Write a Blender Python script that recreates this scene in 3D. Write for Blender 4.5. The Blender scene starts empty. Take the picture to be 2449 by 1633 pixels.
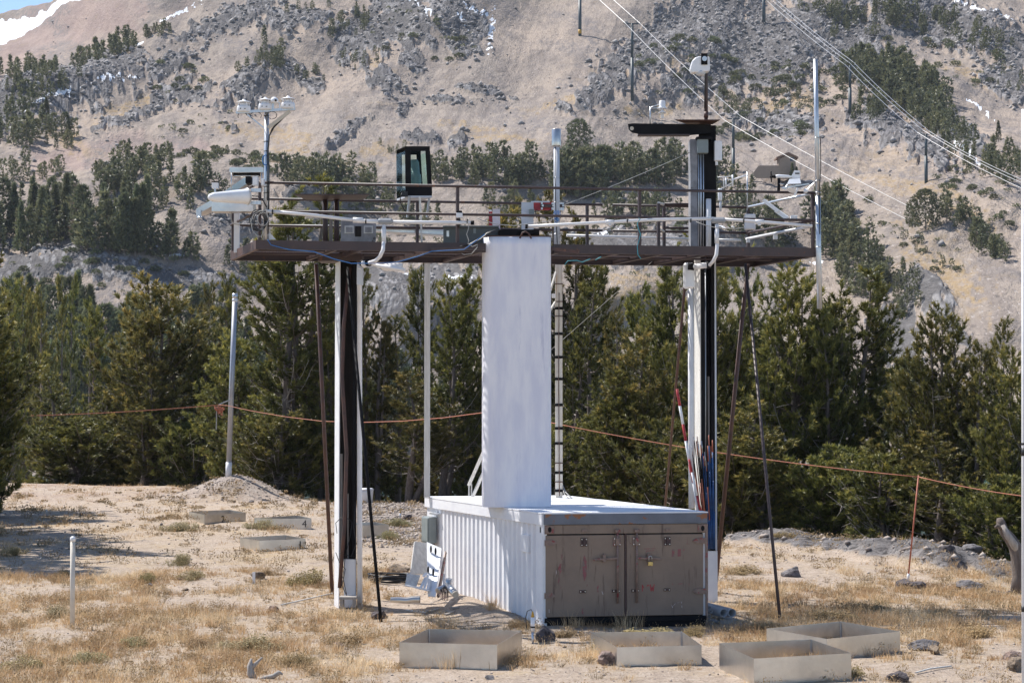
import bpy, bmesh, math, random
import numpy as np
from mathutils import Vector, Matrix
scene = bpy.context.scene
R = math.radians

# ------------------------------------------------------------------ camera, sky, sun, exposure
FOC, PXW, PXH, HOR = 4500.0, 2449.0, 1633.0, 984.0
CAMZ = 3.0
PITCH = math.atan((HOR - PXH / 2) / FOC)
cam_d = bpy.data.cameras.new("camera")
cam = bpy.data.objects.new("camera", cam_d)
scene.collection.objects.link(cam)
cam_d.sensor_width = 36.0
cam_d.lens = 36.0 * FOC / PXW
cam_d.clip_start = 0.5
cam_d.clip_end = 6000
cam.location = (0, 0, CAMZ)
cam.rotation_euler = (math.pi / 2 + PITCH, 0, 0)
scene.camera = cam
SUN_EL, SUN_AZ = R(55), math.atan2(-0.83, 0.557)
world = bpy.data.worlds.new("World")
scene.world = world
world.use_nodes = True
sky = world.node_tree.nodes.new("ShaderNodeTexSky")
sky.sky_type = 'NISHITA'
sky.sun_disc = False
sky.sun_elevation = SUN_EL
sky.sun_rotation = SUN_AZ
sky.altitude = 2800
bg = world.node_tree.nodes["Background"]
bg.inputs[1].default_value = 0.13
world.node_tree.links.new(sky.outputs[0], bg.inputs[0])
sun_d = bpy.data.lights.new("sun", 'SUN')
sun_d.energy = 5.0
sun_d.angle = R(0.5)
sun_d.color = (1.0, 0.955, 0.89)
sun = bpy.data.objects.new("sun", sun_d)
scene.collection.objects.link(sun)
LD = Vector((0.83 * math.cos(SUN_EL), -0.557 * math.cos(SUN_EL), -math.sin(SUN_EL)))
sun.rotation_euler = LD.to_track_quat('-Z', 'Y').to_euler()
scene.view_settings.view_transform = 'Standard'
scene.view_settings.look = 'None'
scene.view_settings.exposure = 0.60
scene.view_settings.gamma = 1.0
scene.view_settings.use_curve_mapping = False

# ------------------------------------------------------------------ turning picture points into places
def P(px, py, D):
    a = (px - PXW / 2) / FOC
    b = (PXH / 2 - py) / FOC
    y = math.cos(PITCH) - b * math.sin(PITCH)
    z = math.sin(PITCH) + b * math.cos(PITCH)
    k = D / y
    return Vector((a * k, D, CAMZ + z * k))

def Pn(px, py, D):
    a = (px - PXW / 2) / FOC
    b = (PXH / 2 - py) / FOC
    y = math.cos(PITCH) - b * math.sin(PITCH)
    z = math.sin(PITCH) + b * math.cos(PITCH)
    k = D / y
    return a * k, D + 0 * k, CAMZ + z * k

def G0(px, py):
    b = (PXH / 2 - py) / FOC
    y = math.cos(PITCH) - b * math.sin(PITCH)
    z = math.sin(PITCH) + b * math.cos(PITCH)
    return P(px, py, -CAMZ * y / z)

# ------------------------------------------------------------------ noise
_rng = np.random.RandomState(7)
_perm = np.tile(_rng.permutation(256), 3)
_gx = np.cos(np.arange(256) * 2.399963)
_gy = np.sin(np.arange(256) * 2.399963)
def pnoise(x, y, s=0):
    x = np.asarray(x, float); y = np.asarray(y, float)
    xi = np.floor(x).astype(int); yi = np.floor(y).astype(int)
    xf = x - xi; yf = y - yi
    u = xf * xf * xf * (xf * (xf * 6 - 15) + 10); v = yf * yf * yf * (yf * (yf * 6 - 15) + 10)
    def g(ix, iy, dx, dy):
        h = _perm[(_perm[(ix + s * 37) & 255] + iy) & 255]
        return _gx[h] * dx + _gy[h] * dy
    n00 = g(xi, yi, xf, yf); n10 = g(xi + 1, yi, xf - 1, yf)
    n01 = g(xi, yi + 1, xf, yf - 1); n11 = g(xi + 1, yi + 1, xf - 1, yf - 1)
    return 1.5 * ((n00 * (1 - u) + n10 * u) * (1 - v) + (n01 * (1 - u) + n11 * u) * v)
def fbm(x, y, o=4, s=0, gain=0.5):
    r = 0; a = 1; f = 1
    for i in range(o):
        r = r + a * pnoise(x * f + i * 17.3, y * f - i * 9.1, s + i); a *= gain; f *= 2.03
    return r
def ridged(x, y, o=4, s=0):
    r = 0; a = 0.55; f = 1
    for i in range(o):
        r = r + a * (1 - 2 * np.abs(pnoise(x * f + i * 5.7, y * f + i * 3.1, s + i))); a *= 0.52; f *= 2.1
    return r
def domes(x, y, s=0):
    """rounded blocks: 1 at a block's middle, 0 in the joints between blocks"""
    xi = np.floor(x).astype(int); yi = np.floor(y).astype(int)
    f1 = np.full(np.shape(x), 9.0); f2 = np.full(np.shape(x), 9.0); hv = np.zeros(np.shape(x))
    for dx in (-1, 0, 1):
        for dy in (-1, 0, 1):
            h = _perm[(_perm[(xi + dx + s * 31) & 255] + yi + dy) & 255]; h2 = _perm[h + 57]
            d = (xi + dx + .5 + .9 * (h / 255.0 - .5) - x) ** 2 + (yi + dy + .5 + .9 * (h2 / 255.0 - .5) - y) ** 2
            nw = d < f1
            f2 = np.where(nw, f1, np.minimum(f2, d)); hv = np.where(nw, _perm[h2 + 91] / 255.0, hv); f1 = np.where(nw, d, f1)
    e = np.sqrt(f2) - np.sqrt(f1)
    return np.clip(e * 2.2, 0, 1) ** .6 * (.35 + .65 * hv)
def sstep(a, b, x):
    t = np.clip((x - a) / (b - a), 0, 1)
    return t * t * (3 - 2 * t)

# ------------------------------------------------------------------ object helpers
COL = scene.collection
LOC = {}
def tagit(o, label=None, cat=None, group=None, kind=None):
    if label: o["label"] = label
    if cat: o["category"] = cat
    if group: o["group"] = group
    if kind: o["kind"] = kind
    return o
def thing(name, label, cat, loc, group=None):
    o = bpy.data.objects.new(name, None)
    o.empty_display_size = 0.1
    o.location = Vector(loc)
    LOC[o.name] = Vector(loc)
    COL.objects.link(o)
    return tagit(o, label, cat, group)
def np_mesh(name, V, F, mats=(), attr=None, smooth=False, midx=None):
    V = np.ascontiguousarray(V, dtype=np.float32); F = np.ascontiguousarray(F, dtype=np.int32)
    m = bpy.data.meshes.new(name)
    m.vertices.add(len(V)); m.vertices.foreach_set("co", V.ravel())
    k = F.shape[1]
    m.loops.add(F.size); m.loops.foreach_set("vertex_index", F.ravel())
    m.polygons.add(len(F))
    m.polygons.foreach_set("loop_start", np.arange(0, F.size, k, dtype=np.int32))
    if smooth: m.polygons.foreach_set("use_smooth", np.ones(len(F), bool))
    for q in mats: m.materials.append(q)
    if midx is not None: m.polygons.foreach_set("material_index", np.asarray(midx, dtype=np.int32))
    if attr:
        for an, av in attr.items():
            av = np.asarray(av, dtype=np.float32)
            if av.ndim == 1:
                A = m.attributes.new(an, 'FLOAT', 'POINT'); A.data.foreach_set("value", av)
            else:
                A = m.attributes.new(an, 'FLOAT_COLOR', 'POINT'); A.data.foreach_set("color", av.ravel())
    m.update(calc_edges=True)
    return m
def link(name, mesh, parent=None, loc=(0, 0, 0)):
    o = bpy.data.objects.new(name, mesh)
    COL.objects.link(o)
    o.location = loc
    if parent is not None: o.parent = parent
    LOC[o.name] = Vector(loc) + (LOC[parent.name] if parent is not None else Vector((0, 0, 0)))
    return o

class MB:
    def __init__(s): s.v = []; s.f = []; s.sm = []
    def add(s, vs, fs, smooth=False):
        n = len(s.v); s.v += [Vector(p) for p in vs]
        for f in fs: s.f.append([i + n for i in f]); s.sm.append(smooth)
        return s
    def hexa(s, b, t):
        """eight corners: four of one end, four of the other"""
        return s.add(list(b) + list(t), [(3, 2, 1, 0), (4, 5, 6, 7), (0, 1, 5, 4), (1, 2, 6, 5), (2, 3, 7, 6), (3, 0, 4, 7)])
    def box(s, c, sx, sy, sz, ax=None):
        ax = ax or (Vector((1, 0, 0)), Vector((0, 1, 0)), Vector((0, 0, 1)))
        c = Vector(c); X = ax[0] * sx / 2; Y = ax[1] * sy / 2; Z = ax[2] * sz / 2
        return s.hexa([c - X - Y - Z, c + X - Y - Z, c + X + Y - Z, c - X + Y - Z], [c - X - Y + Z, c + X - Y + Z, c + X + Y + Z, c - X + Y + Z])
    def pbox(s, x0, y0, x1, y1, D, dep):
        """a box whose near face spans the two picture points at distance D"""
        a = P(x0, y1, D); b = P(x1, y0, D)
        q = [Vector((a.x, D, a.z)), Vector((b.x, D, a.z)), Vector((b.x, D + dep, a.z)), Vector((a.x, D + dep, a.z))]
        h = Vector((0, 0, b.z - a.z))
        return s.hexa(q, [p + h for p in q])
    def beam(s, p0, p1, w, h, up=Vector((0, 0, 1))):
        p0 = Vector(p0); p1 = Vector(p1); d = (p1 - p0).normalized()
        if abs(d.dot(up)) > 0.95: up = Vector((0, 1, 0))
        X = d.cross(up).normalized() * w / 2; Y = X.cross(d).normalized() * h / 2
        return s.hexa([p0 - X - Y, p0 + X - Y, p0 + X + Y, p0 - X + Y], [p1 - X - Y, p1 + X - Y, p1 + X + Y, p1 - X + Y])
    def tube(s, pts, r, n=10, r1=None, caps=True):
        pts = [Vector(p) for p in pts]; m = len(pts)
        rr = [r if r1 is None else r + (r1 - r) * i / (m - 1) for i in range(m)] if not isinstance(r, (list, tuple)) else r
        vs = []; prev = None
        for i, p in enumerate(pts):
            d = (pts[min(i + 1, m - 1)] - pts[max(i - 1, 0)]).normalized()
            if prev is None:
                a = d.orthogonal().normalized()
            else:
                a = prev - d * prev.dot(d)
                a = a.normalized() if a.length > 1e-6 else d.orthogonal().normalized()
            prev = a; b = d.cross(a)
            for k in range(n):
                t = 2 * math.pi * k / n
                vs.append(p + (a * math.cos(t) + b * math.sin(t)) * rr[i])
        fs = []
        for i in range(m - 1):
            for k in range(n):
                k2 = (k + 1) % n
                fs.append((i * n + k, i * n + k2, (i + 1) * n + k2, (i + 1) * n + k))
        s.add(vs, fs, n > 5)
        if caps:
            s.add(vs[:n], [tuple(range(n - 1, -1, -1))]); s.add(vs[-n:], [tuple(range(n))])
        return s
    def lathe(s, base, prof, n=16, axis=Vector((0, 0, 1))):
        axis = Vector(axis).normalized(); a = axis.orthogonal().normalized(); b = axis.cross(a); base = Vector(base)
        vs = []
        for (r, h) in prof:
            for k in range(n):
                t = 2 * math.pi * k / n
                vs.append(base + axis * h + (a * math.cos(t) + b * math.sin(t)) * max(r, 1e-4))
        fs = [(i * n + k, i * n + (k + 1) % n, (i + 1) * n + (k + 1) % n, (i + 1) * n + k) for i in range(len(prof) - 1) for k in range(n)]
        s.add(vs, fs, True)
        s.add(vs[:n], [tuple(range(n - 1, -1, -1))]); s.add(vs[-n:], [tuple(range(n))])
        return s
    def prism(s, poly, off):
        off = Vector(off); n = len(poly); poly = [Vector(p) for p in poly]
        return s.add(poly + [p + off for p in poly], [tuple(range(n)), tuple(range(2 * n - 1, n - 1, -1))] + [(i, i + n, (i + 1) % n + n, (i + 1) % n) for i in range(n)])
    def build(s, name, mat, parent=None, label=None, kind=None, loc=None, bevel=0.0):
        base = LOC[parent.name] if parent is not None else Vector(loc if loc is not None else (0, 0, 0))
        m = bpy.data.meshes.new(name)
        m.from_pydata([tuple(v - base) for v in s.v], [], s.f)
        m.polygons.foreach_set("use_smooth", s.sm)
        m.update()
        bm = bmesh.new(); bm.from_mesh(m)
        bmesh.ops.remove_doubles(bm, verts=bm.verts, dist=1e-5)
        bmesh.ops.recalc_face_normals(bm, faces=bm.faces)
        if bevel: bmesh.ops.bevel(bm, geom=[e for e in bm.edges if len(e.link_faces) == 2 and e.calc_face_angle(0) > 0.6], offset=bevel, segments=1, affect='EDGES', clamp_overlap=True)
        bm.to_mesh(m); bm.free()
        m.materials.append(mat)
        o = link(name, m, parent, (0, 0, 0) if parent is not None else base)
        if parent is None: LOC[o.name] = Vector(base)
        return tagit(o, label, None, None, kind)

# ------------------------------------------------------------------ materials
def newmat(name):
    m = bpy.data.materials.new(name); m.use_nodes = True
    nt = m.node_tree; b = nt.nodes["Principled BSDF"]
    return m, nt, b
def nd(nt, t, **kw):
    n = nt.nodes.new(t)
    for k, v in kw.items():
        if k in n.inputs.keys(): n.inputs[k].default_value = v
        else: setattr(n, k, v)
    return n
def noise(nt, vec, scale, detail=4, rough=0.6, dist=0):
    n = nd(nt, "ShaderNodeTexNoise"); n.inputs["Scale"].default_value = scale; n.inputs["Detail"].default_value = detail
    n.inputs["Roughness"].default_value = rough; n.inputs["Distortion"].default_value = dist
    if vec is not None: nt.links.new(vec, n.inputs["Vector"])
    return n.outputs["Fac"]
def ramp(nt, fac, a, b):
    n = nd(nt, "ShaderNodeMapRange"); n.interpolation_type = 'SMOOTHSTEP'
    n.inputs[1].default_value = a; n.inputs[2].default_value = b
    nt.links.new(fac, n.inputs[0]); return n.outputs[0]
def mix(nt, fac, c1, c2):
    n = nd(nt, "ShaderNodeMix", data_type='RGBA')
    for s_, i in ((fac, 0), (c1, 6), (c2, 7)):
        if isinstance(s_, (int, float)): n.inputs[i].default_value = s_
        elif isinstance(s_, tuple): n.inputs[i].default_value = (*s_, 1) if len(s_) == 3 else s_
        else: nt.links.new(s_, n.inputs[i])
    return n.outputs[2]
def mth(nt, op, a, b=None):
    n = nd(nt, "ShaderNodeMath", operation=op)
    for i, s_ in enumerate((a, b)):
        if s_ is None: continue
        if isinstance(s_, (int, float)): n.inputs[i].default_value = s_
        else: nt.links.new(s_, n.inputs[i])
    return n.outputs[0]
def bump(nt, b, h, dist, strength=1.0):
    n = nd(nt, "ShaderNodeBump"); n.inputs["Strength"].default_value = strength; n.inputs["Distance"].default_value = dist
    nt.links.new(h, n.inputs["Height"]); nt.links.new(n.outputs[0], b.inputs["Normal"])
def mat(name, col, col2=None, scale=4.0, rough=0.6, metal=0.0, chips=None, bmp=0.002, stretch=None, streak=None, spec=None):
    """two-tone worn surface; chips = (colour, threshold, scale)"""
    m, nt, b = newmat(name)
    tc = nd(nt, "ShaderNodeTexCoord"); vec = tc.outputs["Object"]
    if stretch:
        mp = nd(nt, "ShaderNodeMapping"); mp.inputs["Scale"].default_value = stretch
        nt.links.new(vec, mp.inputs[0]); vec = mp.outputs[0]
    f = noise(nt, vec, scale, 6, 0.65)
    c = mix(nt, ramp(nt, f, 0.32, 0.68), tuple(col), tuple(col2 or [x * 0.75 for x in col]))
    if streak:
        mp2 = nd(nt, "ShaderNodeMapping"); mp2.inputs["Scale"].default_value = streak[2]
        nt.links.new(tc.outputs["Object"], mp2.inputs[0])
        c = mix(nt, ramp(nt, noise(nt, mp2.outputs[0], 1.0, 5, 0.7), streak[1], streak[1] + 0.12), c, streak[0])
    if chips:
        g = noise(nt, tc.outputs["Object"], chips[2], 5, 0.6)
        c = mix(nt, ramp(nt, g, chips[1], chips[1] + 0.03), c, chips[0])
    nt.links.new(c, b.inputs["Base Color"])
    b.inputs["Roughness"].default_value = rough; b.inputs["Metallic"].default_value = metal
    if spec is not None: b.inputs["Specular IOR Level"].default_value = spec
    if bmp: bump(nt, b, noise(nt, vec, scale * 6, 4, 0.7), bmp)
    return m
M = {}
M['white'] = mat('white_paint', (.78, .78, .79), (.70, .70, .73), 3.0, .55, chips=((.20, .055, .045), .735, 5.0))
M['white_clean'] = mat('white_enamel', (.80, .80, .81), (.72, .72, .74), 5.0, .4)
M['roof'] = mat('white_roof_paint', (.82, .82, .83), (.74, .74, .76), 1.5, .6, chips=((.45, .38, .36), .74, 3.0))
M['column'] = mat('brushed_white_paint', (.80, .79, .83), (.67, .67, .76), 2.2, .55, stretch=(2.5, 2.5, .55), streak=((.58, .58, .68), .60, (9, 9, 1.1)), chips=((.25, .22, .26), .77, 9.0))
M['pvc'] = mat('white_plastic_pipe', (.76, .75, .75), (.66, .65, .66), 3.0, .35)
M['pvc_gray'] = mat('grey_plastic', (.30, .31, .33), (.25, .26, .28), 3.0, .45)
M['weathered'] = mat('weathered_white_wood', (.66, .64, .60), (.50, .48, .45), 3.0, .8, stretch=(8, 8, .8), chips=((.16, .08, .05), .71, 7.0))
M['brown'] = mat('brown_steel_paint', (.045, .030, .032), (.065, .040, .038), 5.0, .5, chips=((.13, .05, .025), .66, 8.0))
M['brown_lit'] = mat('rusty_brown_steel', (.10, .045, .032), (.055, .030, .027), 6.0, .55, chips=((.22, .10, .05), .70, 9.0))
M['black'] = mat('black_steel', (.008, .008, .010), (.014, .013, .014), 6.0, .7, spec=.15)
M['darkwood'] = mat('stained_timber', (.018, .016, .016), (.035, .030, .027), 4.0, .8, spec=.2, stretch=(7, 7, .6))
M['greywood'] = mat('grey_timber', (.25, .23, .21), (.36, .33, .30), 4.0, .85, stretch=(6, 6, .7))
M['concrete'] = mat('grey_mottled_panel', (.30, .30, .32), (.18, .18, .19), 5.0, .8, chips=((.08, .07, .07), .66, 6.0))
M['galv'] = mat('galvanised_steel', (.62, .64, .67), (.48, .51, .55), 9.0, .38, .75, stretch=(6, 6, 1.2), bmp=.0006)
M['alu'] = mat('sheet_aluminium', (.66, .635, .605), (.50, .485, .47), 2.0, .30, .94, bmp=.002)
M['alu_dull'] = mat('dull_aluminium', (.60, .59, .57), (.44, .44, .45), 5.0, .5, .8)
M['cable'] = mat('black_cable', (.012, .012, .013), (.02, .02, .022), 3.0, .5)
M['cable_white'] = mat('grey_cable', (.45, .44, .40), (.32, .31, .30), 3.0, .5)
M['cable_blue'] = mat('blue_cable', (.02, .10, .32), (.02, .16, .40), 3.0, .45)
M['cable_teal'] = mat('teal_cord', (.03, .25, .32), (.05, .35, .42), 3.0, .5)
M['rope'] = mat('orange_rope', (.50, .16, .09), (.36, .17, .12), 30.0, .8)
M['orange'] = mat('orange_paint', (.48, .13, .07), (.36, .12, .07), 9.0, .6)
M['red'] = mat('red_paint', (.42, .03, .035), (.30, .02, .03), 9.0, .5)
M['blue'] = mat('blue_paint', (.012, .055, .17), (.02, .09, .26), 9.0, .5)
M['tan'] = mat('container_tan_paint', (.25, .182, .135), (.205, .148, .112), 1.7, .55, chips=((.20, .045, .05), .70, 6.0), streak=((.11, .07, .055), .58, (12, 12, 1.0)))
M['header'] = mat('blue_grey_rusty_header', (.15, .165, .20), (.12, .13, .155), 3.0, .6, chips=((.26, .11, .05), .585, 5.5))
M['tan_fit'] = mat('tan_fitting', (.26, .18, .14), (.18, .12, .10), 14.0, .5, chips=((.24, .05, .05), .58, 12.0))
M['dark_fit'] = mat('dark_hardware', (.04, .02, .02), (.07, .03, .03), 14.0, .5)
M['brass'] = mat('brass', (.55, .42, .18), (.40, .30, .12), 12.0, .3, .9)
M['steel'] = mat('bright_steel', (.62, .62, .62), (.45, .45, .45), 12.0, .3, .95)
M['green_box'] = mat('dark_green_grey_box', (.085, .10, .10), (.07, .08, .085), 4.0, .5)
M['grey_box'] = mat('grey_steel_box', (.22, .25, .25), (.17, .20, .20), 4.0, .45)
M['box_light'] = mat('light_grey_enclosure', (.58, .60, .64), (.50, .52, .56), 4.0, .45)
M['beige'] = mat('beige_bracket', (.55, .49, .40), (.45, .40, .33), 4.0, .6)
M['pink_white'] = mat('flaking_red_white_block', (.68, .62, .64), (.60, .52, .56), 6.0, .7, chips=((.40, .08, .08), .60, 9.0))
M['tower_teal'] = mat('dark_teal_tower_paint', (.030, .050, .062), (.045, .065, .075), 1.0, .5)
M['yellow'] = mat('yellow_paint', (.55, .33, .04), (.45, .25, .04), 3.0, .6)
M['stucco'] = mat('tan_stucco', (.34, .26, .20), (.30, .23, .18), 1.0, .9)
M['roofbrown'] = mat('brown_roof', (.22, .13, .09), (.17, .10, .07), 1.0, .8)
M['window_dark'] = mat('dark_window', (.03, .05, .09), (.05, .07, .12), 1.0, .15)
M['bark'] = mat('grey_brown_bark', (.13, .10, .085), (.23, .19, .165), 5.0, .9, stretch=(4, 4, 1), bmp=.02)
M['deadwood'] = mat('bleached_dead_wood', (.46, .42, .38), (.30, .26, .23), 5.0, .85, stretch=(5, 5, 1), bmp=.01)
M['ink'] = mat('black_lettering', (.015, .015, .015), (.02, .02, .02), 3.0, .6)
def glassmat():
    m, nt, b = newmat('clear_pane')
    b.inputs["Base Color"].default_value = (.75, .92, .88, 1); b.inputs["Roughness"].default_value = .03
    b.inputs["Transmission Weight"].default_value = 1.0; b.inputs["IOR"].default_value = 1.1
    return m
M['glass'] = glassmat()
M['cream'] = mat('cream_plastic', (.68, .62, .53), (.60, .54, .46), 3.0, .45)
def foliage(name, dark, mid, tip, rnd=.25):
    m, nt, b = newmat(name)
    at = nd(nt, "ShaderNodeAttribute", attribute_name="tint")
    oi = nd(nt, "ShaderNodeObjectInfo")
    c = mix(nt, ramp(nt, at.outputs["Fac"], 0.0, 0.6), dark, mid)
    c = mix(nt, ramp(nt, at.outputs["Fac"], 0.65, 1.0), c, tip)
    hs = nd(nt, "ShaderNodeHueSaturation")
    mr = nd(nt, "ShaderNodeMapRange"); mr.inputs[3].default_value = 1 - rnd; mr.inputs[4].default_value = 1 + rnd
    nt.links.new(oi.outputs["Random"], mr.inputs[0]); nt.links.new(mr.outputs[0], hs.inputs["Value"])
    m2 = nd(nt, "ShaderNodeMapRange"); m2.inputs[3].default_value = .475; m2.inputs[4].default_value = .515
    nt.links.new(mth(nt, 'FRACT', mth(nt, 'MULTIPLY', oi.outputs["Random"], 7.31)), m2.inputs[0]); nt.links.new(m2.outputs[0], hs.inputs["Hue"])
    nt.links.new(c, hs.inputs["Color"])
    nt.links.new(hs.outputs[0], b.inputs["Base Color"]); b.inputs["Roughness"].default_value = .5
    b.inputs["Specular IOR Level"].default_value = .45
    # thin needles let some light through
    tr = nd(nt, "ShaderNodeBsdfTranslucent"); nt.links.new(hs.outputs[0], tr.inputs[0])
    ms = nd(nt, "ShaderNodeMixShader"); ms.inputs[0].default_value = .28
    nt.links.new(b.outputs[0], ms.inputs[1]); nt.links.new(tr.outputs[0], ms.inputs[2])
    nt.links.new(ms.outputs[0], nt.nodes["Material Output"].inputs[0])
    return m
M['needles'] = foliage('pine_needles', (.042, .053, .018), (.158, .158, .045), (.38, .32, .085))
M['needles_far'] = foliage('distant_conifer_needles', (.085, .100, .058), (.185, .198, .100), (.29, .28, .14), .35)
M['needles_dead'] = foliage('dead_conifer_needles', (.16, .11, .09), (.22, .16, .13), (.26, .2, .16), .15)
M['grass'] = foliage('dry_grass', (.44, .31, .145), (.66, .50, .25), (.84, .72, .45), .1)
M['scrub'] = foliage('dry_scrub', (.17, .14, .07), (.46, .35, .16), (.76, .62, .33), .1)
M['sage'] = foliage('grey_green_scrub', (.20, .18, .09), (.42, .36, .17), (.70, .60, .30), .1)
def rockmat(name, c1, c2, sc=6.0):
    return mat(name, c1, tuple(x * .8 for x in c2), sc, .9, bmp=.05, chips=(tuple(x * .35 for x in c1), .56, sc * 1.8))
M['rock_grey'] = rockmat('grey_rock', (.25, .23, .23), (.15, .14, .145))
M['rock_tan'] = rockmat('tan_rock', (.36, .27, .19), (.24, .18, .13))
M['rock_pink'] = rockmat('pinkish_rock', (.42, .30, .25), (.30, .23, .20))
M['rock_dark'] = rockmat('dark_rock', (.17, .14, .14), (.09, .08, .085))
# ------------------------------------------------------------------ near ground
def crest(px):
    return np.interp(px, [-3000, 0, 400, 700, 1000, 1400, 1700, 1850, 2050, 2250, 2449, 3200], [84, 84, 82, 68, 67, 56, 47, 47.5, 45, 41.5, 37.5, 33])
MOUND = P(560, 1188, 65.5)
def rockband(px, Y):
    lo = np.interp(px, [1650, 1740, 1900, 2050, 2250, 2449, 2700], [60, 44.1, 41.5, 38.6, 34.8, 32.6, 30])
    return sstep(0, 1, (Y - lo + 1.2 * pnoise(px / 60, Y / 1.6, 5)) / 1.5) * sstep(1640, 1760, px)
def gz(X, Y):
    X = np.asarray(X, float); Y = np.asarray(Y, float)
    Yc = np.maximum(Y, 6)
    px = X / Yc * FOC + PXW / 2
    dc = crest(px)
    z = .05 * fbm(X / 3.1, Y / 3.1, 3, 2) * sstep(12, 30, Y) + .10 * pnoise(X / 11, Y / 11, 4) * sstep(40, 60, Y) + .010 * fbm(X * 2.2, Y * 2.2, 3, 8)
    t = (Y - dc) * .22
    z = z - np.where(t > 8, t, np.log1p(np.exp(np.clip(t * 2.2, -30, 17.6))) / 2.2) * 1.0
    rb = rockband(px, Y)
    z = z + rb * (.08 + .26 * (ridged(X / 2.4 + .3 * Y, Y / 1.1, 5, 3) - .2) + .22 * np.maximum(0, fbm(X / 3.2, Y / 2.6, 2, 9)))
    r2 = ((X - MOUND.x) / 1.75) ** 2 + ((Y - MOUND.y - .2) / 2.2) ** 2
    z = z + .80 * np.exp(-r2 * 1.25) * (1 + .05 * fbm(X * 1.3, Y * 1.3, 3, 6))
    # sand banked against the long wall of the container
    u = (X - .40) * math.cos(R(20)) + (Y - 26.3) * math.sin(R(20)); v = -(X - .40) * math.sin(R(20)) + (Y - 26.3) * math.cos(R(20))
    z = z + .13 * np.exp(-((u + .15) / .45) ** 2) * sstep(.5, 1.6, v) * sstep(7, 5, v) * (1 + .4 * pnoise(X * 2, Y * 2, 3))
    return z
def G(px, py):
    """where the line of sight through a picture point meets the near ground"""
    p = G0(px, py)
    for _ in range(4):
        z = float(gz(p.x, p.y))
        b = (PXH / 2 - py) / FOC
        y = math.cos(PITCH) - b * math.sin(PITCH); zz = math.sin(PITCH) + b * math.cos(PITCH)
        p = P(px, py, (z - CAMZ) * y / zz)
    return Vector((p.x, p.y, float(gz(p.x, p.y))))
def GD(px, D):
    x = (px - PXW / 2) / FOC * D
    return Vector((x, D, float(gz(x, D))))

ys = np.concatenate([np.linspace(-25, 14, 14)[:-1], np.geomspace(14, 70, 430), np.geomspace(70.3, 150, 60)])
s_ = np.concatenate([np.linspace(-7500, -1500, 24)[:-1], np.linspace(-1500, 1500, 520), np.linspace(1500, 7500, 24)[1:]]) / FOC
YY, SS = np.meshgrid(ys, s_, indexing='ij')
XX = SS * np.maximum(YY, 20)
ZZ = gz(XX, YY)
nr, nc = XX.shape
V = np.stack([XX, YY, ZZ], -1).reshape(-1, 3)
ii, jj = np.meshgrid(np.arange(nr - 1), np.arange(nc - 1), indexing='ij')
a = (ii * nc + jj).ravel()
F = np.stack([a, a + 1, a + nc + 1, a + nc], -1)
PXg = XX / np.maximum(YY, 6) * FOC + PXW / 2
def veg(px, X, Y):
    """how thick the dry grass stands"""
    py = HOR + 3 * FOC / Y
    base = .33 + .62 * fbm(X / 1.5, Y / 2.2, 4, 11) + .22 * pnoise(X / .5, Y / .5, 14)
    base = base + .36 * sstep(1700, 1850, px) * sstep(33.5, 31, Y) * sstep(23.2, 26, Y)
    base = base + .30 * np.exp(-(((px - 620) / 330) ** 2 + ((py - 1560) / 62) ** 2)) + .16 * np.exp(-(((px - 200) / 220) ** 2 + ((py - 1570) / 60) ** 2))
    base = base + .15 * sstep(40, 30, Y) * sstep(1000, 800, px) - .17 * sstep(44, 62, Y)
    base = base - .5 * np.exp(-(((px - 1080) / 190) ** 2 + ((py - 1450) / 42) ** 2)) - .3 * np.exp(-(((px - 1350) / 130) ** 2 + ((py - 1560) / 35) ** 2)) - .3 * np.exp(-(((px - 2280) / 170) ** 2 + ((py - 1600) / 45) ** 2))
    return np.clip(base, 0, 1)
vg = veg(PXg, XX, YY)
rb = rockband(PXg, YY)
litter = sstep(60, 68, YY) * sstep(760, 560, PXg) * np.clip(.5 + fbm(XX / 2.5, YY / 4, 3, 21), 0, 1)
mnd = np.exp(-(((XX - MOUND.x) / 1.9) ** 2 + ((YY - MOUND.y) / 2.3) ** 2))
gravel = sstep(700, 900, PXg) * sstep(40, 46, YY) * sstep(1500, 1300, PXg) + np.exp(-(((XX - MOUND.x) / 1.9) ** 2 + ((YY - MOUND.y) / 2.3) ** 2))
ga = np.stack([vg, rb, litter, np.clip(gravel, 0, 1)], -1).reshape(-1, 4)
m, nt, b = newmat('sandy_ground')
tc = nd(nt, "ShaderNodeTexCoord").outputs["Object"]
at = nd(nt, "ShaderNodeAttribute", attribute_name="mask")
sp = nd(nt, "ShaderNodeSeparateColor"); nt.links.new(at.outputs["Color"], sp.inputs[0])
n1 = noise(nt, tc, .9, 6, .65); n2 = noise(nt, tc, 5, 8, .8); n3 = noise(nt, tc, 26, 4, .75)
c = mix(nt, ramp(nt, n1, .35, .65), (.45, .352, .268), (.385, .302, .232))
c = mix(nt, ramp(nt, n2, .50, .66), c, (.22, .165, .13))
c = mix(nt, ramp(nt, n2, .47, .34), c, (.53, .45, .38))
c = mix(nt, mth(nt, 'MULTIPLY', ramp(nt, n3, .55, .63), .8), c, (.11, .085, .075))
c = mix(nt, mth(nt, 'MULTIPLY', ramp(nt, n3, .43, .36), .6), c, (.58, .52, .46))
c = mix(nt, mth(nt, 'MULTIPLY', sp.outputs[0], ramp(nt, noise(nt, tc, 6, 5, .8), .38, .6)), c, (.44, .32, .17))
c = mix(nt, mth(nt, 'MULTIPLY', sp.outputs[2], ramp(nt, noise(nt, tc, 5, 5, .8), .40, .62)), c, (.22, .12, .08))
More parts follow.
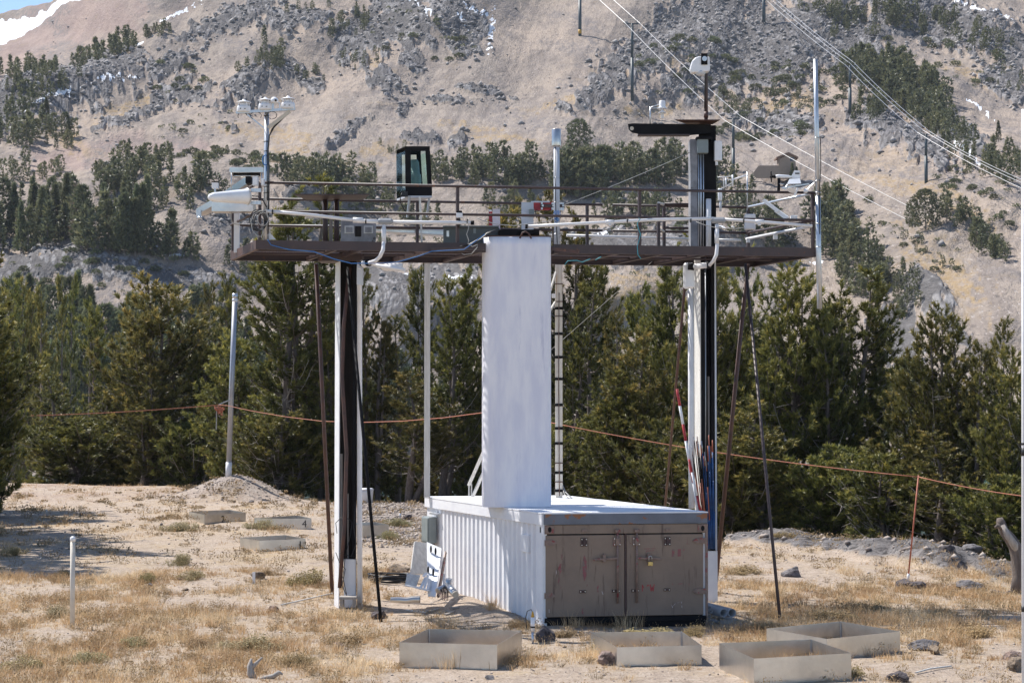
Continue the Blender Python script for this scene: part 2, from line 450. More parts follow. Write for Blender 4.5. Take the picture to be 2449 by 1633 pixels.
c = mix(nt, mth(nt, 'MULTIPLY', at.outputs["Alpha"], .7), c, mix(nt, ramp(nt, n3, .4, .6), (.33, .29, .27), (.20, .175, .165)))
nr1 = noise(nt, tc, 3.0, 8, .75, .4)
rc = mix(nt, ramp(nt, nr1, .35, .62), (.37, .34, .325), (.22, .20, .195))
rc = mix(nt, ramp(nt, noise(nt, tc, 12, 6, .8), .58, .66), rc, (.09, .08, .08))
mpr = nd(nt, "ShaderNodeMapping"); mpr.inputs["Scale"].default_value = (1.1, 3.2, 6.0); mpr.inputs["Rotation"].default_value = (0, 0, .25); nt.links.new(tc, mpr.inputs[0])
nr2 = noise(nt, mpr.outputs[0], 1.6, 9, .8, .5)
rc = mix(nt, ramp(nt, nr2, .52, .57), rc, (.075, .066, .063)); rc = mix(nt, ramp(nt, nr2, .42, .36), rc, (.46, .42, .40))
c = mix(nt, ramp(nt, mth(nt, 'ADD', sp.outputs[1], mth(nt, 'MULTIPLY', n1, .4)), .5, .75), c, rc)
nt.links.new(c, b.inputs["Base Color"]); b.inputs["Roughness"].default_value = .95
bump(nt, b, mth(nt, 'ADD', mth(nt, 'ADD', n2, mth(nt, 'MULTIPLY', n3, .5)), mth(nt, 'MULTIPLY', mth(nt, 'MULTIPLY', nr2, sp.outputs[1]), -5.0)), .05, 1.0)
M['ground'] = m
gm = np_mesh("ground", V, F, [m], {"mask": ga}, smooth=True)
g_ob = link("ground", gm); tagit(g_ob, kind="structure")

# ------------------------------------------------------------------ lake
lb = MB()
for (x0, x1, y0, y1) in ((-400, 400, 62, 420),):
    lb.add([(x0, y0, -8), (x1, y0, -8), (x1, y1, -8), (x0, y1, -8)], [(0, 1, 2, 3)])
m, nt, b = newmat('lake_water')
b.inputs["Base Color"].default_value = (.02, .085, .075, 1); b.inputs["Roughness"].default_value = .18
tc = nd(nt, "ShaderNodeTexCoord").outputs["Object"]
bump(nt, b, noise(nt, tc, 1.5, 4, .6), .12, .6)
lake = lb.build("lake", m, kind="structure")

# ------------------------------------------------------------------ the mountainside across the lake
TY = [1150, 1000, 900, 800, 700, 600, 500, 400, 330, 260, 200, 100, 0, -150]
TD = [322, 350, 372, 392, 414, 440, 472, 515, 568, 630, 664, 716, 768, 850]
def mdist(px, y):
    D = np.interp(-y, [-t for t in TY], TD)
    D = D * (1 + .045 * fbm(px / 420 + y / 900, y / 300, 2, 31) * sstep(1100, 800, y))
    D = D * (1 + .35 * sstep(420, 0, px) * sstep(230, 60, y))
    D = D * (1 - .12 * sstep(1900, 2449, px) * sstep(100, 500, y) * sstep(1120, 900, y))
    return D
def ytop(px):
    return np.maximum(-110.0, np.where(px < 105, 30 - .286 * px, -.30 * (px - 105)) + 2.5 * fbm(px / 40, px / 77, 3, 3))
yn = np.concatenate([np.arange(1150, 700, -9.0), np.arange(700, -110, -2.6)])
pxs = np.arange(-420, 2880, 2.9)
YN, PX = np.meshgrid(yn, pxs, indexing='ij')
yt = ytop(PX)
YP = np.where(YN > 300, YN, 300 - (300 - YN) * (300 - yt) / 410.0)
DD = mdist(PX, YP)
mx, my, mz = Pn(PX, YP, DD)
ELL = lambda L: L
def emask(L, PX, YP, soft=.35, nz=.55, ns=26.0, seed=40):
    n = nz * fbm(PX / ns, YP / ns, 3, seed)
    out = np.zeros_like(PX)
    for e in L:
        cx, cy, rx, ry = e[:4]; an = R(e[4]) if len(e) > 4 else 0
        dx = PX - cx; dy = YP - cy
        a_ = (dx * math.cos(an) + dy * math.sin(an)) / rx; b_ = (-dx * math.sin(an) + dy * math.cos(an)) / ry
        d = np.sqrt(a_ * a_ + b_ * b_) + n
        out = np.maximum(out, sstep(1 + soft / 2, 1 - soft / 2, d))
    return out
ROCKS = [(170, 215, 190, 62, -20), (40, 260, 90, 40), (400, 215, 70, 22, -35), (310, 275, 80, 14, -20), (470, 215, 42, 22, -15), (590, 215, 62, 30, -12), (680, 165, 60, 22), (745, 190, 30, 18),
         (860, 95, 75, 58), (960, 55, 90, 62, 20), (1080, 35, 90, 50, 25), (1110, 85, 50, 35), (920, 185, 45, 22, 20), (985, 145, 35, 20), (560, 40, 120, 30, -20), (700, 45, 80, 30, -10),
         (1450, 190, 110, 30, -32), (1560, 120, 150, 60, -30), (1680, 60, 170, 80, -25), (1850, 110, 190, 90, -12), (2020, 90, 110, 60), (1700, 190, 130, 40, -10), (2250, 40, 250, 60, 18), (2380, 90, 120, 40, 30), (2120, 300, 95, 42, 22), (2200, 340, 90, 30, 28), (2070, 150, 90, 50, 15), (1960, 30, 120, 40), (2400, 190, 60, 40, 20), (1880, 280, 80, 28), (1790, 270, 60, 20),
         (250, 640, 210, 26, 3), (120, 590, 130, 26, 15), (480, 655, 120, 20, -4), (60, 640, 90, 30), (560, 520, 60, 30), (950, 690, 130, 62, 18), (1060, 640, 90, 40), (880, 640, 80, 30), (1230, 620, 90, 40), (1500, 590, 160, 30), (1380, 560, 120, 30), (1650, 560, 80, 20),
         (2210, 700, 80, 42, 40), (2150, 790, 70, 60, 60), (2290, 770, 40, 22, 30), (730, 450, 60, 12), (1010, 330, 40, 10), (560, 300, 12, 6), (1090, 335, 30, 12, -25), (830, 310, 60, 10, -30), (1060, 235, 55, 9), (1150, 205, 70, 10, 10), (960, 260, 25, 14, -50), (2300, 330, 60, 30, 30), (400, 150, 90, 22, -25), (230, 130, 70, 14, -28)]
SNOW = [(420, 20, 40, 4, -25), (985, 14, 22, 3, 25), (1176, 62, 5, 30, 6), (1170, 100, 4, 14, 5), (1125, 20, 16, 4, 30), (1105, 45, 4, 14, -30), (1020, 48, 8, 10, 30), (1150, 22, 16, 4, 20), (330, 95, 20, 3, -25), (120, 265, 40, 3, -12), (275, 215, 36, 3, -25), (2360, 22, 60, 4, 15), (2340, 262, 24, 2.5, 20), (2310, 355, 34, 2.5, 25), (1000, 660, 30, 4, 20), (1090, 645, 20, 3), (430, 600, 26, 3), (1430, 556, 40, 3), (1720, 545, 30, 3), (1950, 610, 14, 3), (370, 580, 26, 3)]
GOLD = [(600, 300, 70, 12, 5), (680, 310, 60, 16, 8), (690, 345, 50, 7), (640, 375, 60, 8), (240, 345, 60, 10), (330, 240, 90, 12, -25), (280, 260, 70, 10, -20), (900, 155, 60, 7, 20), (930, 240, 40, 6), (1130, 300, 70, 12, 5), (1180, 320, 90, 8), (1390, 215, 110, 9, -18), (1240, 245, 60, 6), (1500, 165, 60, 14, -30), (1660, 170, 60, 16), (1560, 250, 60, 12), (1820, 250, 90, 18, -15), (1900, 230, 50, 20), (2330, 190, 70, 20, 25), (2150, 380, 80, 20, 15), (2100, 400, 90, 24, 20), (2200, 440, 60, 18), (2300, 470, 80, 20, 30), (900, 345, 60, 12, -10), (210, 720, 60, 8), (90, 610, 50, 8), (860, 740, 60, 10), (160, 320, 60, 12, 20), (2250, 620, 110, 60, 45), (1480, 700, 90, 40), (1530, 650, 70, 20), (820, 380, 80, 10), (1010, 365, 70, 8)]
PINK = [(200, 355, 150, 30, -12), (150, 60, 260, 60, -20), (430, 330, 90, 20)]
rock = emask(ROCKS, PX, YP)
snow = emask(SNOW, PX, YP, .5, 1.6, 9.0, 50)
def poly_mask(poly, PX, YP):
    ins = np.zeros(PX.shape, bool); n = len(poly)
    for i in range(n):
        x0, y0 = poly[i]; x1, y1 = poly[(i + 1) % n]
        cnd = ((y0 > YP) != (y1 > YP))
        with np.errstate(divide='ignore', invalid='ignore'):
            ins ^= cnd & (PX < (x1 - x0) * (YP - y0) / (y1 - y0 + 1e-9) + x0)
    return ins.astype(float)
wob = 5 * fbm(PX / 22, YP / 22, 3, 60)
snow = np.maximum(snow, poly_mask([(-420, 175), (-420, 95), (0, 43), (70, 33), (132, 0), (200, -60), (330, -120), (300, -60), (164, 2), (70, 60), (35, 77), (0, 94)], PX, YP + wob))
gold = emask(GOLD, PX, YP, .6, .9, 18.0, 70)
pink = emask(PINK, PX, YP, .8, .5, 60.0, 80)
# relief
rx_ = mx * .82 + my * .57; ry_ = -mx * .57 + my * .82
sx_ = mx + .5 * mz                       # slanting coordinates: bedding and gullies run down to the left
rel = 2.4 * fbm(mx / 70, my / 90, 3, 90) + .34 * fbm(sx_ / 14, my / 9, 3, 92) + .10 * fbm(mx / 3.4, my / 2.6, 2, 94)
rel += .55 * fbm((PX + .55 * YP) / 46, (YP - .4 * PX) / 150, 3, 95) * sstep(700, 500, YP)
iu = PX * DD / FOC; iv = YP * DD / FOC * 1.15      # metres across and up the slope as it faces the valley
wu = 1.5 * fbm(iu / 7, iv / 7, 3, 101); wv_ = 1.5 * fbm(iu / 7, iv / 7, 3, 104)
big = domes((iu + wu) / 6.5, (iv + wv_) / 4.6, 2); med = domes((iu + wu) / 2.7, (iv + wv_) / 2.1, 5); sml = domes((iu + wu * .4) / 1.3, (iv + wv_ * .4) / 1.05, 8)
flat_ = 1 - .55 * sstep(540, 600, YP)
rel += rock * flat_ * (.2 + 1.25 * big + .62 * med + .26 * sml + 1.2 * np.maximum(0, fbm(rx_ / 24, ry_ / 14, 3, 97)))
scree = sstep(-.05, .55, fbm(iu / 18, iv / 14, 3, 111)) * (1 - rock)
rel += scree * .20 * domes(iu / 1.1, iv / 1.0, 12) + (1 - rock) * .35 * np.maximum(0, domes(iu / 2.2, iv / 2.0, 13) - .82) * 4
joint = np.clip(rock * (1 - np.minimum(med, sml) * 1.6) + rock * (1 - big) * .4, 0, 1)
BUMPS = [(215, 215, 165, 52, 16, -18), (60, 235, 120, 45, 12, 0), (620, 195, 90, 40, 9, -10), (880, 110, 90, 60, 9, 20), (1000, 60, 110, 60, 9, 15), (2130, 320, 110, 50, 8, 20), (2220, 700, 80, 60, 9, 40), (990, 680, 150, 60, 4, 15), (130, 620, 220, 40, 2, 5), (1700, 90, 200, 80, 10, -20), (420, 420, 260, 70, 5, 0), (1700, 560, 260, 60, 5, 0), (2260, 250, 140, 70, 10, 20)]
for (cx, cy, ax_, ay_, h, an) in BUMPS:
    an = R(an); dx = PX - cx; dy = YP - cy
    d2 = ((dx * math.cos(an) + dy * math.sin(an)) / ax_) ** 2 + ((-dx * math.sin(an) + dy * math.cos(an)) / ay_) ** 2
    rel += .62 * h * np.exp(-d2 * 1.6)
rel = rel - 2.0
rel *= sstep(1150, 1080, YP) * (1 - .5 * sstep(20, 0, YP - yt))
mz = mz + rel
MX, MY, MZ = mx, my, mz
nr, nc = mx.shape
V = np.stack([mx, my, mz], -1)
back = V[-1:].copy(); back[..., 1] += 60; back[..., 2] -= 40
V = np.concatenate([V, back], 0); nr += 1
A = np.stack([rock, snow, gold, pink], -1); JT = np.concatenate([joint, joint[-1:]], 0); SC = np.concatenate([scree, scree[-1:]], 0); A = np.concatenate([A, A[-1:]], 0)
ii, jj = np.meshgrid(np.arange(nr - 1), np.arange(nc - 1), indexing='ij')
a = (ii * nc + jj).ravel()
F = np.stack([a, a + 1, a + nc + 1, a + nc], -1)
m, nt, b = newmat('mountain_scree_and_rock')
tc0 = nd(nt, "ShaderNodeTexCoord").outputs["Object"]
mp0 = nd(nt, "ShaderNodeMapping"); mp0.inputs["Scale"].default_value = (1, .22, .95); nt.links.new(tc0, mp0.inputs[0]); tc = mp0.outputs[0]
at = nd(nt, "ShaderNodeAttribute", attribute_name="mask")
sp = nd(nt, "ShaderNodeSeparateColor"); nt.links.new(at.outputs["Color"], sp.inputs[0])
n0 = noise(nt, tc, .012, 5, .6); n1 = noise(nt, tc, .09, 6, .7); n2 = noise(nt, tc, .55, 5, .75); n3 = noise(nt, tc, 1.6, 2, .6)
c = mix(nt, ramp(nt, n0, .38, .62), (.365, .292, .235), (.305, .255, .215))
c = mix(nt, ramp(nt, n1, .42, .66), c, (.20, .17, .155))
c = mix(nt, mth(nt, 'MULTIPLY', ramp(nt, n2, .52, .64), .62), c, (.15, .125, .11))
c = mix(nt, mth(nt, 'MULTIPLY', ramp(nt, n3, .64, .70), .7), c, (.10, .09, .085))
c = mix(nt, mth(nt, 'MULTIPLY', ramp(nt, n3, .37, .31), .6), c, (.48, .43, .40))
c = mix(nt, mth(nt, 'MULTIPLY', at.outputs["Alpha"], .38), c, (.34, .22, .20))
c = mix(nt, mth(nt, 'MULTIPLY', mth(nt, 'MULTIPLY', sp.outputs[2], ramp(nt, n2, .36, .62)), .7), c, (.36, .25, .12))
c = mix(nt, mth(nt, 'MULTIPLY', ramp(nt, n1, .56, .7), .45), c, (.32, .245, .165))
jt = nd(nt, "ShaderNodeAttribute", attribute_name="joint").outputs["Fac"]; scr = nd(nt, "ShaderNodeAttribute", attribute_name="scree").outputs["Fac"]
c = mix(nt, mth(nt, 'MULTIPLY', scr, ramp(nt, n2, .40, .60)), c, (.20, .175, .165))
rc = mix(nt, ramp(nt, n1, .35, .65), (.31, .295, .29), (.185, .175, .18))
rc = mix(nt, mth(nt, 'MULTIPLY', ramp(nt, n2, .55, .68), .6), rc, (.11, .105, .11))
rc = mix(nt, ramp(nt, n3, .38, .30), rc, (.42, .40, .39))
rc = mix(nt, mth(nt, 'MULTIPLY', ramp(nt, jt, .25, .8), .8), rc, (.085, .078, .076))
rf = ramp(nt, mth(nt, 'ADD', sp.outputs[0], mth(nt, 'MULTIPLY', mth(nt, 'SUBTRACT', n1, .5), 1.1)), .50, .64)
c = mix(nt, rf, c, rc)
c = mix(nt, ramp(nt, mth(nt, 'ADD', sp.outputs[1], mth(nt, 'MULTIPLY', mth(nt, 'SUBTRACT', n2, .5), .9)), .55, .62), c, (.80, .82, .86))
nt.links.new(c, b.inputs["Base Color"]); b.inputs["Roughness"].default_value = .95
b.inputs["Specular IOR Level"].default_value = .2
hh = mth(nt, 'ADD', n2, mth(nt, 'MULTIPLY', n3, .5))
bump(nt, b, hh, 1.2, .8)
mm = np_mesh("mountainside", V.reshape(-1, 3), F, [m], {"mask": A.reshape(-1, 4), "joint": JT.ravel(), "scree": SC.ravel()}, smooth=True)
sf = (rock[:-1, :-1] < .35).ravel(); sf = np.concatenate([sf, np.ones(len(F) - len(sf), bool)]); mm.polygons.foreach_set("use_smooth", sf)
mo = link("mountainside", mm); tagit(mo, kind="structure")
def T(px, py):
    """place on the mountainside seen at a picture point"""
    t_ = float(ytop(np.array([px]))[0])
    n = py if py > 300 else 300 - (300 - py) * 410.0 / (300 - t_)
    n = max(min(n, 1149), -107)
    fi = float(np.interp(-n, -yn, np.arange(len(yn)))); fj = (px + 420) / 2.9
    i = int(min(max(fi, 0), len(yn) - 1.001)); j = int(min(max(fj, 0), len(pxs) - 2)); u = fi - i; w = fj - j
    q = [float((1 - u) * ((1 - w) * A_[i, j] + w * A_[i, j + 1]) + u * ((1 - w) * A_[i + 1, j] + w * A_[i + 1, j + 1])) for A_ in (MX, MY, MZ)]
    return Vector(q)

# boulders and broken rock lying on and below the outcrops
brng = np.random.RandomState(12)
rock_soft = emask([(e[0], e[1] + e[3] * .5, e[2] * 1.25, e[3] * 1.5) + tuple(e[4:]) for e in ROCKS], PX, YP, .5, .7, 30.0, 41)
wgt = (rock * 1.0 + rock_soft * .45 + scree * .10 + .012) * sstep(760, 700, YP) * (MY / 500.0) * (1 - .75 * sstep(520, 580, YP))
wgt[-6:] = 0; cw2 = np.cumsum(wgt.ravel()); pick = np.searchsorted(cw2, brng.uniform(0, cw2[-1], 9000))
bs = (.22 + 1.25 * brng.uniform(0, 1, len(pick)) ** 4)
bs *= 1 - .35 * sstep(520, 600, YP.ravel()[pick])
bc = np.stack([MX.ravel()[pick] + brng.uniform(-.5, .5, len(pick)), MY.ravel()[pick], MZ.ravel()[pick] + bs * .2], 1)
offs = np.array([[1, 0, 0], [.2, .9, .1], [-.9, .3, 0], [-.3, -.9, .1], [.1, 0, .8], [0, .1, -.6]])
o3 = offs[None] * brng.uniform(.55, 1.4, (len(pick), 6, 1)) * bs[:, None, None]
an_ = brng.uniform(0, 6.28, len(pick)); ca, sa = np.cos(an_)[:, None], np.sin(an_)[:, None]
W = np.stack([o3[..., 0] * ca - o3[..., 1] * sa, o3[..., 0] * sa + o3[..., 1] * ca, o3[..., 2]], -1)
Vb = (bc[:, None] + W).reshape(-1, 3); b6 = np.arange(len(pick))[:, None] * 6
Fb = np.concatenate([b6 + f for f in ([0, 1, 4], [1, 2, 4], [2, 3, 4], [3, 0, 4], [1, 0, 5], [2, 1, 5], [3, 2, 5], [0, 3, 5])])
m, nt, b = newmat('boulder_rock')
at = nd(nt, "ShaderNodeAttribute", attribute_name="tint")
nt.links.new(mix(nt, at.outputs["Fac"], (.15, .14, .14), (.34, .315, .30)), b.inputs["Base Color"]); b.inputs["Roughness"].default_value = .95
o = link("mountain_boulders", np_mesh("mountain_boulders", Vb, Fb, [m], {"tint": np.repeat(brng.uniform(0, 1, len(pick)), 6)})); tagit(o, "countless grey boulders strewn over the outcrops and scree", "boulders", None, "stuff")
# ------------------------------------------------------------------ conifers
def blades(cen, dirs, rng, n, ln, wd, spread=(.35, 1.2), tint=None):
    """n thin triangles fanning round every tuft centre"""
    cen = np.repeat(cen, n, 0); d = np.repeat(dirs, n, 0)
    N = len(cen)
    r = rng.normal(size=(N, 3)); r -= d * np.sum(r * d, 1, keepdims=True); r /= np.linalg.norm(r, axis=1, keepdims=True) + 1e-9
    th = rng.uniform(spread[0], spread[1], (N, 1))
    v = d * np.cos(th) + r * np.sin(th)
    sd = np.cross(v, rng.normal(size=(N, 3))); sd /= np.linalg.norm(sd, axis=1, keepdims=True) + 1e-9
    L = rng.uniform(ln[0], ln[1], (N, 1)); W = wd * rng.uniform(.7, 1.3, (N, 1))
    V = np.stack([cen - sd * W * .5 + v * L * .05, cen + sd * W * .5 + v * L * .05, cen + v * L], 1).reshape(-1, 3)
    F = np.arange(N * 3).reshape(-1, 3)
    t = np.repeat(tint if tint is not None else rng.uniform(0, 1, len(cen) // n), n * 3)
    return V, F, t
def tubes_np(segs, n=5):
    """segs: list of (p0, r0, p1, r1) -> open tubes"""
    V = []; F = []
    for p0, r0, p1, r1 in segs:
        p0 = np.asarray(p0); p1 = np.asarray(p1); d = p1 - p0; d = d / (np.linalg.norm(d) + 1e-9)
        a = np.cross(d, [0.3, .9, .1] if abs(d[2]) > .8 else [0, 0, 1.0]); a /= np.linalg.norm(a) + 1e-9; b = np.cross(d, a)
        k = len(V)
        for (p, r) in ((p0, r0), (p1, r1)):
            for q in range(n):
                t = 2 * math.pi * q / n
                V.append(p + r * (a * math.cos(t) + b * math.sin(t)))
        for q in range(n): F.append((k + q, k + (q + 1) % n, k + n + (q + 1) % n, k + n + q))
    return np.array(V), np.array(F)
def make_pine(seed, h, w, leaders=2, bare=.08, dens=1.0, top='round', crook=.25, dead=.06):
    """returns trunk mesh, crown mesh, dead-branch mesh of a whitebark-type pine (height h, width w)"""
    rng = np.random.RandomState(seed)
    segs = []; dsegs = []; cen = []; dr = []; tin = []
    for L in range(leaders):
        az = rng.uniform(0, 2 * math.pi) if leaders > 1 else 0
        lean = w * (.12 if leaders > 1 else .02) * rng.uniform(.6, 1.5)
        hh = h if L == 0 else h * rng.uniform(.72, .97)
        K = 9
        pts = []
        for k in range(K + 1):
            t = k / K
            off = lean * min(1, t * 2.2)
            pts.append(np.array([math.cos(az) * off + crook * math.sin(t * 5 + seed + L) * (.3 + .4 * t), math.sin(az) * off + crook * math.cos(t * 4 + seed * 2 + L) * (.3 + .3 * t), hh * t]))
        pts = np.array(pts)
        r0 = .018 * h * (1.0 if L == 0 else .75) + .03
        for k in range(K):
            segs.append((pts[k], r0 * (1 - k / K) + .012, pts[k + 1], r0 * (1 - (k + 1) / K) + .012))
        nb = int(hh * 9.0 * dens)
        for q in range(nb):
            t = bare + (1 - bare) * (q + rng.uniform(0, 1)) / nb
            p = np.array([np.interp(t * K, range(K + 1), pts[:, i]) for i in range(3)])
            prof = {'round': (min(1, (1 - t) * 2.6) ** .75) * (.62 + .38 * min(1, t * 2.0)),
                    'spire': (1 - t) ** .8 * .95 + .05,
                    'column': min(1, (1 - t) * 4) ** .7 * (.75 + .25 * math.sin(t * 9 + seed)),}[top]
            BL = max(.28, w * .5 * prof * rng.uniform(.6, 1.15) * (1 if leaders == 1 else .9))
            a_ = rng.uniform(0, 2 * math.pi)
            if leaders > 1 and rng.rand() < .6: a_ = az + rng.normal(0, 1.1)
            hd = np.array([math.cos(a_), math.sin(a_), 0]); sd = np.array([-hd[1], hd[0], 0])
            drop = rng.uniform(-.20, .25) - (.30 if t < .3 else 0)
            up = rng.uniform(.45, 1.05)
            cur = lambda s: p + hd * BL * s + np.array([0, 0, BL * (drop * s + up * s * s)])
            rb_ = .010 + .012 * BL
            isdead = rng.rand() < dead * (2.5 if t < .4 else .4)
            c0 = cur(0); pr = rb_
            for s in (.35, .7, 1.0):
                c1 = cur(s); (dsegs if isdead else segs).append((c0, pr, c1, pr * .6)); c0 = c1; pr *= .6
            if isdead:
                for _ in range(4):
                    s = rng.uniform(.3, .95); c0 = cur(s)
                    dsegs.append((c0, .007, c0 + (hd * .4 + sd * rng.normal(0, .8) + np.array([0, 0, rng.normal(.1, .4)])) * BL * .3, .003))
                continue
            ntw = max(2, int(BL * 5.6))
            for q2 in range(ntw):
                s = .22 + .78 * (q2 + rng.uniform(0, 1)) / ntw
                c0 = cur(s)
                tl = rng.uniform(.18, .50) * (1.15 - .5 * s)
                td = hd * rng.uniform(.3, 1.0) + sd * rng.normal(0, .9) + np.array([0, 0, rng.uniform(.45, 1.5)])
                td /= np.linalg.norm(td)
                nt_ = 4
                for k in range(nt_):
                    f = (k + .8) / nt_
                    cen.append(c0 + td * tl * f); dr.append(td)
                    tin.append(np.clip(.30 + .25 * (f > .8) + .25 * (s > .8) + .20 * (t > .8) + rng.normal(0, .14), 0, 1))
            e = cur(1.0); td = cur(1.0) - cur(.8); td /= np.linalg.norm(td) + 1e-9
            for k in range(2): cen.append(e - td * .12 * k); dr.append(td); tin.append(.75)
        for k in range(6):   # leading shoot
            cen.append(pts[-1] - np.array([0, 0, .13 * k])); dr.append(np.array([0, 0, 1.0])); tin.append(.8)
    cen = np.array(cen); dr = np.array(dr); tin = np.array(tin)
    V, F, t = blades(cen, dr, rng, 8, (.13, .23), .045, (.2, 1.0), tin)
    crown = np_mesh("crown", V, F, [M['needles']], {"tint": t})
    TV, TF = tubes_np(segs, 5)
    trunk = np_mesh("trunk", TV, TF, [M['bark']], smooth=True)
    dm = None
    if dsegs:
        DV, DF = tubes_np(dsegs, 4); dm = np_mesh("dead_branch", DV, DF, [M['deadwood']], smooth=True)
    return trunk, crown, dm, h, w
PINES = {
    'broad': [make_pine(11, 9, 4.2, 3, .10, 1.0, 'round'), make_pine(23, 8.5, 3.8, 4, .06, .9, 'round')],
    'column': [make_pine(31, 9, 2.3, 1, .06, 1.3, 'column', .18), make_pine(37, 9.5, 2.7, 2, .10, 1.0, 'column', .2)],
    'spire': [make_pine(41, 9, 2.4, 1, .05, 1.35, 'spire', .08)],
    'tall': [make_pine(53, 12, 4.0, 3, .10, 1.05, 'column', .35, .10)],
    'low': [make_pine(61, 4, 3.6, 4, .02, 1.3, 'round', .2, .1)],
    'open': [make_pine(71, 8.5, 3.4, 2, .26, .9, 'round', .35, .16)],
}
def pine(kind, var, base, h, w, rot, label, group):
    tr, cr, dm, H0, W0 = PINES[kind][var % len(PINES[kind])]
    o = thing("pine_tree", label, "tree", base, group)
    o.rotation_euler = (0, 0, rot); o.scale = (w / W0, w / W0, h / H0)
    link("trunk", tr, o); link("crown", cr, o)
    if dm: tagit(link("dead_branches", dm, o), kind="stuff")
    return o
def pine_at(kind, var, px, ytp, D, wpx, label, group, rot):
    base = GD(px, D); top = P(px, ytp, D)
    base.z -= .15
    return pine(kind, var, base, top.z - base.z, wpx * D / FOC, rot, label, group)
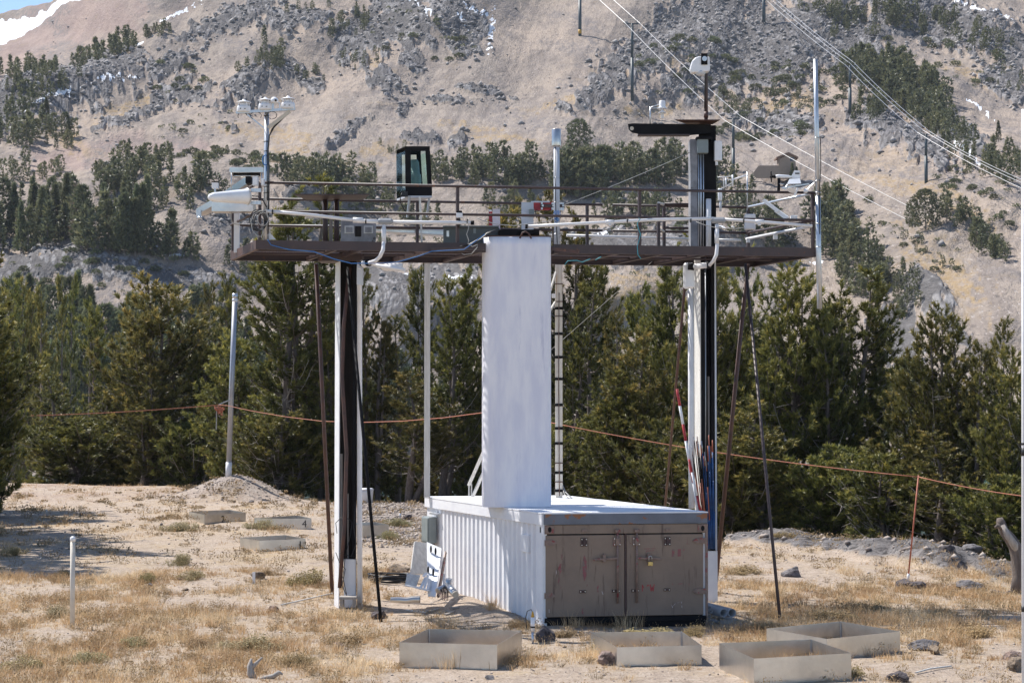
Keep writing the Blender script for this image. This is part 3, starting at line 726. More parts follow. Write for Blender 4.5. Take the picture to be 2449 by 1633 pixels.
NEAR = [  # kind, variant, px, top y, distance, width px, label
    ('broad', 1, -95, 690, 53, 235, 'dark pine cut by the left edge of the photo, casting the big ground shadow'),
    ('broad', 0, -300, 330, 50, 240, 'tall pine standing just outside the left edge beside the dark edge pine'),
    ('broad', 1, -250, 215, 47, 235, 'second tall pine outside the left edge, nearer than the edge pine'),
    ('broad', 1, 2560, 800, 42, 190, 'broad pine just outside the right edge'),
    ('tall', 0, 2690, 720, 44, 180, 'tall pine further outside the right edge'),
    ('broad', 0, 2820, 860, 41, 190, 'bushy pine well outside the right edge'),
    ('low', 0, 2640, 1100, 38, 210, 'low pine outside the right edge by the ledge'),
    ('low', 0, 2800, 1120, 37, 220, 'low pine farthest outside the right edge'),
    ('broad', 0, -190, 240, 43, 225, 'pine just outside the left edge standing closest to the white post'),
    ('broad', 1, -200, 480, 58, 250, 'pine outside the left edge behind the edge pine'),
    ('tall', 0, -450, -40, 41, 390, 'tallest pine outside the left edge, whose shadow reaches onto the slope'),
    ('column', 0, 28, 690, 112, 70, 'tall narrow pine at the far left behind the dark edge pine'),
    ('spire', 0, 100, 705, 104, 62, 'slim dark spire fir left of the broad pines, second from the left edge'),
    ('broad', 1, 60, 690, 118, 100, 'round topped pine behind the slim dark spire at far left'),
    ('open', 0, 130, 900, 90, 130, 'low open pine above the left end of the bare slope'),
    ('spire', 0, 150, 682, 122, 50, 'pair-like pointed fir standing highest left of the broad pine, left one'),
    ('spire', 0, 168, 680, 125, 50, 'pair-like pointed fir standing highest left of the broad pine, right one'),
    ('column', 1, 205, 730, 106, 85, 'slender pine between the pointed firs and the broad pine'),
    ('column', 1, 238, 930, 88, 90, 'short bushy pine at the crest below the slender pines'),
    ('broad', 0, 275, 800, 92, 105, 'yellow green pine just left of the broad double-crowned pine'),
    ('open', 0, 300, 720, 108, 100, 'thin grey pine peeping out behind the broad pine from the left'),
    ('broad', 1, 388, 672, 87, 205, 'broad double-crowned pine left of the leaning grey pole'),
    ('broad', 0, 345, 900, 84, 120, 'low dense pine under the broad double-crowned pine'),
    ('column', 1, 470, 820, 86, 110, 'dark pine directly right of the broad double-crowned pine'),
    ('column', 0, 500, 700, 104, 65, 'thin pine behind the rope knot on the leaning pole'),
    ('column', 0, 541, 672, 82, 62, 'upright pine right behind the top of the leaning grey pole'),
    ('broad', 1, 585, 800, 78, 140, 'bushy pine just right of the leaning grey pole'),
    ('open', 0, 610, 930, 72, 130, 'low spreading pine on the mound side of the leaning pole'),
    ('tall', 0, 712, 428, 71, 215, 'tallest pine, rising behind the left end of the platform'),
    ('column', 1, 655, 640, 74, 120, 'pine leaning against the tallest pine from the left'),
    ('broad', 0, 770, 800, 70, 140, 'dark bushy pine behind the left steel leg'),
    ('column', 0, 872, 655, 71, 70, 'narrow pine just right of the left steel leg'),
    ('column', 1, 905, 765, 70, 78, 'one of two twin-topped pines between the left leg and the thin white post, left one'),
    ('column', 0, 950, 772, 71, 78, 'one of two twin-topped pines between the left leg and the thin white post, right one'),
    ('open', 0, 985, 900, 66, 150, 'open trunked pine behind the thin white post'),
    ('open', 0, 1060, 680, 67, 130, 'leaning open pine between thin white post and white column'),
    ('tall', 0, 1130, 600, 69, 130, 'yellow tipped pine partly hidden by the white column on its left'),
    ('column', 1, 1215, 500, 68, 150, 'pine whose top shows above the white column, below the red plate'),
    ('tall', 0, 1368, 468, 66, 170, 'tall double-trunked pine just right of the black-banded post'),
    ('open', 0, 1405, 640, 60, 150, 'open pine with bare pale trunks right of the black-banded post'),
    ('column', 0, 1480, 765, 57, 70, 'slim pine standing in the gap right of the bare pale trunks'),
    ('broad', 1, 1460, 900, 55, 150, 'low dark pine behind the far end of the container roof'),
    ('broad', 0, 1560, 800, 55, 170, 'yellow green spreading pine left of the right steel leg'),
    ('tall', 0, 1620, 560, 62, 160, 'high pine crown behind the right steel leg at platform level'),
    ('broad', 1, 1700, 620, 55, 170, 'dark pine directly right of the right steel leg'),
    ('broad', 0, 1790, 615, 56, 150, 'orange tipped pine behind the two right braces'),
    ('broad', 1, 1870, 640, 53, 190, 'large orange tipped pine below the foot of the galvanised mast'),
    ('open', 0, 1960, 740, 52, 120, 'thin topped pine between the two large orange tipped pines'),
    ('tall', 0, 2040, 650, 53, 190, 'large pine with a pale bare trunk right of the galvanised mast'),
    ('column', 1, 2115, 700, 53, 90, 'narrow pine at the right shoulder of the large pale trunked pine'),
    ('broad', 0, 1830, 960, 49.5, 170, 'low bushy pine by the rock ledge behind the right brace'),
    ('open', 0, 2190, 900, 48, 150, 'crooked pine with bent pale trunk behind the orange stake'),
    ('broad', 1, 2275, 742, 46.5, 175, 'dense dark crowned pine second from the right edge'),
    ('open', 0, 2245, 1040, 45, 170, 'low ragged pine in front of the dense dark crowned pine'),
    ('column', 1, 2345, 830, 45, 100, 'narrow pine between the dense dark crowned pine and the right edge'),
    ('broad', 0, 2425, 845, 41, 150, 'pine cut by the right edge of the photo'),
    ('column', 0, 2405, 790, 62, 80, 'paler thin pine behind the pine at the right edge'),
    ('low', 0, 2400, 1150, 39.5, 170, 'low green shrub-like pine behind the bent snag at right'),
    ('low', 0, 1745, 1060, 50, 190, 'shrub-like pine at the right foot of the dark pine beside the right leg'),
    ('low', 0, 1980, 1080, 49, 200, 'shrub-like pine growing at the rock ledge right of the long brace'),
    ('low', 0, 690, 1000, 69, 190, 'shrub-like pine under the tallest pine beside the left braces'),
    ('low', 0, 480, 1000, 83, 160, 'shrub-like pine at the left of the mound'),
    ('low', 0, 190, 1010, 86, 200, 'shrub-like pine at the crest of the bare slope on the left'),
    ('low', 0, 1330, 1020, 57, 200, 'shrub-like pine right behind the container roof at the banded post'),
    ('low', 0, 1600, 1020, 52, 200, 'shrub-like pine behind the rods on the right leg'),
    ('low', 0, 2130, 1100, 46.5, 200, 'shrub-like pine at the ledge left of the bent pale trunk'),
    ('low', 0, -40, 900, 54, 170, 'dark skirt of branches at the foot of the left edge pine'),
    ('low', 0, 330, 1030, 88, 170, 'small bushy pine at the crest under the broad double-crowned pine'),
    ('broad', 0, 430, 960, 92, 130, 'bushy pine in the gap right of the broad double-crowned pine'),
    ('low', 0, 620, 1060, 80, 170, 'dark bushy pine directly behind the mound'),
    ('low', 0, 800, 1060, 74, 150, 'dark bushy pine behind the left steel leg, low down'),
    ('low', 0, 905, 1080, 78, 150, 'dark bushy pine behind the white tub'),
    ('low', 0, 1010, 1090, 77, 130, 'dark bushy pine behind the thin white post, low down'),
    ('broad', 1, 1095, 960, 75, 120, 'bushy pine behind the slanted white frame'),
    ('low', 0, 1410, 1060, 66, 190, 'dark bushy pine behind the middle of the roof'),
    ('low', 0, 1520, 1060, 62, 190, 'dark bushy pine behind the right half of the roof'),
    ('low', 0, 1860, 1130, 55, 180, 'bushy pine behind the left end of the rock ledge'),
    ('low', 0, 2070, 1130, 52, 200, 'bushy pine behind the middle of the rock ledge'),
    ('low', 0, 2290, 1160, 47, 180, 'bushy pine behind the right end of the rock ledge'),
    ('low', 0, 1690, 1130, 60, 170, 'bushy pine behind the right steel leg, low down'),
    ('column', 1, 1540, 700, 68, 110, 'grey green pine standing behind the gap left of the right leg'),
    ('column', 1, 1010, 640, 84, 90, 'farther pine behind the thin white post'),
    ('broad', 1, 820, 700, 82, 110, 'farther pine showing right of the left steel leg'),
    ('column', 0, 2160, 900, 58, 110, 'farther pine behind the crooked pale trunk'),
]
rr = random.Random(5)
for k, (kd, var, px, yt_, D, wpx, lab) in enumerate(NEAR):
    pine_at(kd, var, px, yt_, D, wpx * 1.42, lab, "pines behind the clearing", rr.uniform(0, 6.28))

# ------------------------------------------------------------------ far conifers on the mountainside
def make_far(seed, h, w, n, cone, bl=8, lean=0, ln=(.55, 1.1), wd=.26, mats=None, trunk=True):
    rng = np.random.RandomState(seed)
    t = rng.uniform(.04, 1, n) ** (.9)
    az = rng.uniform(0, 2 * math.pi, n)
    lob = 1 + .22 * np.sin(az * 3 + t * 9 + seed) + .12 * np.sin(az * 5 - t * 17)
    if cone > 0: rad = (1 - t) ** cone
    else: rad = np.sqrt(np.clip(1 - (2 * t - .85) ** 2 / 1.4, .02, 1))
    rad = rad * w / 2 * lob * np.sqrt(rng.uniform(.25, 1, n))
    cen = np.stack([rad * np.cos(az), rad * np.sin(az), t * h], 1)
    d = np.stack([np.cos(az) * .7, np.sin(az) * .7, np.full(n, .55)], 1) + rng.normal(0, .25, (n, 3)); d /= np.linalg.norm(d, axis=1, keepdims=True)
    V, F, tt = blades(cen, d, rng, bl, ln, wd, (.1, 1.0), np.clip(rng.normal(.45, .25, n), 0, 1))
    mi = np.zeros(len(F), int)
    if trunk:
        TV, TF = tubes_np([((0, 0, -1.2), .16, (0, 0, h * .9), .03)], 4)
        TF3 = np.concatenate([TF[:, [0, 1, 2]], TF[:, [0, 2, 3]]]) + len(V)
        V = np.concatenate([V, TV]); F = np.concatenate([F, TF3]); tt = np.concatenate([tt, np.zeros(len(TV))]); mi = np.concatenate([mi, np.ones(len(TF3), int)])
    return V, F, tt, mi
FARV = {}
def farmesh(key, *a_, **k_):
    V, F, t, mi = make_far(*a_, **k_)
    FARV[key] = (V, F, t, mi)
    return np_mesh(key, V, F, [M['needles_dead' if 'dead' in key else 'needles_far'], M['bark']], {"tint": t}, midx=mi)
FAR = {'fir': [farmesh('conifer_fir%d' % i, 100 + i, 10, 3.2, 330, .85, ln=(.4, .85), wd=.24) for i in range(3)],
       'pine': [farmesh('conifer_pine%d' % i, 110 + i, 10, 3.9, 420, 0, ln=(.4, .85), wd=.24) for i in range(3)],
       'round': [farmesh('conifer_round', 120, 10, 7.6, 1100, 0, ln=(.35, .7), wd=.2)],
       'dead': [farmesh('conifer_dead', 125, 10, 3.0, 90, .7, 5)],
       'shrub': [farmesh('shrub%d' % i, 130 + i, 2.0, 4.2, 120, 0, 7, trunk=False, ln=(.35, .8)) for i in range(3)]}
FARL = {'fir': [make_far(140 + i, 10, 3.3, 60, .85, 4, ln=(1.0, 1.8), wd=.7) for i in range(3)], 'pine': [make_far(150 + i, 10, 4.6, 75, 0, 4, ln=(1.0, 1.8), wd=.7) for i in range(3)],
        'shrub': [make_far(160 + i, 2.0, 4.2, 20, 0, 4, trunk=False, ln=(.6, 1.3), wd=.6) for i in range(3)]}
# centre x, y, half width, half height, tilt, how many, height in px, fir share, words for the label
GROVES = [
    (60, 185, 90, 30, 5, 44, 40, .7, 'dark spired conifer in the belt along the top left ridge'),
    (250, 130, 95, 22, -25, 40, 44, .7, 'dark spired conifer on the crest of the shaded left cliff'),
    (380, 75, 45, 10, -10, 16, 26, .6, 'small conifer on the knob at the upper end of the left ridge'),
    (90, 255, 110, 26, -8, 26, 42, .7, 'conifer in the shade under the left cliff'),
    (45, 310, 60, 40, 0, 22, 60, .7, 'tall narrow conifer at the left edge below the shaded cliff'),
    (150, 325, 60, 22, 0, 12, 46, .5, 'conifer scattered on the slope right of the left edge grove'),
    (60, 400, 90, 26, -10, 18, 42, .3, 'bushy conifer low on the left edge slope'),
    (320, 400, 100, 34, -8, 40, 46, .45, 'rounded conifer in the upper part of the big left grove'),
    (330, 460, 90, 40, 0, 34, 60, .6, 'conifer in the middle of the big left grove'),
    (90, 560, 120, 40, 0, 34, 120, .8, 'tall dark fir in the lower left grove at the edge'),
    (300, 590, 120, 36, 0, 34, 135, .8, 'tall dark fir in the lower half of the big left grove'),
    (130, 480, 90, 26, 0, 18, 62, .4, 'conifer between the two left groves'),
    (480, 470, 60, 30, 0, 16, 66, .4, 'conifer just left of the hanging white antenna'),
    (590, 620, 90, 34, 0, 14, 50, .6, 'small fir on the slabs below the left end of the platform'),
    (420, 600, 70, 22, 0, 12, 60, .7, 'small fir right of the big left grove'),
    (645, 140, 34, 42, 0, 20, 36, .6, 'dark conifer on the rocky knob above the radiometers'),
    (620, 185, 60, 20, 0, 12, 24, .2, 'low conifer at the foot of the knob above the radiometers'),
    (740, 175, 40, 16, 0, 10, 24, .1, 'low conifer right of the knob above the radiometers'),
    (835, 75, 55, 40, 0, 22, 26, .2, 'low conifer on the rock mass at upper centre left'),
    (860, 150, 50, 22, 0, 12, 20, .1, 'low conifer at the foot of the rock mass'),
    (740, 20, 60, 14, -15, 8, 22, .2, 'low conifer near the top edge left of centre'),
    (740, 420, 70, 26, 0, 24, 62, .2, 'conifer in the grove above the left end of the top rail'),
    (830, 430, 70, 26, 0, 26, 60, .3, 'conifer in the grove left of the black framed window box'),
    (930, 345, 42, 8, 5, 8, 20, .0, 'dark low conifer above the black framed window box'),
    (900, 470, 80, 22, 0, 16, 50, .2, 'conifer behind the black framed window box'),
    (1110, 395, 90, 22, 0, 40, 50, .35, 'conifer in the band right of the black framed window box'),
    (1230, 400, 80, 26, 0, 38, 58, .4, 'conifer in the band left of the capped tube'),
    (1220, 470, 70, 24, 0, 14, 50, .7, 'dark small fir below the tree band left of the capped tube'),
    (1390, 430, 70, 34, 0, 44, 84, .5, 'dark fir in the grove right of the capped tube'),
    (1490, 410, 70, 26, 0, 40, 66, .3, 'conifer in the band between capped tube and right steel mast'),
    (1590, 400, 60, 26, 0, 22, 70, .4, 'conifer beside the right steel mast under its arm'),
    (1520, 500, 110, 30, 0, 26, 60, .2, 'bushy conifer seen between the right hand rails'),
    (1720, 410, 60, 24, 0, 14, 60, .4, 'conifer below the small tan hut on its left'),
    (1770, 470, 60, 24, 0, 12, 56, .3, 'conifer below the small tan hut'),
    (1745, 250, 60, 26, 20, 20, 28, .0, 'bushy conifer on the slope right of the camera mast'),
    (1830, 560, 80, 34, 0, 22, 70, .3, 'conifer behind the right end of the platform'),
    (1860, 240, 90, 40, 0, 16, 22, .0, 'scattered low conifer left of the large right forest'),
    (2100, 190, 100, 34, 18, 100, 56, .6, 'spired conifer in the upper part of the large right forest'),
    (2190, 250, 110, 34, 35, 100, 58, .5, 'spired conifer in the middle of the large right forest'),
    (2270, 320, 90, 26, 45, 50, 46, .5, 'conifer in the lower point of the large right forest'),
    (2080, 280, 40, 30, 0, 14, 56, .5, 'conifer at the left fringe of the large right forest'),
    (1990, 25, 90, 20, 8, 26, 34, .2, 'conifer along the top edge right of the tall tower'),
    (2170, 45, 90, 26, 15, 36, 42, .3, 'conifer in the upper right band'),
    (2330, 90, 110, 24, 22, 34, 34, .1, 'low conifer in the band falling towards the upper right edge'),
    (2050, 70, 80, 24, 0, 14, 28, .1, 'scattered conifer below the top right band'),
    (2390, 190, 60, 50, 0, 10, 22, .1, 'low conifer near the right edge above the sandy track'),
    (2400, 385, 60, 44, 0, 30, 52, .3, 'conifer in the patch at the right edge'),
    (2330, 540, 100, 24, 30, 34, 50, .1, 'bushy conifer in the strip crossed by the lower cables'),
    (1985, 560, 50, 60, 30, 34, 84, .4, 'dark fir right of the galvanised mast'),
    (2060, 640, 70, 50, 35, 40, 66, .2, 'bushy conifer stepping down right of the galvanised mast'),
    (2150, 700, 60, 40, 40, 24, 50, .1, 'bushy conifer on the dark outcrop at right'),
    (1990, 480, 40, 24, 0, 10, 40, .2, 'small conifer above the fir group by the galvanised mast'),
    (2220, 590, 90, 20, 35, 8, 26, .0, 'scattered low conifer on the sandy right slope'),
    (90, 820, 130, 60, 0, 34, 150, .4, 'pale pine in the wood behind the clearing at far left'),
    (280, 860, 150, 70, 0, 34, 150, .3, 'pale pine in the wood behind the broad double-crowned pine'),
    (480, 860, 130, 70, 0, 30, 140, .3, 'pale pine in the wood behind the leaning grey pole'),
    (120, 960, 150, 60, 0, 26, 170, .2, 'grey green pine low in the valley at far left'),
    (400, 990, 200, 50, 0, 26, 170, .2, 'grey green pine low in the valley behind the mound'),
    (640, 960, 120, 70, 0, 16, 150, .3, 'pine low in the valley left of the left steel leg'),
    (900, 1010, 160, 40, 0, 26, 160, .3, 'pine low in the valley right of the left steel leg'),
    (1450, 1000, 180, 40, 0, 22, 150, .3, 'pine low in the valley behind the container'),
    (1850, 980, 200, 50, 0, 26, 150, .3, 'pine low in the valley behind the right braces'),
    (2200, 1000, 180, 40, 0, 20, 130, .3, 'pine low in the valley behind the orange stake'),
    (1100, 560, 120, 24, 0, 14, 44, .5, 'small fir showing under the rails left of the white column'),
    (1000, 500, 60, 20, 0, 10, 44, .3, 'conifer below the legs of the black framed window box'),
]
SHR = [(520, 370, 90, 30, 0, 26, 13, 'low shrub on the bare slope left of the radiometer mast'), (470, 300, 120, 50, -20, 26, 9, 'tiny shrub on the upper left slope'), (1880, 200, 160, 60, 0, 60, 13, 'low shrub on the rocky slope right of the camera mast'),
       (1640, 170, 120, 60, 0, 40, 11, 'low shrub on the rocks between the first two cable towers'), (2330, 440, 120, 60, 30, 40, 11, 'low shrub beside the sandy track at right'), (1800, 300, 140, 24, 0, 26, 14, 'low shrub above the small tan hut'),
       (2260, 130, 160, 70, 20, 40, 12, 'low shrub below the upper right tree band'), (1000, 90, 150, 60, 0, 30, 10, 'low shrub on the snow streaked rocks'), (860, 520, 200, 50, 0, 30, 14, 'low shrub seen through the left rails'), (1560, 540, 200, 30, 0, 26, 14, 'low shrub seen through the right rails'),
       (200, 660, 260, 40, 0, 30, 14, 'low shrub on the slabs above the left pines'), (2180, 540, 160, 60, 35, 30, 10, 'low shrub on the sandy slope above the dark outcrop'), (640, 390, 90, 30, 0, 20, 16, 'low shrub below the radiometers'), (420, 190, 80, 40, 0, 16, 11, 'low shrub on rocks right of the left cliff'), (1480, 640, 120, 40, 0, 10, 9, 'low shrub on pale slope under the platform right')]
frng = random.Random(21)
cands = []
for (cx, cy, rx, ry, an, n, hp, fs, lab) in GROVES:
    an = R(an)
    for _ in range(n):
        t = frng.uniform(0, 6.283); r_ = math.sqrt(frng.random())
        dx = r_ * rx * math.cos(t); dy = r_ * ry * math.sin(t)
        px = cx + dx * math.cos(an) - dy * math.sin(an); py = cy + dx * math.sin(an) + dy * math.cos(an)
        if py < -90: continue
        h = hp * frng.uniform(.55, 1.15)
        kd = 'fir' if frng.random() < fs else 'pine'
        if frng.random() < .025: kd = 'dead'
        # words that tell the trees of one grove apart: size and where in the grove
        sz = 'tall' if h > hp * .97 else ('short' if h < hp * .73 else 'medium')
        lb = sz + ' ' + lab.replace('tall ', '').replace('small ', '').replace('dark ', '').replace('bushy ', '').replace('the ', '', 1) + (', upper' if dy < 0 else ', lower') + (' left part' if dx < -rx * .3 else ' right part' if dx > rx * .3 else ' middle part')
        cands.append((h, px, py, kd, (lb, lab)))
singles = [(80, 1385, 352, 'round', 'big round crowned pine standing alone right of the capped tube'), (96, 2213, 528, 'round', 'big round crowned pine standing alone on the sandy right slope'), (50, 2175, 520, 'pine', 'smaller pine touching the big round crowned pine on the right slope'),
           (52, 1895, 424, 'fir', 'dark fir right beside the small tan hut'), (44, 1905, 424, 'fir', 'second dark fir beside the small tan hut, outer one'), (50, 2388, 335, 'fir', 'lone slim fir on the sandy strip near the right edge'), (22, 543, 358, 'pine', 'lone dark bush-like pine on the bare slope left of the mast'),
           (30, 1955, 200, 'pine', 'bushy pine right beside the foot of the third cable tower'), (34, 2023, 195, 'fir', 'small fir left of the fourth cable tower'), (24, 2020, 228, 'pine', 'small round pine left of the fourth cable tower foot'), (70, 110, 300, 'fir', 'slim tall fir standing out on the far left slope'), (64, 155, 322, 'pine', 'isolated pine right of the slim tall fir on the left slope')]
cands.sort(key=lambda c: -c[0])
NIND = 296 - len(NEAR) - len(singles)
inds = cands[:NIND]; rest = cands[NIND:]
from collections import Counter
def far_obj(name, mesh, px, py, hpx, H0, label, cat, group, wide=1.0):
    b_ = T(px, py); D = b_.y
    s = hpx * D / FOC / H0
    o = link(name, mesh, None, b_)
    o.scale = (s * wide, s * wide, s); o.rotation_euler = (0, 0, frng.uniform(0, 6.28))
    return tagit(o, label, cat, group)
for (h, px, py, kd, lab) in singles:
    far_obj("conifer_tree", frng.choice(FAR[kd]), px, py, h, 10, lab, "tree", None, 1.0)
for (h, px, py, kd, lab) in inds:
    far_obj("conifer_tree", frng.choice(FAR[kd]), px, py, h, 10, ('dead brown ' if kd == 'dead' else '') + lab[0], "tree", lab[1].replace('conifer', 'conifers').replace(' fir ', ' firs ').replace(' pine ', ' pines ')[:60], frng.uniform(.7, 1.15))
def joined(items, lib, name, matlist, H0):
    Vs = []; Fs = []; Ts = []; Ms = []; off = 0
    for (h, px, py, kd) in items:
        V, F, t, mi = frng.choice(lib[kd if kd in lib else 'fir'])
        b_ = T(px, py); s = h * b_.y / FOC / H0; a_ = frng.uniform(0, 6.28); ca, sa = math.cos(a_) * s, math.sin(a_) * s
        W = np.stack([V[:, 0] * ca - V[:, 1] * sa + b_.x, V[:, 0] * sa + V[:, 1] * ca + b_.y, V[:, 2] * s + b_.z], 1)
        Vs.append(W); Fs.append(F + off); off += len(V); Ts.append(np.clip(t + frng.uniform(-.25, .25), 0, 1)); Ms.append(mi)
    m_ = np_mesh(name, np.concatenate(Vs), np.concatenate(Fs), matlist, {"tint": np.concatenate(Ts)}, midx=np.concatenate(Ms))
    o = link(name, m_)
    return o
o = joined([(h, px, py, kd) for (h, px, py, kd, lab) in rest], FARL, "distant_conifers", [M['needles_far'], M['bark']], 10)
tagit(o, "many more small conifers filling out the distant groves of the mountainside", "trees", None, "stuff")
shr = []
for (cx, cy, rx, ry, an, n, hp, lab) in SHR:
    an = R(an)
    for _ in range(n):
        t = frng.uniform(0, 6.283); r_ = math.sqrt(frng.random())
        dx = r_ * rx * math.cos(t); dy = r_ * ry * math.sin(t)
        px = cx + dx * math.cos(an) - dy * math.sin(an); py = cy + dx * math.sin(an) + dy * math.cos(an)
        if py < -90: continue
        hs_ = frng.uniform(.5, 1.5)
        lb = ('larger ' if hs_ > 1.15 else '') + lab + (', upper' if dy < 0 else ', lower') + (' left' if dx < 0 else ' right')
        shr.append((hp * hs_, px, py, 'shrub', lb))
shr.sort(key=lambda c: -c[0])
for (h, px, py, kd, lab) in shr[:230]:
    far_obj("mountain_shrub", frng.choice(FAR['shrub']), px, py, h * .75, 2.0, lab, "shrub", lab.split(',')[0].replace('larger ', '').replace('low shrub', 'low shrubs').replace('tiny shrub', 'tiny shrubs'), frng.uniform(.8, 1.2))
o = joined([(h * .7, px, py, kd) for (h, px, py, kd, lab) in shr[230:]], FARL, "distant_scrub", [M['needles_far'], M['bark']], 2.0)
tagit(o, "scattered tiny dark scrub on the mountainside", "scrub", None, "stuff")
# ------------------------------------------------------------------ container
CZ = 1.574
C0 = G0(1300, 1497); C0.z = 0
CU = Vector((math.cos(R(9)), math.sin(R(9)), 0)); CV = Vector((-math.sin(R(20)), math.cos(R(20)), 0)); CN = Vector((CU.y, -CU.x, 0))
WN = Vector((-math.cos(R(20)), -math.sin(R(20)), 0))
CW, CL = 2.36, 5.45
def K(a, b, z): return C0 + CU * a + CV * b + Vector((0, 0, z))
UP = Vector((0, 0, 1))
def FZ(x, y, out=0.0):
    """a point on the door face from a close-up of it; out = metres in front of the face"""
    px = 1300 + x / 5.058; py = 1200 + y / 5.058
    return K((px - 1300) / 392.0 * CW, 0, CZ * (1497 - py) / 269.0) + CN * out
def fbox(mb, x0, y0, x1, y1, o0, o1):
    return mb.hexa([FZ(x0, y1, o0), FZ(x1, y1, o0), FZ(x1, y0, o0), FZ(x0, y0, o0)], [FZ(x0, y1, o1), FZ(x1, y1, o1), FZ(x1, y0, o1), FZ(x0, y0, o1)])
def fpoly(mb, pts, o0, o1):
    return mb.prism([FZ(x, y, o0) for x, y in pts], CN * (o1 - o0))
def fcyl(mb, x, y, r, o0, o1, n=10):
    c = FZ(x, y, 0); return mb.tube([c + CN * o0, c + CN * o1], r, n)
cont = thing("storage_container", "white corrugated container with faded tan double doors, half sunk in the sand", "container", C0)
# corrugated long side
prof = []
pit = .205; b_ = .30
prof.append((0.0, 0)); prof.append((.30, 0))
while b_ + pit < CL - .25:
    prof += [(b_ + .01, -.036), (b_ + .085, -.036), (b_ + .115, 0), (b_ + pit, 0)]; b_ += pit
prof.append((CL, 0))
zt = CZ - .17
w = MB()
for i in range(len(prof) - 1):
    (b0, d0), (b1, d1) = prof[i], prof[i + 1]
    if abs(d1 - d0) < 1e-6 and False: continue
    q = [K(0, b0, -.25) + WN * d0, K(0, b1, -.25) + WN * d1, K(0, b1, zt) + WN * d1, K(0, b0, zt) + WN * d0]
    w.hexa(q, [p - WN * .05 for p in q])
w.build("side_wall", M['white'], cont, "white corrugated wall with rust chips")
w = MB(); q = [K(CW, .02, -.2), K(CW, CL, -.2), K(CW, CL, zt), K(CW, .02, zt)]; w.hexa(q, [p - CU * .05 for p in q]); w.build("side_wall", M['white'], cont)
w = MB(); q = [K(.06, CL - .06, -.2), K(CW - .06, CL - .06, -.2), K(CW - .06, CL - .06, zt), K(.06, CL - .06, zt)]; w.hexa(q, [p + CV * .05 for p in q]); w.build("end_wall", M['white'], cont)
w = MB(); q = [K(0, -.004, zt + .002) + WN * .03, K(0, CL + .05, zt + .002) + WN * .03, K(0, CL + .05, CZ - .012) + WN * .03, K(0, -.004, CZ - .012) + WN * .03]
w.hexa(q, [p - WN * .12 for p in q]); w.build("roof_rail", M['white'], cont, bevel=.004)
w = MB(); q = [K(CW, .05, zt + .002), K(CW, CL, zt + .002), K(CW, CL, CZ - .012), K(CW, .05, CZ - .012)]; w.hexa(q, [p - CU * .1 for p in q]); w.build("roof_rail", M['white'], cont)
w = MB(); q = [K(-.035, -.015, CZ - .010), K(CW + .01, -.015, CZ - .010), K(CW + .01, CL + .06, CZ - .010), K(-.035, CL + .06, CZ - .010)]
w.hexa(q, [p + UP * .018 for p in q]); w.build("roof", M['roof'], cont)
w = MB()
q = [K(0, .003, -.2) + WN * .012, K(0, .19, -.2) + WN * .012, K(0, .19, zt) + WN * .012, K(0, .003, zt) + WN * .012]; w.hexa(q, [p - WN * .02 for p in q])
w.build("corner_post", M['white'], cont)
w = MB(); q = [K(0, .58, .98) + WN * .014, K(0, .90, .98) + WN * .014, K(0, .90, 1.24) + WN * .014, K(0, .58, 1.24) + WN * .014]; w.hexa(q, [p - WN * .06 for p in q]); w.build("vent_plate", M['white'], cont, bevel=.01)
w = MB()
for z0, z1 in ((1.30, 1.38),): 
    q = [K(0, .07, z0) + WN * .014, K(0, .11, z0) + WN * .014, K(0, .11, z1) + WN * .014, K(0, .07, z1) + WN * .014]; w.hexa(q, [p - WN * .004 for p in q])
w.build("lifting_slot", M['black'], cont)
# door end
w = MB(); fbox(w, 2, 150, 1985, 278, -.03, .022); w.build("header", M['header'], cont, "blue grey header with rust scabs", bevel=.004)
w = MB(); fbox(w, 12, 284, 1960, 392, -.06, .004); w.build("door_frame", M['tan'], cont)
w = MB(); fbox(w, 12, 1405, 1975, 1462, -.06, .012); fbox(w, 12, 1466, 1975, 1560, -.06, -.012); w.build("sill", M['black'], cont)
w = MB(); fbox(w, -4, 284, 9, 1560, -.06, .010); w.build("corner_post", M['white'], cont)
w = MB(); fbox(w, 1962, 284, 1990, 1560, -.06, .012); w.build("corner_post", M['tan_fit'], cont)
w = MB(); fbox(w, 12, 395, 1960, 1404, -.08, -.045); w.build("door_recess", M['black'], cont)
def door(x0, x1, hx):
    w = MB(); fbox(w, x0, 408, x1, 1396, -.045, 0)
    for k in range(4):
        pass
    d = w.build("door", M['tan'], cont, bevel=.006)
    return d
dl = door(24, 975, 0); drr = door(1000, 1935, 1)
w = MB(); fbox(w, 978, 400, 997, 1400, -.02, .006); w.build("seal", M['dark_fit'], cont)
for (x0, x1) in ((14, 130), (1868, 1985)):
    w = MB(); fbox(w, x0, 288, x1, 384, .0, .018); cf = w.build("corner_casting", M['tan_fit'], cont, bevel=.004)
    w = MB(); cx = (x0 + x1) / 2
    fpoly(w, [(cx + 22 * math.cos(t * math.pi / 6) * (1), 338 + 34 * math.sin(t * math.pi / 6)) for t in range(12)], .0185, .0205); w.build("casting_hole", M['black'], cf)
def boltset(mb, pts, r=.0075, o=.012):
    for x, y in pts: fcyl(mb, x, y, r, o, o + .006, 6)
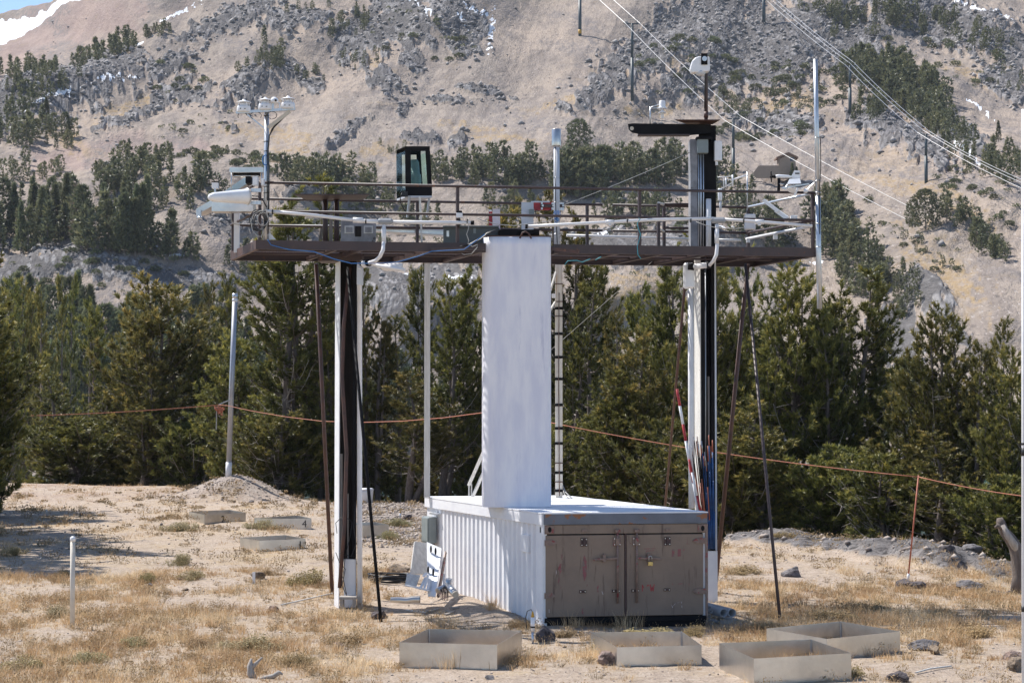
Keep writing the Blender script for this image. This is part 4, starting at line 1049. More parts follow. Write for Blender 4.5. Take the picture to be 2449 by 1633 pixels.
def hinge(x, y0, y1, par):
    w = MB(); fbox(w, x - 40, y0, x - 14, y1, 0.001, .012); fbox(w, x + 14, y0, x + 40, y1, .001, .012); fbox(w, x - 13, y0 + 4, x + 13, y1 - 4, .001, .024)
    h = w.build("keeper_plate", M['dark_fit'], par)
    w = MB(); boltset(w, [(x - 27, y0 + 18), (x + 27, y0 + 18)] + ([(x - 27, y1 - 16), (x + 27, y1 - 16)] if y1 - y0 > 60 else []), .0085, .0125)
    w.build("bolt", M['steel'], h, kind="stuff")
hinge(485, 440, 545, dl); hinge(1496, 440, 545, drr); hinge(470, 1072, 1108, dl); hinge(1490, 1065, 1100, drr)
w = MB(); fbox(w, 458, 338, 516, 372, .005, .022); w.build("keeper", M['tan_fit'], cont)
w = MB(); fbox(w, 1470, 338, 1528, 372, .005, .022); w.build("keeper", M['tan_fit'], cont)
for x, hx0, hx1, par in ((885, 590, 872, dl), (1118, 1145, 1415, drr)):
    w = MB(); w.tube([FZ(x, 345, .034), FZ(x, 1235, .034)], .0165, 10); rd = w.build("lock_rod", M['tan_fit'], par)
    w = MB(); fbox(w, x - 30, 342, x + 30, 378, .008, .055); w.build("cam_keeper", M['tan_fit'], rd, bevel=.004)
    w = MB(); fbox(w, x - 48, 440, x + 42, 545, .002, .020); fbox(w, x - 20, 450, x + 20, 535, .021, .055); w.build("rod_guide", M['tan_fit'], rd, bevel=.003)
    w = MB(); fbox(w, x - 62, 1072, x + 30, 1106, .002, .018); w.build("rod_guide", M['dark_fit'], rd)
    w = MB(); boltset(w, [(x - 35, 455), (x + 32, 525), (x - 35, 525), (x - 45, 1088), (x + 20, 1088)], .0085, .0205); w.build("bolt", M['steel'], rd, kind="stuff")
    w = MB(); a_, b_ = (FZ(x, 690, .050), FZ(hx0 if x < 1000 else hx1, 704, .052)); w.beam(a_, b_, .012, .030); w.build("handle", M['tan_fit'], rd, bevel=.004)
    xm = 722 if x < 1000 else 1262
    w = MB(); fbox(w, xm - 18, 640, xm + 18, 735, .006, .062); w.build("hasp", M['tan_fit'], rd, bevel=.004)
w = MB(); a_ = FZ(1255, 690, .075); b_ = FZ(1292, 690, .075); pts = [a_ + (b_ - a_) * (0.5 - .5 * math.cos(t * math.pi / 8)) + UP * (.028 * math.sin(t * math.pi / 8)) for t in range(9)]
plk = thing("padlock", "brass padlock with steel shackle hanging on the right container door", "padlock", FZ(1272, 775, .075))
w.tube([FZ(1255, 740, .075)] + pts + [FZ(1292, 740, .075)], .0052, 8); w.build("shackle", M['steel'], plk)
w = MB(); fbox(w, 1246, 735, 1302, 785, .062, .088); w.build("body", M['brass'], plk, bevel=.003)
for (x0, x1, y, s, par) in ((12, 162, 498, 1, dl), (8, 145, 1135, 1, dl), (1805, 1975, 490, -1, drr), (1800, 1975, 1105, -1, drr)):
    w = MB(); hh = 36
    if s > 0: pts = [(x0, y - hh), (x1 - 45, y - hh + 5), (x1, y), (x1 - 45, y + hh - 5), (x0, y + hh)]
    else: pts = [(x1, y - hh), (x0 + 45, y - hh + 5), (x0, y), (x0 + 45, y + hh - 5), (x1, y + hh)]
    fpoly(w, pts, .0125, .022); w.build("hinge_strap", M['tan_fit'], par)
prn = random.Random(3)
def smear(x0, y0, x1, y1, par, lab, mt='red', rag=.35):
    n = 9; L = []; Rr = []
    for k in range(n + 1):
        t = k / n; y = y0 + (y1 - y0) * t; e = min(1, 4 * t, 4 * (1 - t)) * .8 + .2
        cx = (x0 + x1) / 2; hw = (x1 - x0) / 2
        L.append((cx - hw * (e - rag * prn.random()), y)); Rr.append((cx + hw * (e - rag * prn.random()), y))
    w = MB()
    for k in range(n):
        q = [L[k], Rr[k], Rr[k + 1], L[k + 1]]
        fpoly(w, q, .0004, .0022)
    return w.build("paint_remnant", M[mt], par, lab)
M['red_faded'] = mat('faded_red_paint', (.30, .075, .085), (.20, .10, .09), 30, .6, chips=((.19, .14, .115), .56, 26.0))
M['white_faded'] = mat('scraped_white_paint', (.55, .50, .50), (.35, .28, .27), 30, .6, chips=((.19, .14, .115), .50, 30.0))
smear(464, 650, 520, 968, dl, "faded red vertical strip", 'red_faded', .25)
smear(150, 750, 232, 1060, dl, "scraped red streaks", 'red_faded', 1.3)
smear(630, 1020, 672, 1100, dl, "small red scrape", 'red_faded', 1.0)
smear(450, 1290, 485, 1385, dl, "small red scrape", 'red_faded', 1.0)
smear(205, 640, 232, 700, dl, "small red scrape", 'red_faded', 1.4)
w = MB(); fpoly(w, [(1552, 590), (1584, 590), (1580, 684), (1550, 684)], .0004, .0022); fpoly(w, [(1622, 590), (1662, 590), (1660, 680), (1622, 680)], .0004, .0022); fpoly(w, [(1692, 592), (1708, 592), (1698, 618), (1690, 614)], .0004, .0022)
w.build("letter", M['red_faded'], drr, "remains of big red block letters")
w = MB()
for seg in ([(1190, 1018), (1190, 1098)], [(1190, 1018), (1208, 1060)], [(1245, 1042), (1258, 1018)], [(1258, 1018), (1274, 1036)], [(1286, 1015), (1296, 1100)], [(1296, 1100), (1309, 1040)], [(1309, 1040), (1320, 1100)], [(1320, 1100), (1334, 1015)]):
    (xa, ya), (xb, yb) = seg; hw = 5
    fpoly(w, [(xa - hw, ya), (xa + hw, ya), (xb + hw, yb), (xb - hw, yb)], .0004, .0022)
w.build("letter", M['red'], drr, "worn red letters ending in W")
w = MB()
for seg in ([(1235, 608), (1330, 604)], [(1235, 608), (1232, 640)], [(1305, 610), (1308, 675)], [(1360, 608), (1375, 628)], [(1210, 582), (1350, 580)], [(1550, 1016), (1590, 1014)], [(1620, 1014), (1680, 1012)], [(1752, 1016), (1770, 1022)], [(1735, 450), (1742, 520)], [(1725, 525), (1765, 535)], [(1335, 545), (1340, 575)], [(1245, 1170), (1250, 1200)]):
    (xa, ya), (xb, yb) = seg; hw = 4
    fpoly(w, [(xa, ya - hw), (xb, yb - hw), (xb + 3, yb + hw), (xa + 3, ya + hw)], .0004, .0022)
w.build("scratch_marks", M['red_faded'], drr, kind="stuff")
w = MB()
for seg in ([(1545, 1270), (1560, 1300)], [(1560, 1285), (1600, 1240)], [(1600, 1250), (1680, 1222)], [(1665, 1235), (1672, 1300)], [(1575, 1270), (1600, 1262)], [(152, 812), (154, 870)], [(65, 1298), (67, 1338)], [(700, 1090), (714, 1130)]):
    (xa, ya), (xb, yb) = seg; hw = 3.5
    fpoly(w, [(xa - hw, ya), (xa + hw, ya), (xb + hw, yb + 4), (xb - hw, yb + 4)], .0004, .0024)
w.build("scratch_marks", M['white_faded'], drr, kind="stuff")
# grey breaker box on the long side
gb = thing("electrical_box", "grey steel electrical box hung high on the corrugated container wall", "electrical box", K(0, 5.0, .9) + WN * .1)
def Wq(b0, b1, z0, z1, o0, o1, mb):
    q = [K(0, b0, z0) + WN * o0, K(0, b1, z0) + WN * o0, K(0, b1, z1) + WN * o0, K(0, b0, z1) + WN * o0]
    return mb.hexa(q, [p + WN * (o1 - o0) for p in q])
w = MB(); Wq(4.82, 5.20, .84, 1.27, .03, .17, w); w.build("housing", M['grey_box'], gb, bevel=.012)
w = MB(); Wq(4.84, 5.18, .87, 1.25, .172, .182, w); w.build("cover", M['grey_box'], gb, bevel=.005)
w = MB(); Wq(4.86, 5.12, .80, .838, .05, .14, w); w.build("gland", M['dark_fit'], gb)
w = MB(); Wq(4.7, 5.0, 1.31, 1.34, .01, .10, w); w.build("bracket", M['galv'], gb)

# ------------------------------------------------------------------ the white column standing on the roof
xc0 = P(1153, 900, 27.9).x; xc1 = P(1315, 900, 27.9).x
cw_ = xc1 - xc0; ccx = (xc0 + xc1) / 2
colu = thing("white_column", "broad white painted column with rounded corners rising through the platform", "column", (ccx, 28.25, CZ + .01))
ring = []; hx = cw_ / 2; hy = .38; rc_ = .20
CA = Vector((math.cos(R(4)), math.sin(R(4)), 0)); CB = Vector((-CA.y, CA.x, 0))
for (sx, sy, a0) in ((1, -1, -90), (1, 1, 0), (-1, 1, 90), (-1, -1, 180)):
    rr_ = rc_ if sx < 0 else .07
    for k in range(7):
        t = R(a0 + 90 * k / 6)
        ring.append(CA * (sx * (hx - rr_) + rr_ * math.cos(t)) + CB * (sy * (hy - rr_) + rr_ * math.sin(t)))
ztop = P(1234, 567, 27.95).z
w = MB(); vs = []; n = len(ring); lv = [CZ + .012] + [CZ + .3 * k for k in range(1, 14)] + [ztop]
for z in lv: vs += [Vector((ccx, 28.29, z)) + r_ for r_ in ring]
fs = [(i * n + k, i * n + (k + 1) % n, (i + 1) * n + (k + 1) % n, (i + 1) * n + k) for i in range(len(lv) - 1) for k in range(n)]
w.add(vs, fs, True); w.add(vs[-n:], [tuple(range(n))])
w.build("shaft", M['column'], colu)
w = MB(); ru = [Vector((ccx, 28.29, ztop + .001)) + r_ * 1.002 for r_ in ring]; w.prism(ru, UP * .018); w.build("rusty_rim", M['brown_lit'], colu)
w = MB(); w.tube([P(1243, 570, 27.88), P(1250, 556, 27.88), P(1257, 554, 27.88), P(1264, 558, 27.88), P(1271, 571, 27.88)], .012, 8); w.build("lifting_eye", M['brown_lit'], colu)
w = MB(); w.pbox(1194, 549, 1290, 560, 28.1, .35); w.pbox(1192, 551, 1238, 563, 28.0, .1); w.build("cap", M['black'], colu)
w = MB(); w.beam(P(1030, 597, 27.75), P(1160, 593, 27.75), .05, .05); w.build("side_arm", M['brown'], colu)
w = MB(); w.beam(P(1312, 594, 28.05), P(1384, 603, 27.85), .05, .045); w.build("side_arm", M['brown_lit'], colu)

# ------------------------------------------------------------------ platform on two legs
NL = P(613, 574, 27.44); NR = P(1953, 593, 28.77); ZT = (NL.z + NR.z) / 2
NL.z = ZT; NR.z = ZT
PU = (NR - NL).normalized(); PLEN = (NR - NL).length
PV = Vector((-.68, 2.06, 0)); PV = PV.normalized(); PW = 2.17
ZB = ZT - .135
def L(s, t, z): return Vector((NL.x, NL.y, 0)) + PU * (s * PLEN) + PV * (t * PW) + UP * z
pf = thing("instrument_platform", "brown steel platform with grating deck and rails carried on two legs", "platform", L(.5, .5, 0))
def chan(p0, p1, par=pf, nm="beam", mt='brown', h=.135):
    w = MB(); w.beam(p0, p1, .012, h); d = (p1 - p0).normalized(); sidev = Vector((-d.y, d.x, 0))
    w.beam(p0 + sidev * .028 + UP * (h / 2 - .006), p1 + sidev * .028 + UP * (h / 2 - .006), .044, .011)
    w.beam(p0 + sidev * .028 - UP * (h / 2 - .006), p1 + sidev * .028 - UP * (h / 2 - .006), .044, .011)
    return w.build(nm, M[mt], par)
zc = ZT - .068
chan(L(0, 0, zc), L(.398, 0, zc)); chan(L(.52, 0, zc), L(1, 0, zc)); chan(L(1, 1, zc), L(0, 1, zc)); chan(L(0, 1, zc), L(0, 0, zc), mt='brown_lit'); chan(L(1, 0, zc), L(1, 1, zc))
for s in (.14, .185, .30, .395, .53, .64, .72, .80, .90):
    w = MB(); w.beam(L(s, .02, ZT - .10), L(s, .98, ZT - .10), .05, .06); w.build("joist", M['brown'], pf)
for t in (.36, .64):
    w = MB(); w.beam(L(.01, t, ZT - .082), L(.39, t, ZT - .082), .045, .03); w.beam(L(.53, t, ZT - .082), L(.99, t, ZT - .082), .045, .03); w.build("stringer", M['brown'], pf, kind="stuff")
w = MB()
s = .006
while s < .994:
    if not (.397 < s < .522): w.beam(L(s, .015, ZT - .016), L(s, .985, ZT - .016), .009, .020)
    else:
        w.beam(L(s, .48, ZT - .016), L(s, .985, ZT - .016), .009, .020)
    s += .0066
for t in np.linspace(.05, .95, 13):
    w.beam(L(.004, t, ZT - .010), L(.396 if t < .48 else .996, t, ZT - .010), .008, .008)
    if t < .48: w.beam(L(.523, t, ZT - .010), L(.996, t, ZT - .010), .008, .008)
w.build("grating", M['brown'], pf, kind="stuff")
ZR, ZM = ZT + .845, ZT + .425
def nearY(px):
    k = (px - PXW / 2) / FOC; t = (NL.x - k * NL.y) / (k * PU.y - PU.x); return NL.y + PU.y * t
FL = L(0, 1, 0)
def farY(px):
    k = (px - PXW / 2) / FOC; t = (FL.x - k * FL.y) / (k * PU.y - PU.x); return FL.y + PU.y * t
def sN(px): return (Vector((0, nearY(px), 0)).y - NL.y) / (PU.y * PLEN)
def sF(px): return (farY(px) - FL.y) / (PU.y * PLEN)
def rail(p0, p1, r=.021, nm="rail", mt='brown'):
    w = MB(); w.tube([p0, p1], r, 10); return w.build(nm, M[mt], pf)
rail(L(.012, 0, ZR), L(.998, 0, ZR + .0)); rail(L(.012, 0, ZM), L(.998, 0, ZM)); rail(L(0, 1, ZR), L(.70, 1, ZR)); rail(L(.72, 1, ZR), L(.985, 1, ZR)); rail(L(0, 1, ZM), L(.70, 1, ZM)); rail(L(.72, 1, ZM), L(.985, 1, ZM))
rail(L(0, 1, ZM), L(.004, .02, ZM)); rail(L(0, 1, ZR), L(.004, .02, ZR)); rail(L(.985, 1, ZR), L(.998, .02, ZR), mt='galv'); rail(L(.985, 1, ZM), L(.998, .02, ZM))
def post(p, z1=ZR, w_=.042, mt='brown'):
    w = MB(); w.box(Vector((p.x, p.y, (ZT + z1) / 2)), w_, w_, z1 - ZT - .005, (PU, PV, UP)); return w.build("post", M[mt], pf)
for px in (620, 1095, 1532, 1948): post(L(min(max(sN(px), 0), .998), .012, 0))
for px in (554, 996, 1403): post(L(max(sF(px), .002), .985, 0))
post(L(.985, .985, 0))
post(L(sF(1551), .80, 0), ZR - .01); post(L(sF(1589), 1.0, 0), ZR + .02)
rail(L(sF(1551), .80, ZR), L(sF(1589), 1, ZR + .02), mt='weathered'); rail(L(sF(1551), .80, ZM), L(sF(1589), 1, ZM), mt='weathered')
rail(L(sF(1589), .99, ZR + .03), L(sF(1665), .99, ZR + .03)); rail(L(sF(1589), .99, ZM + .06), L(sF(1665), .99, ZM + .06))
# left leg
LG = G(832, 1455); DL_ = LG.y
ztu = ZB
def leg_part(nm, x0, x1, y0, y1, D, dep, mt, lab=None, bev=0):
    w = MB(); w.pbox(x0, y0, x1, y1, D, dep); return w.build(nm, M[mt], pf, lab, bevel=bev)
D1 = DL_
def leg_side(nm, x0, x1, y0, y1, D, dep, mt, lab=None):
    """plate seen obliquely: its near edge at x1, its far edge further back at x0"""
    w = MB(); a = P(x1, y1, D); b = P(x0, y1, D + dep); t = P(x1, y0, D).z - a.z; b.z = a.z
    q = [a, b, b + Vector((.012, .002, 0)), a + Vector((.012, .002, 0))]; w.hexa(q, [p + UP * t for p in q]); return w.build(nm, M[mt], pf, lab)
leg_side("leg_flange", 799, 809.5, 612, 1458, D1, .34, 'white_clean', "white painted left edge of the left leg")
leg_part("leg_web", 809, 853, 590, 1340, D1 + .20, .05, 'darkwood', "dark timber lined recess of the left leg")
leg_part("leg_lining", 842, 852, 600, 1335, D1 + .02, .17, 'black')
leg_part("timber", 812, 819, 1085, 1400, D1 + .08, .08, 'greywood')
leg_part("timber", 830, 834, 1180, 1385, D1 + .12, .05, 'greywood')
leg_part("leg_flange", 854, 858, 612, 1455, D1, .34, 'brown_lit')
leg_part("leg_base_panel", 822, 851, 1337, 1452, D1 + .03, .14, 'white', "white panel at the foot of the left leg")
leg_part("leg_cap", 760, 865, 606, 624, D1 - .1, .5, 'brown')
w = MB(); w.tube([P(836, 640, D1 + .02), P(822, 780, D1 - .05), P(818, 900, D1 - .08), P(829, 1080, D1 - .10), P(824, 1260, D1 - .08), P(812, 1405, D1 - .05)], .030, 10); w.build("strut", M['brown_lit'], pf)
def brace(p0, p1, r=.028, mt='brown'):
    w = MB(); w.tube([p0, p1], r, 10); return w.build("brace", M[mt], pf)
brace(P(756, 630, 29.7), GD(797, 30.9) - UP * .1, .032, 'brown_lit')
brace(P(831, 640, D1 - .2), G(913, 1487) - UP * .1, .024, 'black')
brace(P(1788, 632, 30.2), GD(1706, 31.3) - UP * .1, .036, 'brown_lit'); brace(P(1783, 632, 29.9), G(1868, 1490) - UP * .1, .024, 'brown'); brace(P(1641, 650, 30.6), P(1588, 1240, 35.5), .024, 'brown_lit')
# posts of the left leg above the deck, with the roof plate
for x in (778, 805):
    w = MB(); w.tube([P(x, 474, D1 + .15), P(x, 600, D1 + .15)], .042, 12); w.build("upper_post", M['brown'], pf)
leg_part("timber", 787, 795, 508, 582, D1 + .3, .05, 'greywood')
w = MB(); zz = P(800, 476, D1).z; q = [P(703, 487, 28.45), P(884, 487, 28.45), P(868, 476, 29.15), P(732, 475, 29.15)]
for k in q: k.z = zz
w.prism(q, UP * .015); w.build("top_plate", M['brown'], pf)
# right leg and its tall upper part
D2 = G(1676, 1440).y
leg_side("leg_flange", 1662, 1676, 612, 1250, D2, .36, 'weathered', "white flaking edge of the right leg")
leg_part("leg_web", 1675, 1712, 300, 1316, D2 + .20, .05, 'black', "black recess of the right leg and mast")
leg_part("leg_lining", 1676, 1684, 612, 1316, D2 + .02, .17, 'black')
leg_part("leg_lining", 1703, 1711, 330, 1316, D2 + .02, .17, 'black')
for x in (1682.5, 1687.5):
    w = MB(); w.tube([P(x, 600, D2 + .1), P(x, 1300, D2 + .1)], .012, 8); w.build("conduit", M['galv'], pf)
leg_part("edge_trim", 1711.3, 1712.4, 612, 1316, D2 + .0, .02, 'box_light'); leg_part("timber", 1694, 1697, 900, 1316, D2 + .12, .03, 'greywood')
leg_part("leg_base_panel", 1690, 1716, 1317, 1442, D2 + .02, .2, 'white', "rust flecked white foot of the right leg")
leg_part("mast_edge", 1652, 1668, 333, 594, D2 - .1, .36, 'concrete', "grey worn edge of the mast above the deck")
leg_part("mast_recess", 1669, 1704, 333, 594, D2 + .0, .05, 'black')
w = MB(); ar = [P(1502, 297, D2), P(1512, 295.5, D2), P(1700, 298, D2), P(1702, 318, D2), P(1640, 324, D2), P(1528, 320, D2), P(1512, 317, D2), P(1504, 309, D2)]
w.prism(ar, Vector((0, .05, 0))); w.build("mast_arm", M['black'], pf, "black steel arm pointing left from the mast")
w = MB(); c_ = P(1511, 307.5, D2 - .003); w.tube([c_, c_ + Vector((0, .002, 0))], .032, 14); w.build("arm_eye", M['beige'], pf)
w = MB(); w.pbox(1526, 321, 1650, 324, D2 - .05, .15); w.build("arm_flange", M['brown'], pf)
w = MB(); zz = P(1680, 293, D2).z; q = [P(1615, 299.5, D2 - .22), P(1722, 297, D2 - .22), P(1704, 291, D2 + .22), P(1644, 291.5, D2 + .22)]
for k in q: k.z = zz
w.prism(q, UP * .012); w.build("mast_plate", M['brown_lit'], pf, bevel=0)
# ------------------------------------------------------------------ posts standing on the container roof
rp = thing("thin_post", "thin weathered white post on the back left corner of the container roof", "post", P(1021, 1188, 31.3))
w = MB(); w.pbox(1014, 628, 1028.5, 1189, 31.3, .10); w.build("shaft", M['weathered'], rp)
w = MB(); w.pbox(1010, 621, 1030, 628, 31.25, .2); w.build("top_joint", M['brown_lit'], rp)
bp = thing("banded_post", "white post with black tape bands and rust streak behind the column", "post", P(1338, 1190, 31.0))
M['rust_streak'] = mat('rust_streaked_white', (.66, .63, .58), (.56, .50, .42), 3, .7, stretch=(8, 8, .7), streak=((.34, .17, .06), .56, (14, 14, .6)))
w = MB(); w.pbox(1328.5, 628, 1345, 1191, 31.0, .11); w.build("shaft", M['rust_streak'], bp)
for y in (679, 721, 737, 756, 798, 854, 906, 968, 1024, 1060, 1107, 1130, 1152, 1173):
    w = MB(); h_ = 3.2 if y not in (679, 721, 756, 1152, 1107) else 1.1; w.pbox(1327.5, y - h_, 1346, y + h_, 30.99, .13); w.build("tape_band", M['black' if h_ > 2 else 'brown_lit'], bp)
w = MB(); w.tube([P(1337, 700, 30.98), P(1336, 900, 30.98), P(1338, 1185, 30.98)], .007, 6); w.build("cable", M['brown_lit'], bp)
w = MB(); w.tube([P(1344, 1155, 31.1), P(1352, 1176, 30.9), P(1368, 1191, 30.6)], .01, 6); w.tube([P(1344, 1160, 31.1), P(1350, 1182, 30.8), P(1362, 1192, 30.6)], .008, 6); w.build("cable_bundle", M['cable_white'], bp, kind="stuff")
w = MB(); w.beam(P(1316, 695, 30.9), P(1330, 650, 31), .03, .03); w.beam(P(1316, 742, 30.9), P(1328, 722, 31), .03, .03); w.build("stay", M['weathered'], bp, kind="stuff")
w = MB(); w.pbox(1320, 702, 1329, 712, 30.9, .1); w.build("clamp", M['white_clean'], bp)
st = thing("slanted_stand", "slanted white frame braces behind the foot of the column, left side", "frame", P(1125, 1188, 30.5))
for (a_, b_) in (((1121, 1160), (1160, 1072)), ((1131, 1186), (1165, 1110))):
    w = MB(); w.beam(P(*a_, 30.4), P(*b_, 30.0), .045, .03); w.build("slat", M['weathered'], st)
w = MB(); w.pbox(1120, 1158, 1123, 1187, 30.4, .03); w.pbox(1126, 1158, 1129, 1187, 30.4, .03); w.pbox(1120, 1156, 1129, 1159, 30.39, .035); w.build("upright", M['weathered'], st)

# ------------------------------------------------------------------ instruments along the platform
rad = thing("radiometer_mast", "galvanised mast with crossbar at the left platform corner", "mast", P(638, 574, 27.5))
w = MB(); w.tube([P(638, 268, 27.5), P(637, 430, 27.5), P(636, 576, 27.5)], [.034, .036, .042], 12); w.build("pole", M['galv'], rad)
w = MB(); w.beam(P(565, 270, 27.45), P(706, 261, 27.45), .07, .040); w.build("crossbar", M['galv'], rad)
w = MB(); w.beam(P(590, 273, 27.45), P(631, 306, 27.45), .012, .02); w.build("stay", M['galv'], rad)
w = MB(); w.beam(P(694, 266, 27.40), P(641, 306, 27.40), .02, .05); w.build("bracket", M['beige'], rad)
w = MB(); w.add([P(641, 552, 27.55), P(641, 573, 27.55), P(660, 573, 27.55), P(641, 552, 27.57), P(641, 573, 27.57), P(660, 573, 27.57)], [(0, 1, 2), (5, 4, 3), (0, 3, 4, 1), (1, 4, 5, 2), (2, 5, 3, 0)]); w.build("gusset", M['white_clean'], rad)
w = MB()
for k, (x, y) in enumerate(((580, 278), (612, 277), (651, 276))):
    w.tube([P(x + 11 * math.cos(t) * (1.2 if k == 1 else 1), y + 9 * math.sin(t), 27.43) for t in np.linspace(2.6 - .4 * k, 6.0 + .9 * k, 12)], .005, 5)
w.build("cable_loop", M['cable'], rad, kind="stuff")
w = MB(); w.tube([P(635 + 7 * math.cos(t), 383 + 12 * math.sin(t), 27.44) for t in np.linspace(0, 6.2, 18)], .009, 6); w.tube([P(640, 393, 27.44), P(637, 400, 27.44), P(638, 410, 27.44)], .008, 6); w.build("blue_cable", M['cable_blue'], rad)
w = MB(); w.tube([P(692, 268, 27.4), P(655, 305, 27.42), P(644, 325, 27.44), P(641, 360, 27.44), P(643, 400, 27.44), P(643, 470, 27.44), P(641, 560, 27.44)], .011, 6); w.tube([P(675, 280, 27.4), P(650, 309, 27.42), P(643, 330, 27.43), P(639, 372, 27.43), P(640, 480, 27.43)], .008, 6); w.build("cable", M['cable'], rad, kind="stuff")
w = MB()
for y in (277, 339, 362, 447, 462): w.lathe(P(637, y, 27.5), [(.040, -.006), (.044, 0), (.040, .006)], 10)
w.build("hose_clamp", M['cable'], rad, kind="stuff")
for k, (x, y, lab) in enumerate(((583, 271, "white ventilated radiometer at the left end of the crossbar"), (634.5, 266, "white ventilated radiometer at the middle of the crossbar, by the small dome sensor"), (689, 263, "white ventilated radiometer at the right end of the crossbar"))):
    c_ = P(x, y - 2.6, 27.45); s_ = 1 / 164.0
    o = thing("radiometer", lab, "radiometer", c_, "white radiometers on the crossbar")
    w = MB(); w.lathe(c_, [(.100, 0), (.104, .008), (.098, .070), (.094, .085)], 20); w.build("base", M['white_clean'], o)
    w = MB(); w.lathe(c_ + UP * .087, [(.060, 0), (.060, .045)], 14); w.build("body", M['white'], o)
    for a_ in range(4):
        t = a_ * math.pi / 2 + .6; q = c_ + Vector((math.cos(t) * .088, math.sin(t) * .088, .086)); w = MB(); w.tube([q, q + UP * .05], .007, 5); w.build("spacer", M['white_clean'], o)
    w = MB(); w.lathe(c_ + UP * .137, [(.108, 0), (.108, .006), (.07, .020), (.028, .030), (.022, .045), (.010, .052)], 20); w.build("cover", M['white_clean'], o)
    w = MB(); w.box(c_ + Vector((.03, -.099, .035)), .022, .006, .010); w.box(c_ + Vector((-.035, -.098, .037)), .014, .006, .014); w.build("label_plate", M['cable'], o)
c_ = P(656, 243, 27.42)
o = thing("dome_sensor", "small white dome sensor with round black lens between two radiometers", "sensor", c_)
w = MB(); w.lathe(c_, [(.055, -.02), (.060, 0), (.058, .02), (.045, .045), (.02, .062), (.004, .066)], 16); w.build("housing", M['white_clean'], o)
w = MB(); w.tube([c_ + Vector((.03, -.055, .005)), c_ + Vector((.03, -.068, .005))], .016, 10); w.build("lens", M['black'], o)
w = MB(); w.pbox(650, 243, 655, 263, 27.43, .03); w.pbox(668, 246, 670, 263, 27.43, .02); w.pbox(650, 245.5, 670, 247.5, 27.425, .03); w.build("stand", M['galv'], o)
# antenna
an = thing("radome_antenna", "long white tapered antenna cover pointing left from the rail corner", "antenna", P(600, 470, 27.5))
pts = []; w = MB(); A0 = P(501, 472, 27.0); A1 = P(590, 470, 27.35); nseg = 10
vs = []; n = 18; ax_ = (A1 - A0).normalized(); up_ = (UP - ax_ * UP.dot(ax_)).normalized(); sd_ = ax_.cross(up_)
for i in range(nseg + 1):
    t = i / nseg; c_ = A0.lerp(A1, t); hz_ = (.062 + .050 * t) * (1 if i else .72); hx_ = .055 + .055 * t
    for k in range(n):
        a_ = 2 * math.pi * k / n; vs.append(c_ + up_ * (hz_ * math.sin(a_)) + sd_ * (hx_ * math.cos(a_)))
w.add(vs, [(i * n + k, i * n + (k + 1) % n, (i + 1) * n + (k + 1) % n, (i + 1) * n + k) for i in range(nseg) for k in range(n)], True)
tipv = A0 - ax_ * .018; base_i = len(w.v); w.add([tipv] + vs[:n], [(0, k + 1, (k + 1) % n + 1) for k in range(n)], True)
w.build("cover", M['white_clean'], an)
w = MB(); w.tube([A1 - ax_ * .002, A1 + ax_ * .012], .128, 24); w.build("end_plate", M['alu_dull'], an)
for y in (455, 485):
    w = MB(); w.pbox(600, y - 4.5, 624, y + 4.5, 27.36, .05); w.build("bracket", M['galv'], an, bevel=.003)
w = MB(); w.tube([P(603, 468, 27.33), P(618, 470, 27.3), P(630, 481, 27.3), P(638, 496, 27.4)], .010, 6); w.build("cable", M['cable'], an)
# aluminium trough / arm structure
tr = thing("aluminium_arm", "sheet aluminium folded arm sticking out left behind the white antenna", "bracket", P(560, 495, 28.2))
w = MB(); q = [P(469, 500, 28.3), P(469, 514, 28.3), P(506, 494, 28.3), P(590, 440, 28.9), P(590, 421, 28.9), P(506, 478, 28.3)]
w.prism(q, Vector((.10, .30, .02))); w.build("sloped_channel", M['alu'], tr)
w = MB(); w.pbox(506, 483, 606, 505.5, 28.1, .30); w.build("tray", M['alu'], tr)
w = MB(); w.pbox(587, 422, 600, 438, 28.2, .3); w.build("tube_end", M['black'], tr)
w = MB(); w.pbox(470, 501, 480, 520, 28.2, .10); w.lathe(P(478, 521, 28.2), [(.03, -.02), (.045, 0), (.03, .02)], 10); w.build("fitting", M['galv'], tr)
w = MB(); w.pbox(559, 487, 573, 604, 28.95, .05); w.build("upright", M['white'], tr)
cn = thing("canopy_heater", "aluminium canopy with a dark lamp tube under it at the platform's left end", "canopy", P(590, 410, 28.3))
w = MB(); w.pbox(549, 400, 629, 413, 28.2, .32); w.build("hood", M['alu'], cn, bevel=.006)
w = MB(); a_ = P(558, 417.5, 28.3); b_ = P(622, 417.5, 28.3); w.tube([a_, b_], .026, 12); w.build("lamp_housing", M['black'], cn)
w = MB(); a_ = P(560, 421.5, 28.29); b_ = P(619, 421.5, 28.29); w.tube([a_, b_], .020, 12); w.build("reflector", M['alu'], cn)
for x in (553.5, 626): w = MB(); w.tube([P(x, 412, 28.2), P(x, 458, 28.2)], .008, 6); w.build("hanger", M['galv'], cn)
sb = thing("white_sensor_box", "small square white box on a short stem above the aluminium arm", "sensor box", P(513, 458, 28.0))
w = MB(); w.pbox(506.5, 436, 521, 451, 28.0, .09); w.build("box", M['white_clean'], sb, bevel=.004)
w = MB(); w.pbox(506, 434, 521.5, 436, 27.99, .11); w.build("lid", M['black'], sb)
w = MB(); w.pbox(512, 451, 516, 462, 28.0, .03); w.build("stem", M['galv'], sb)
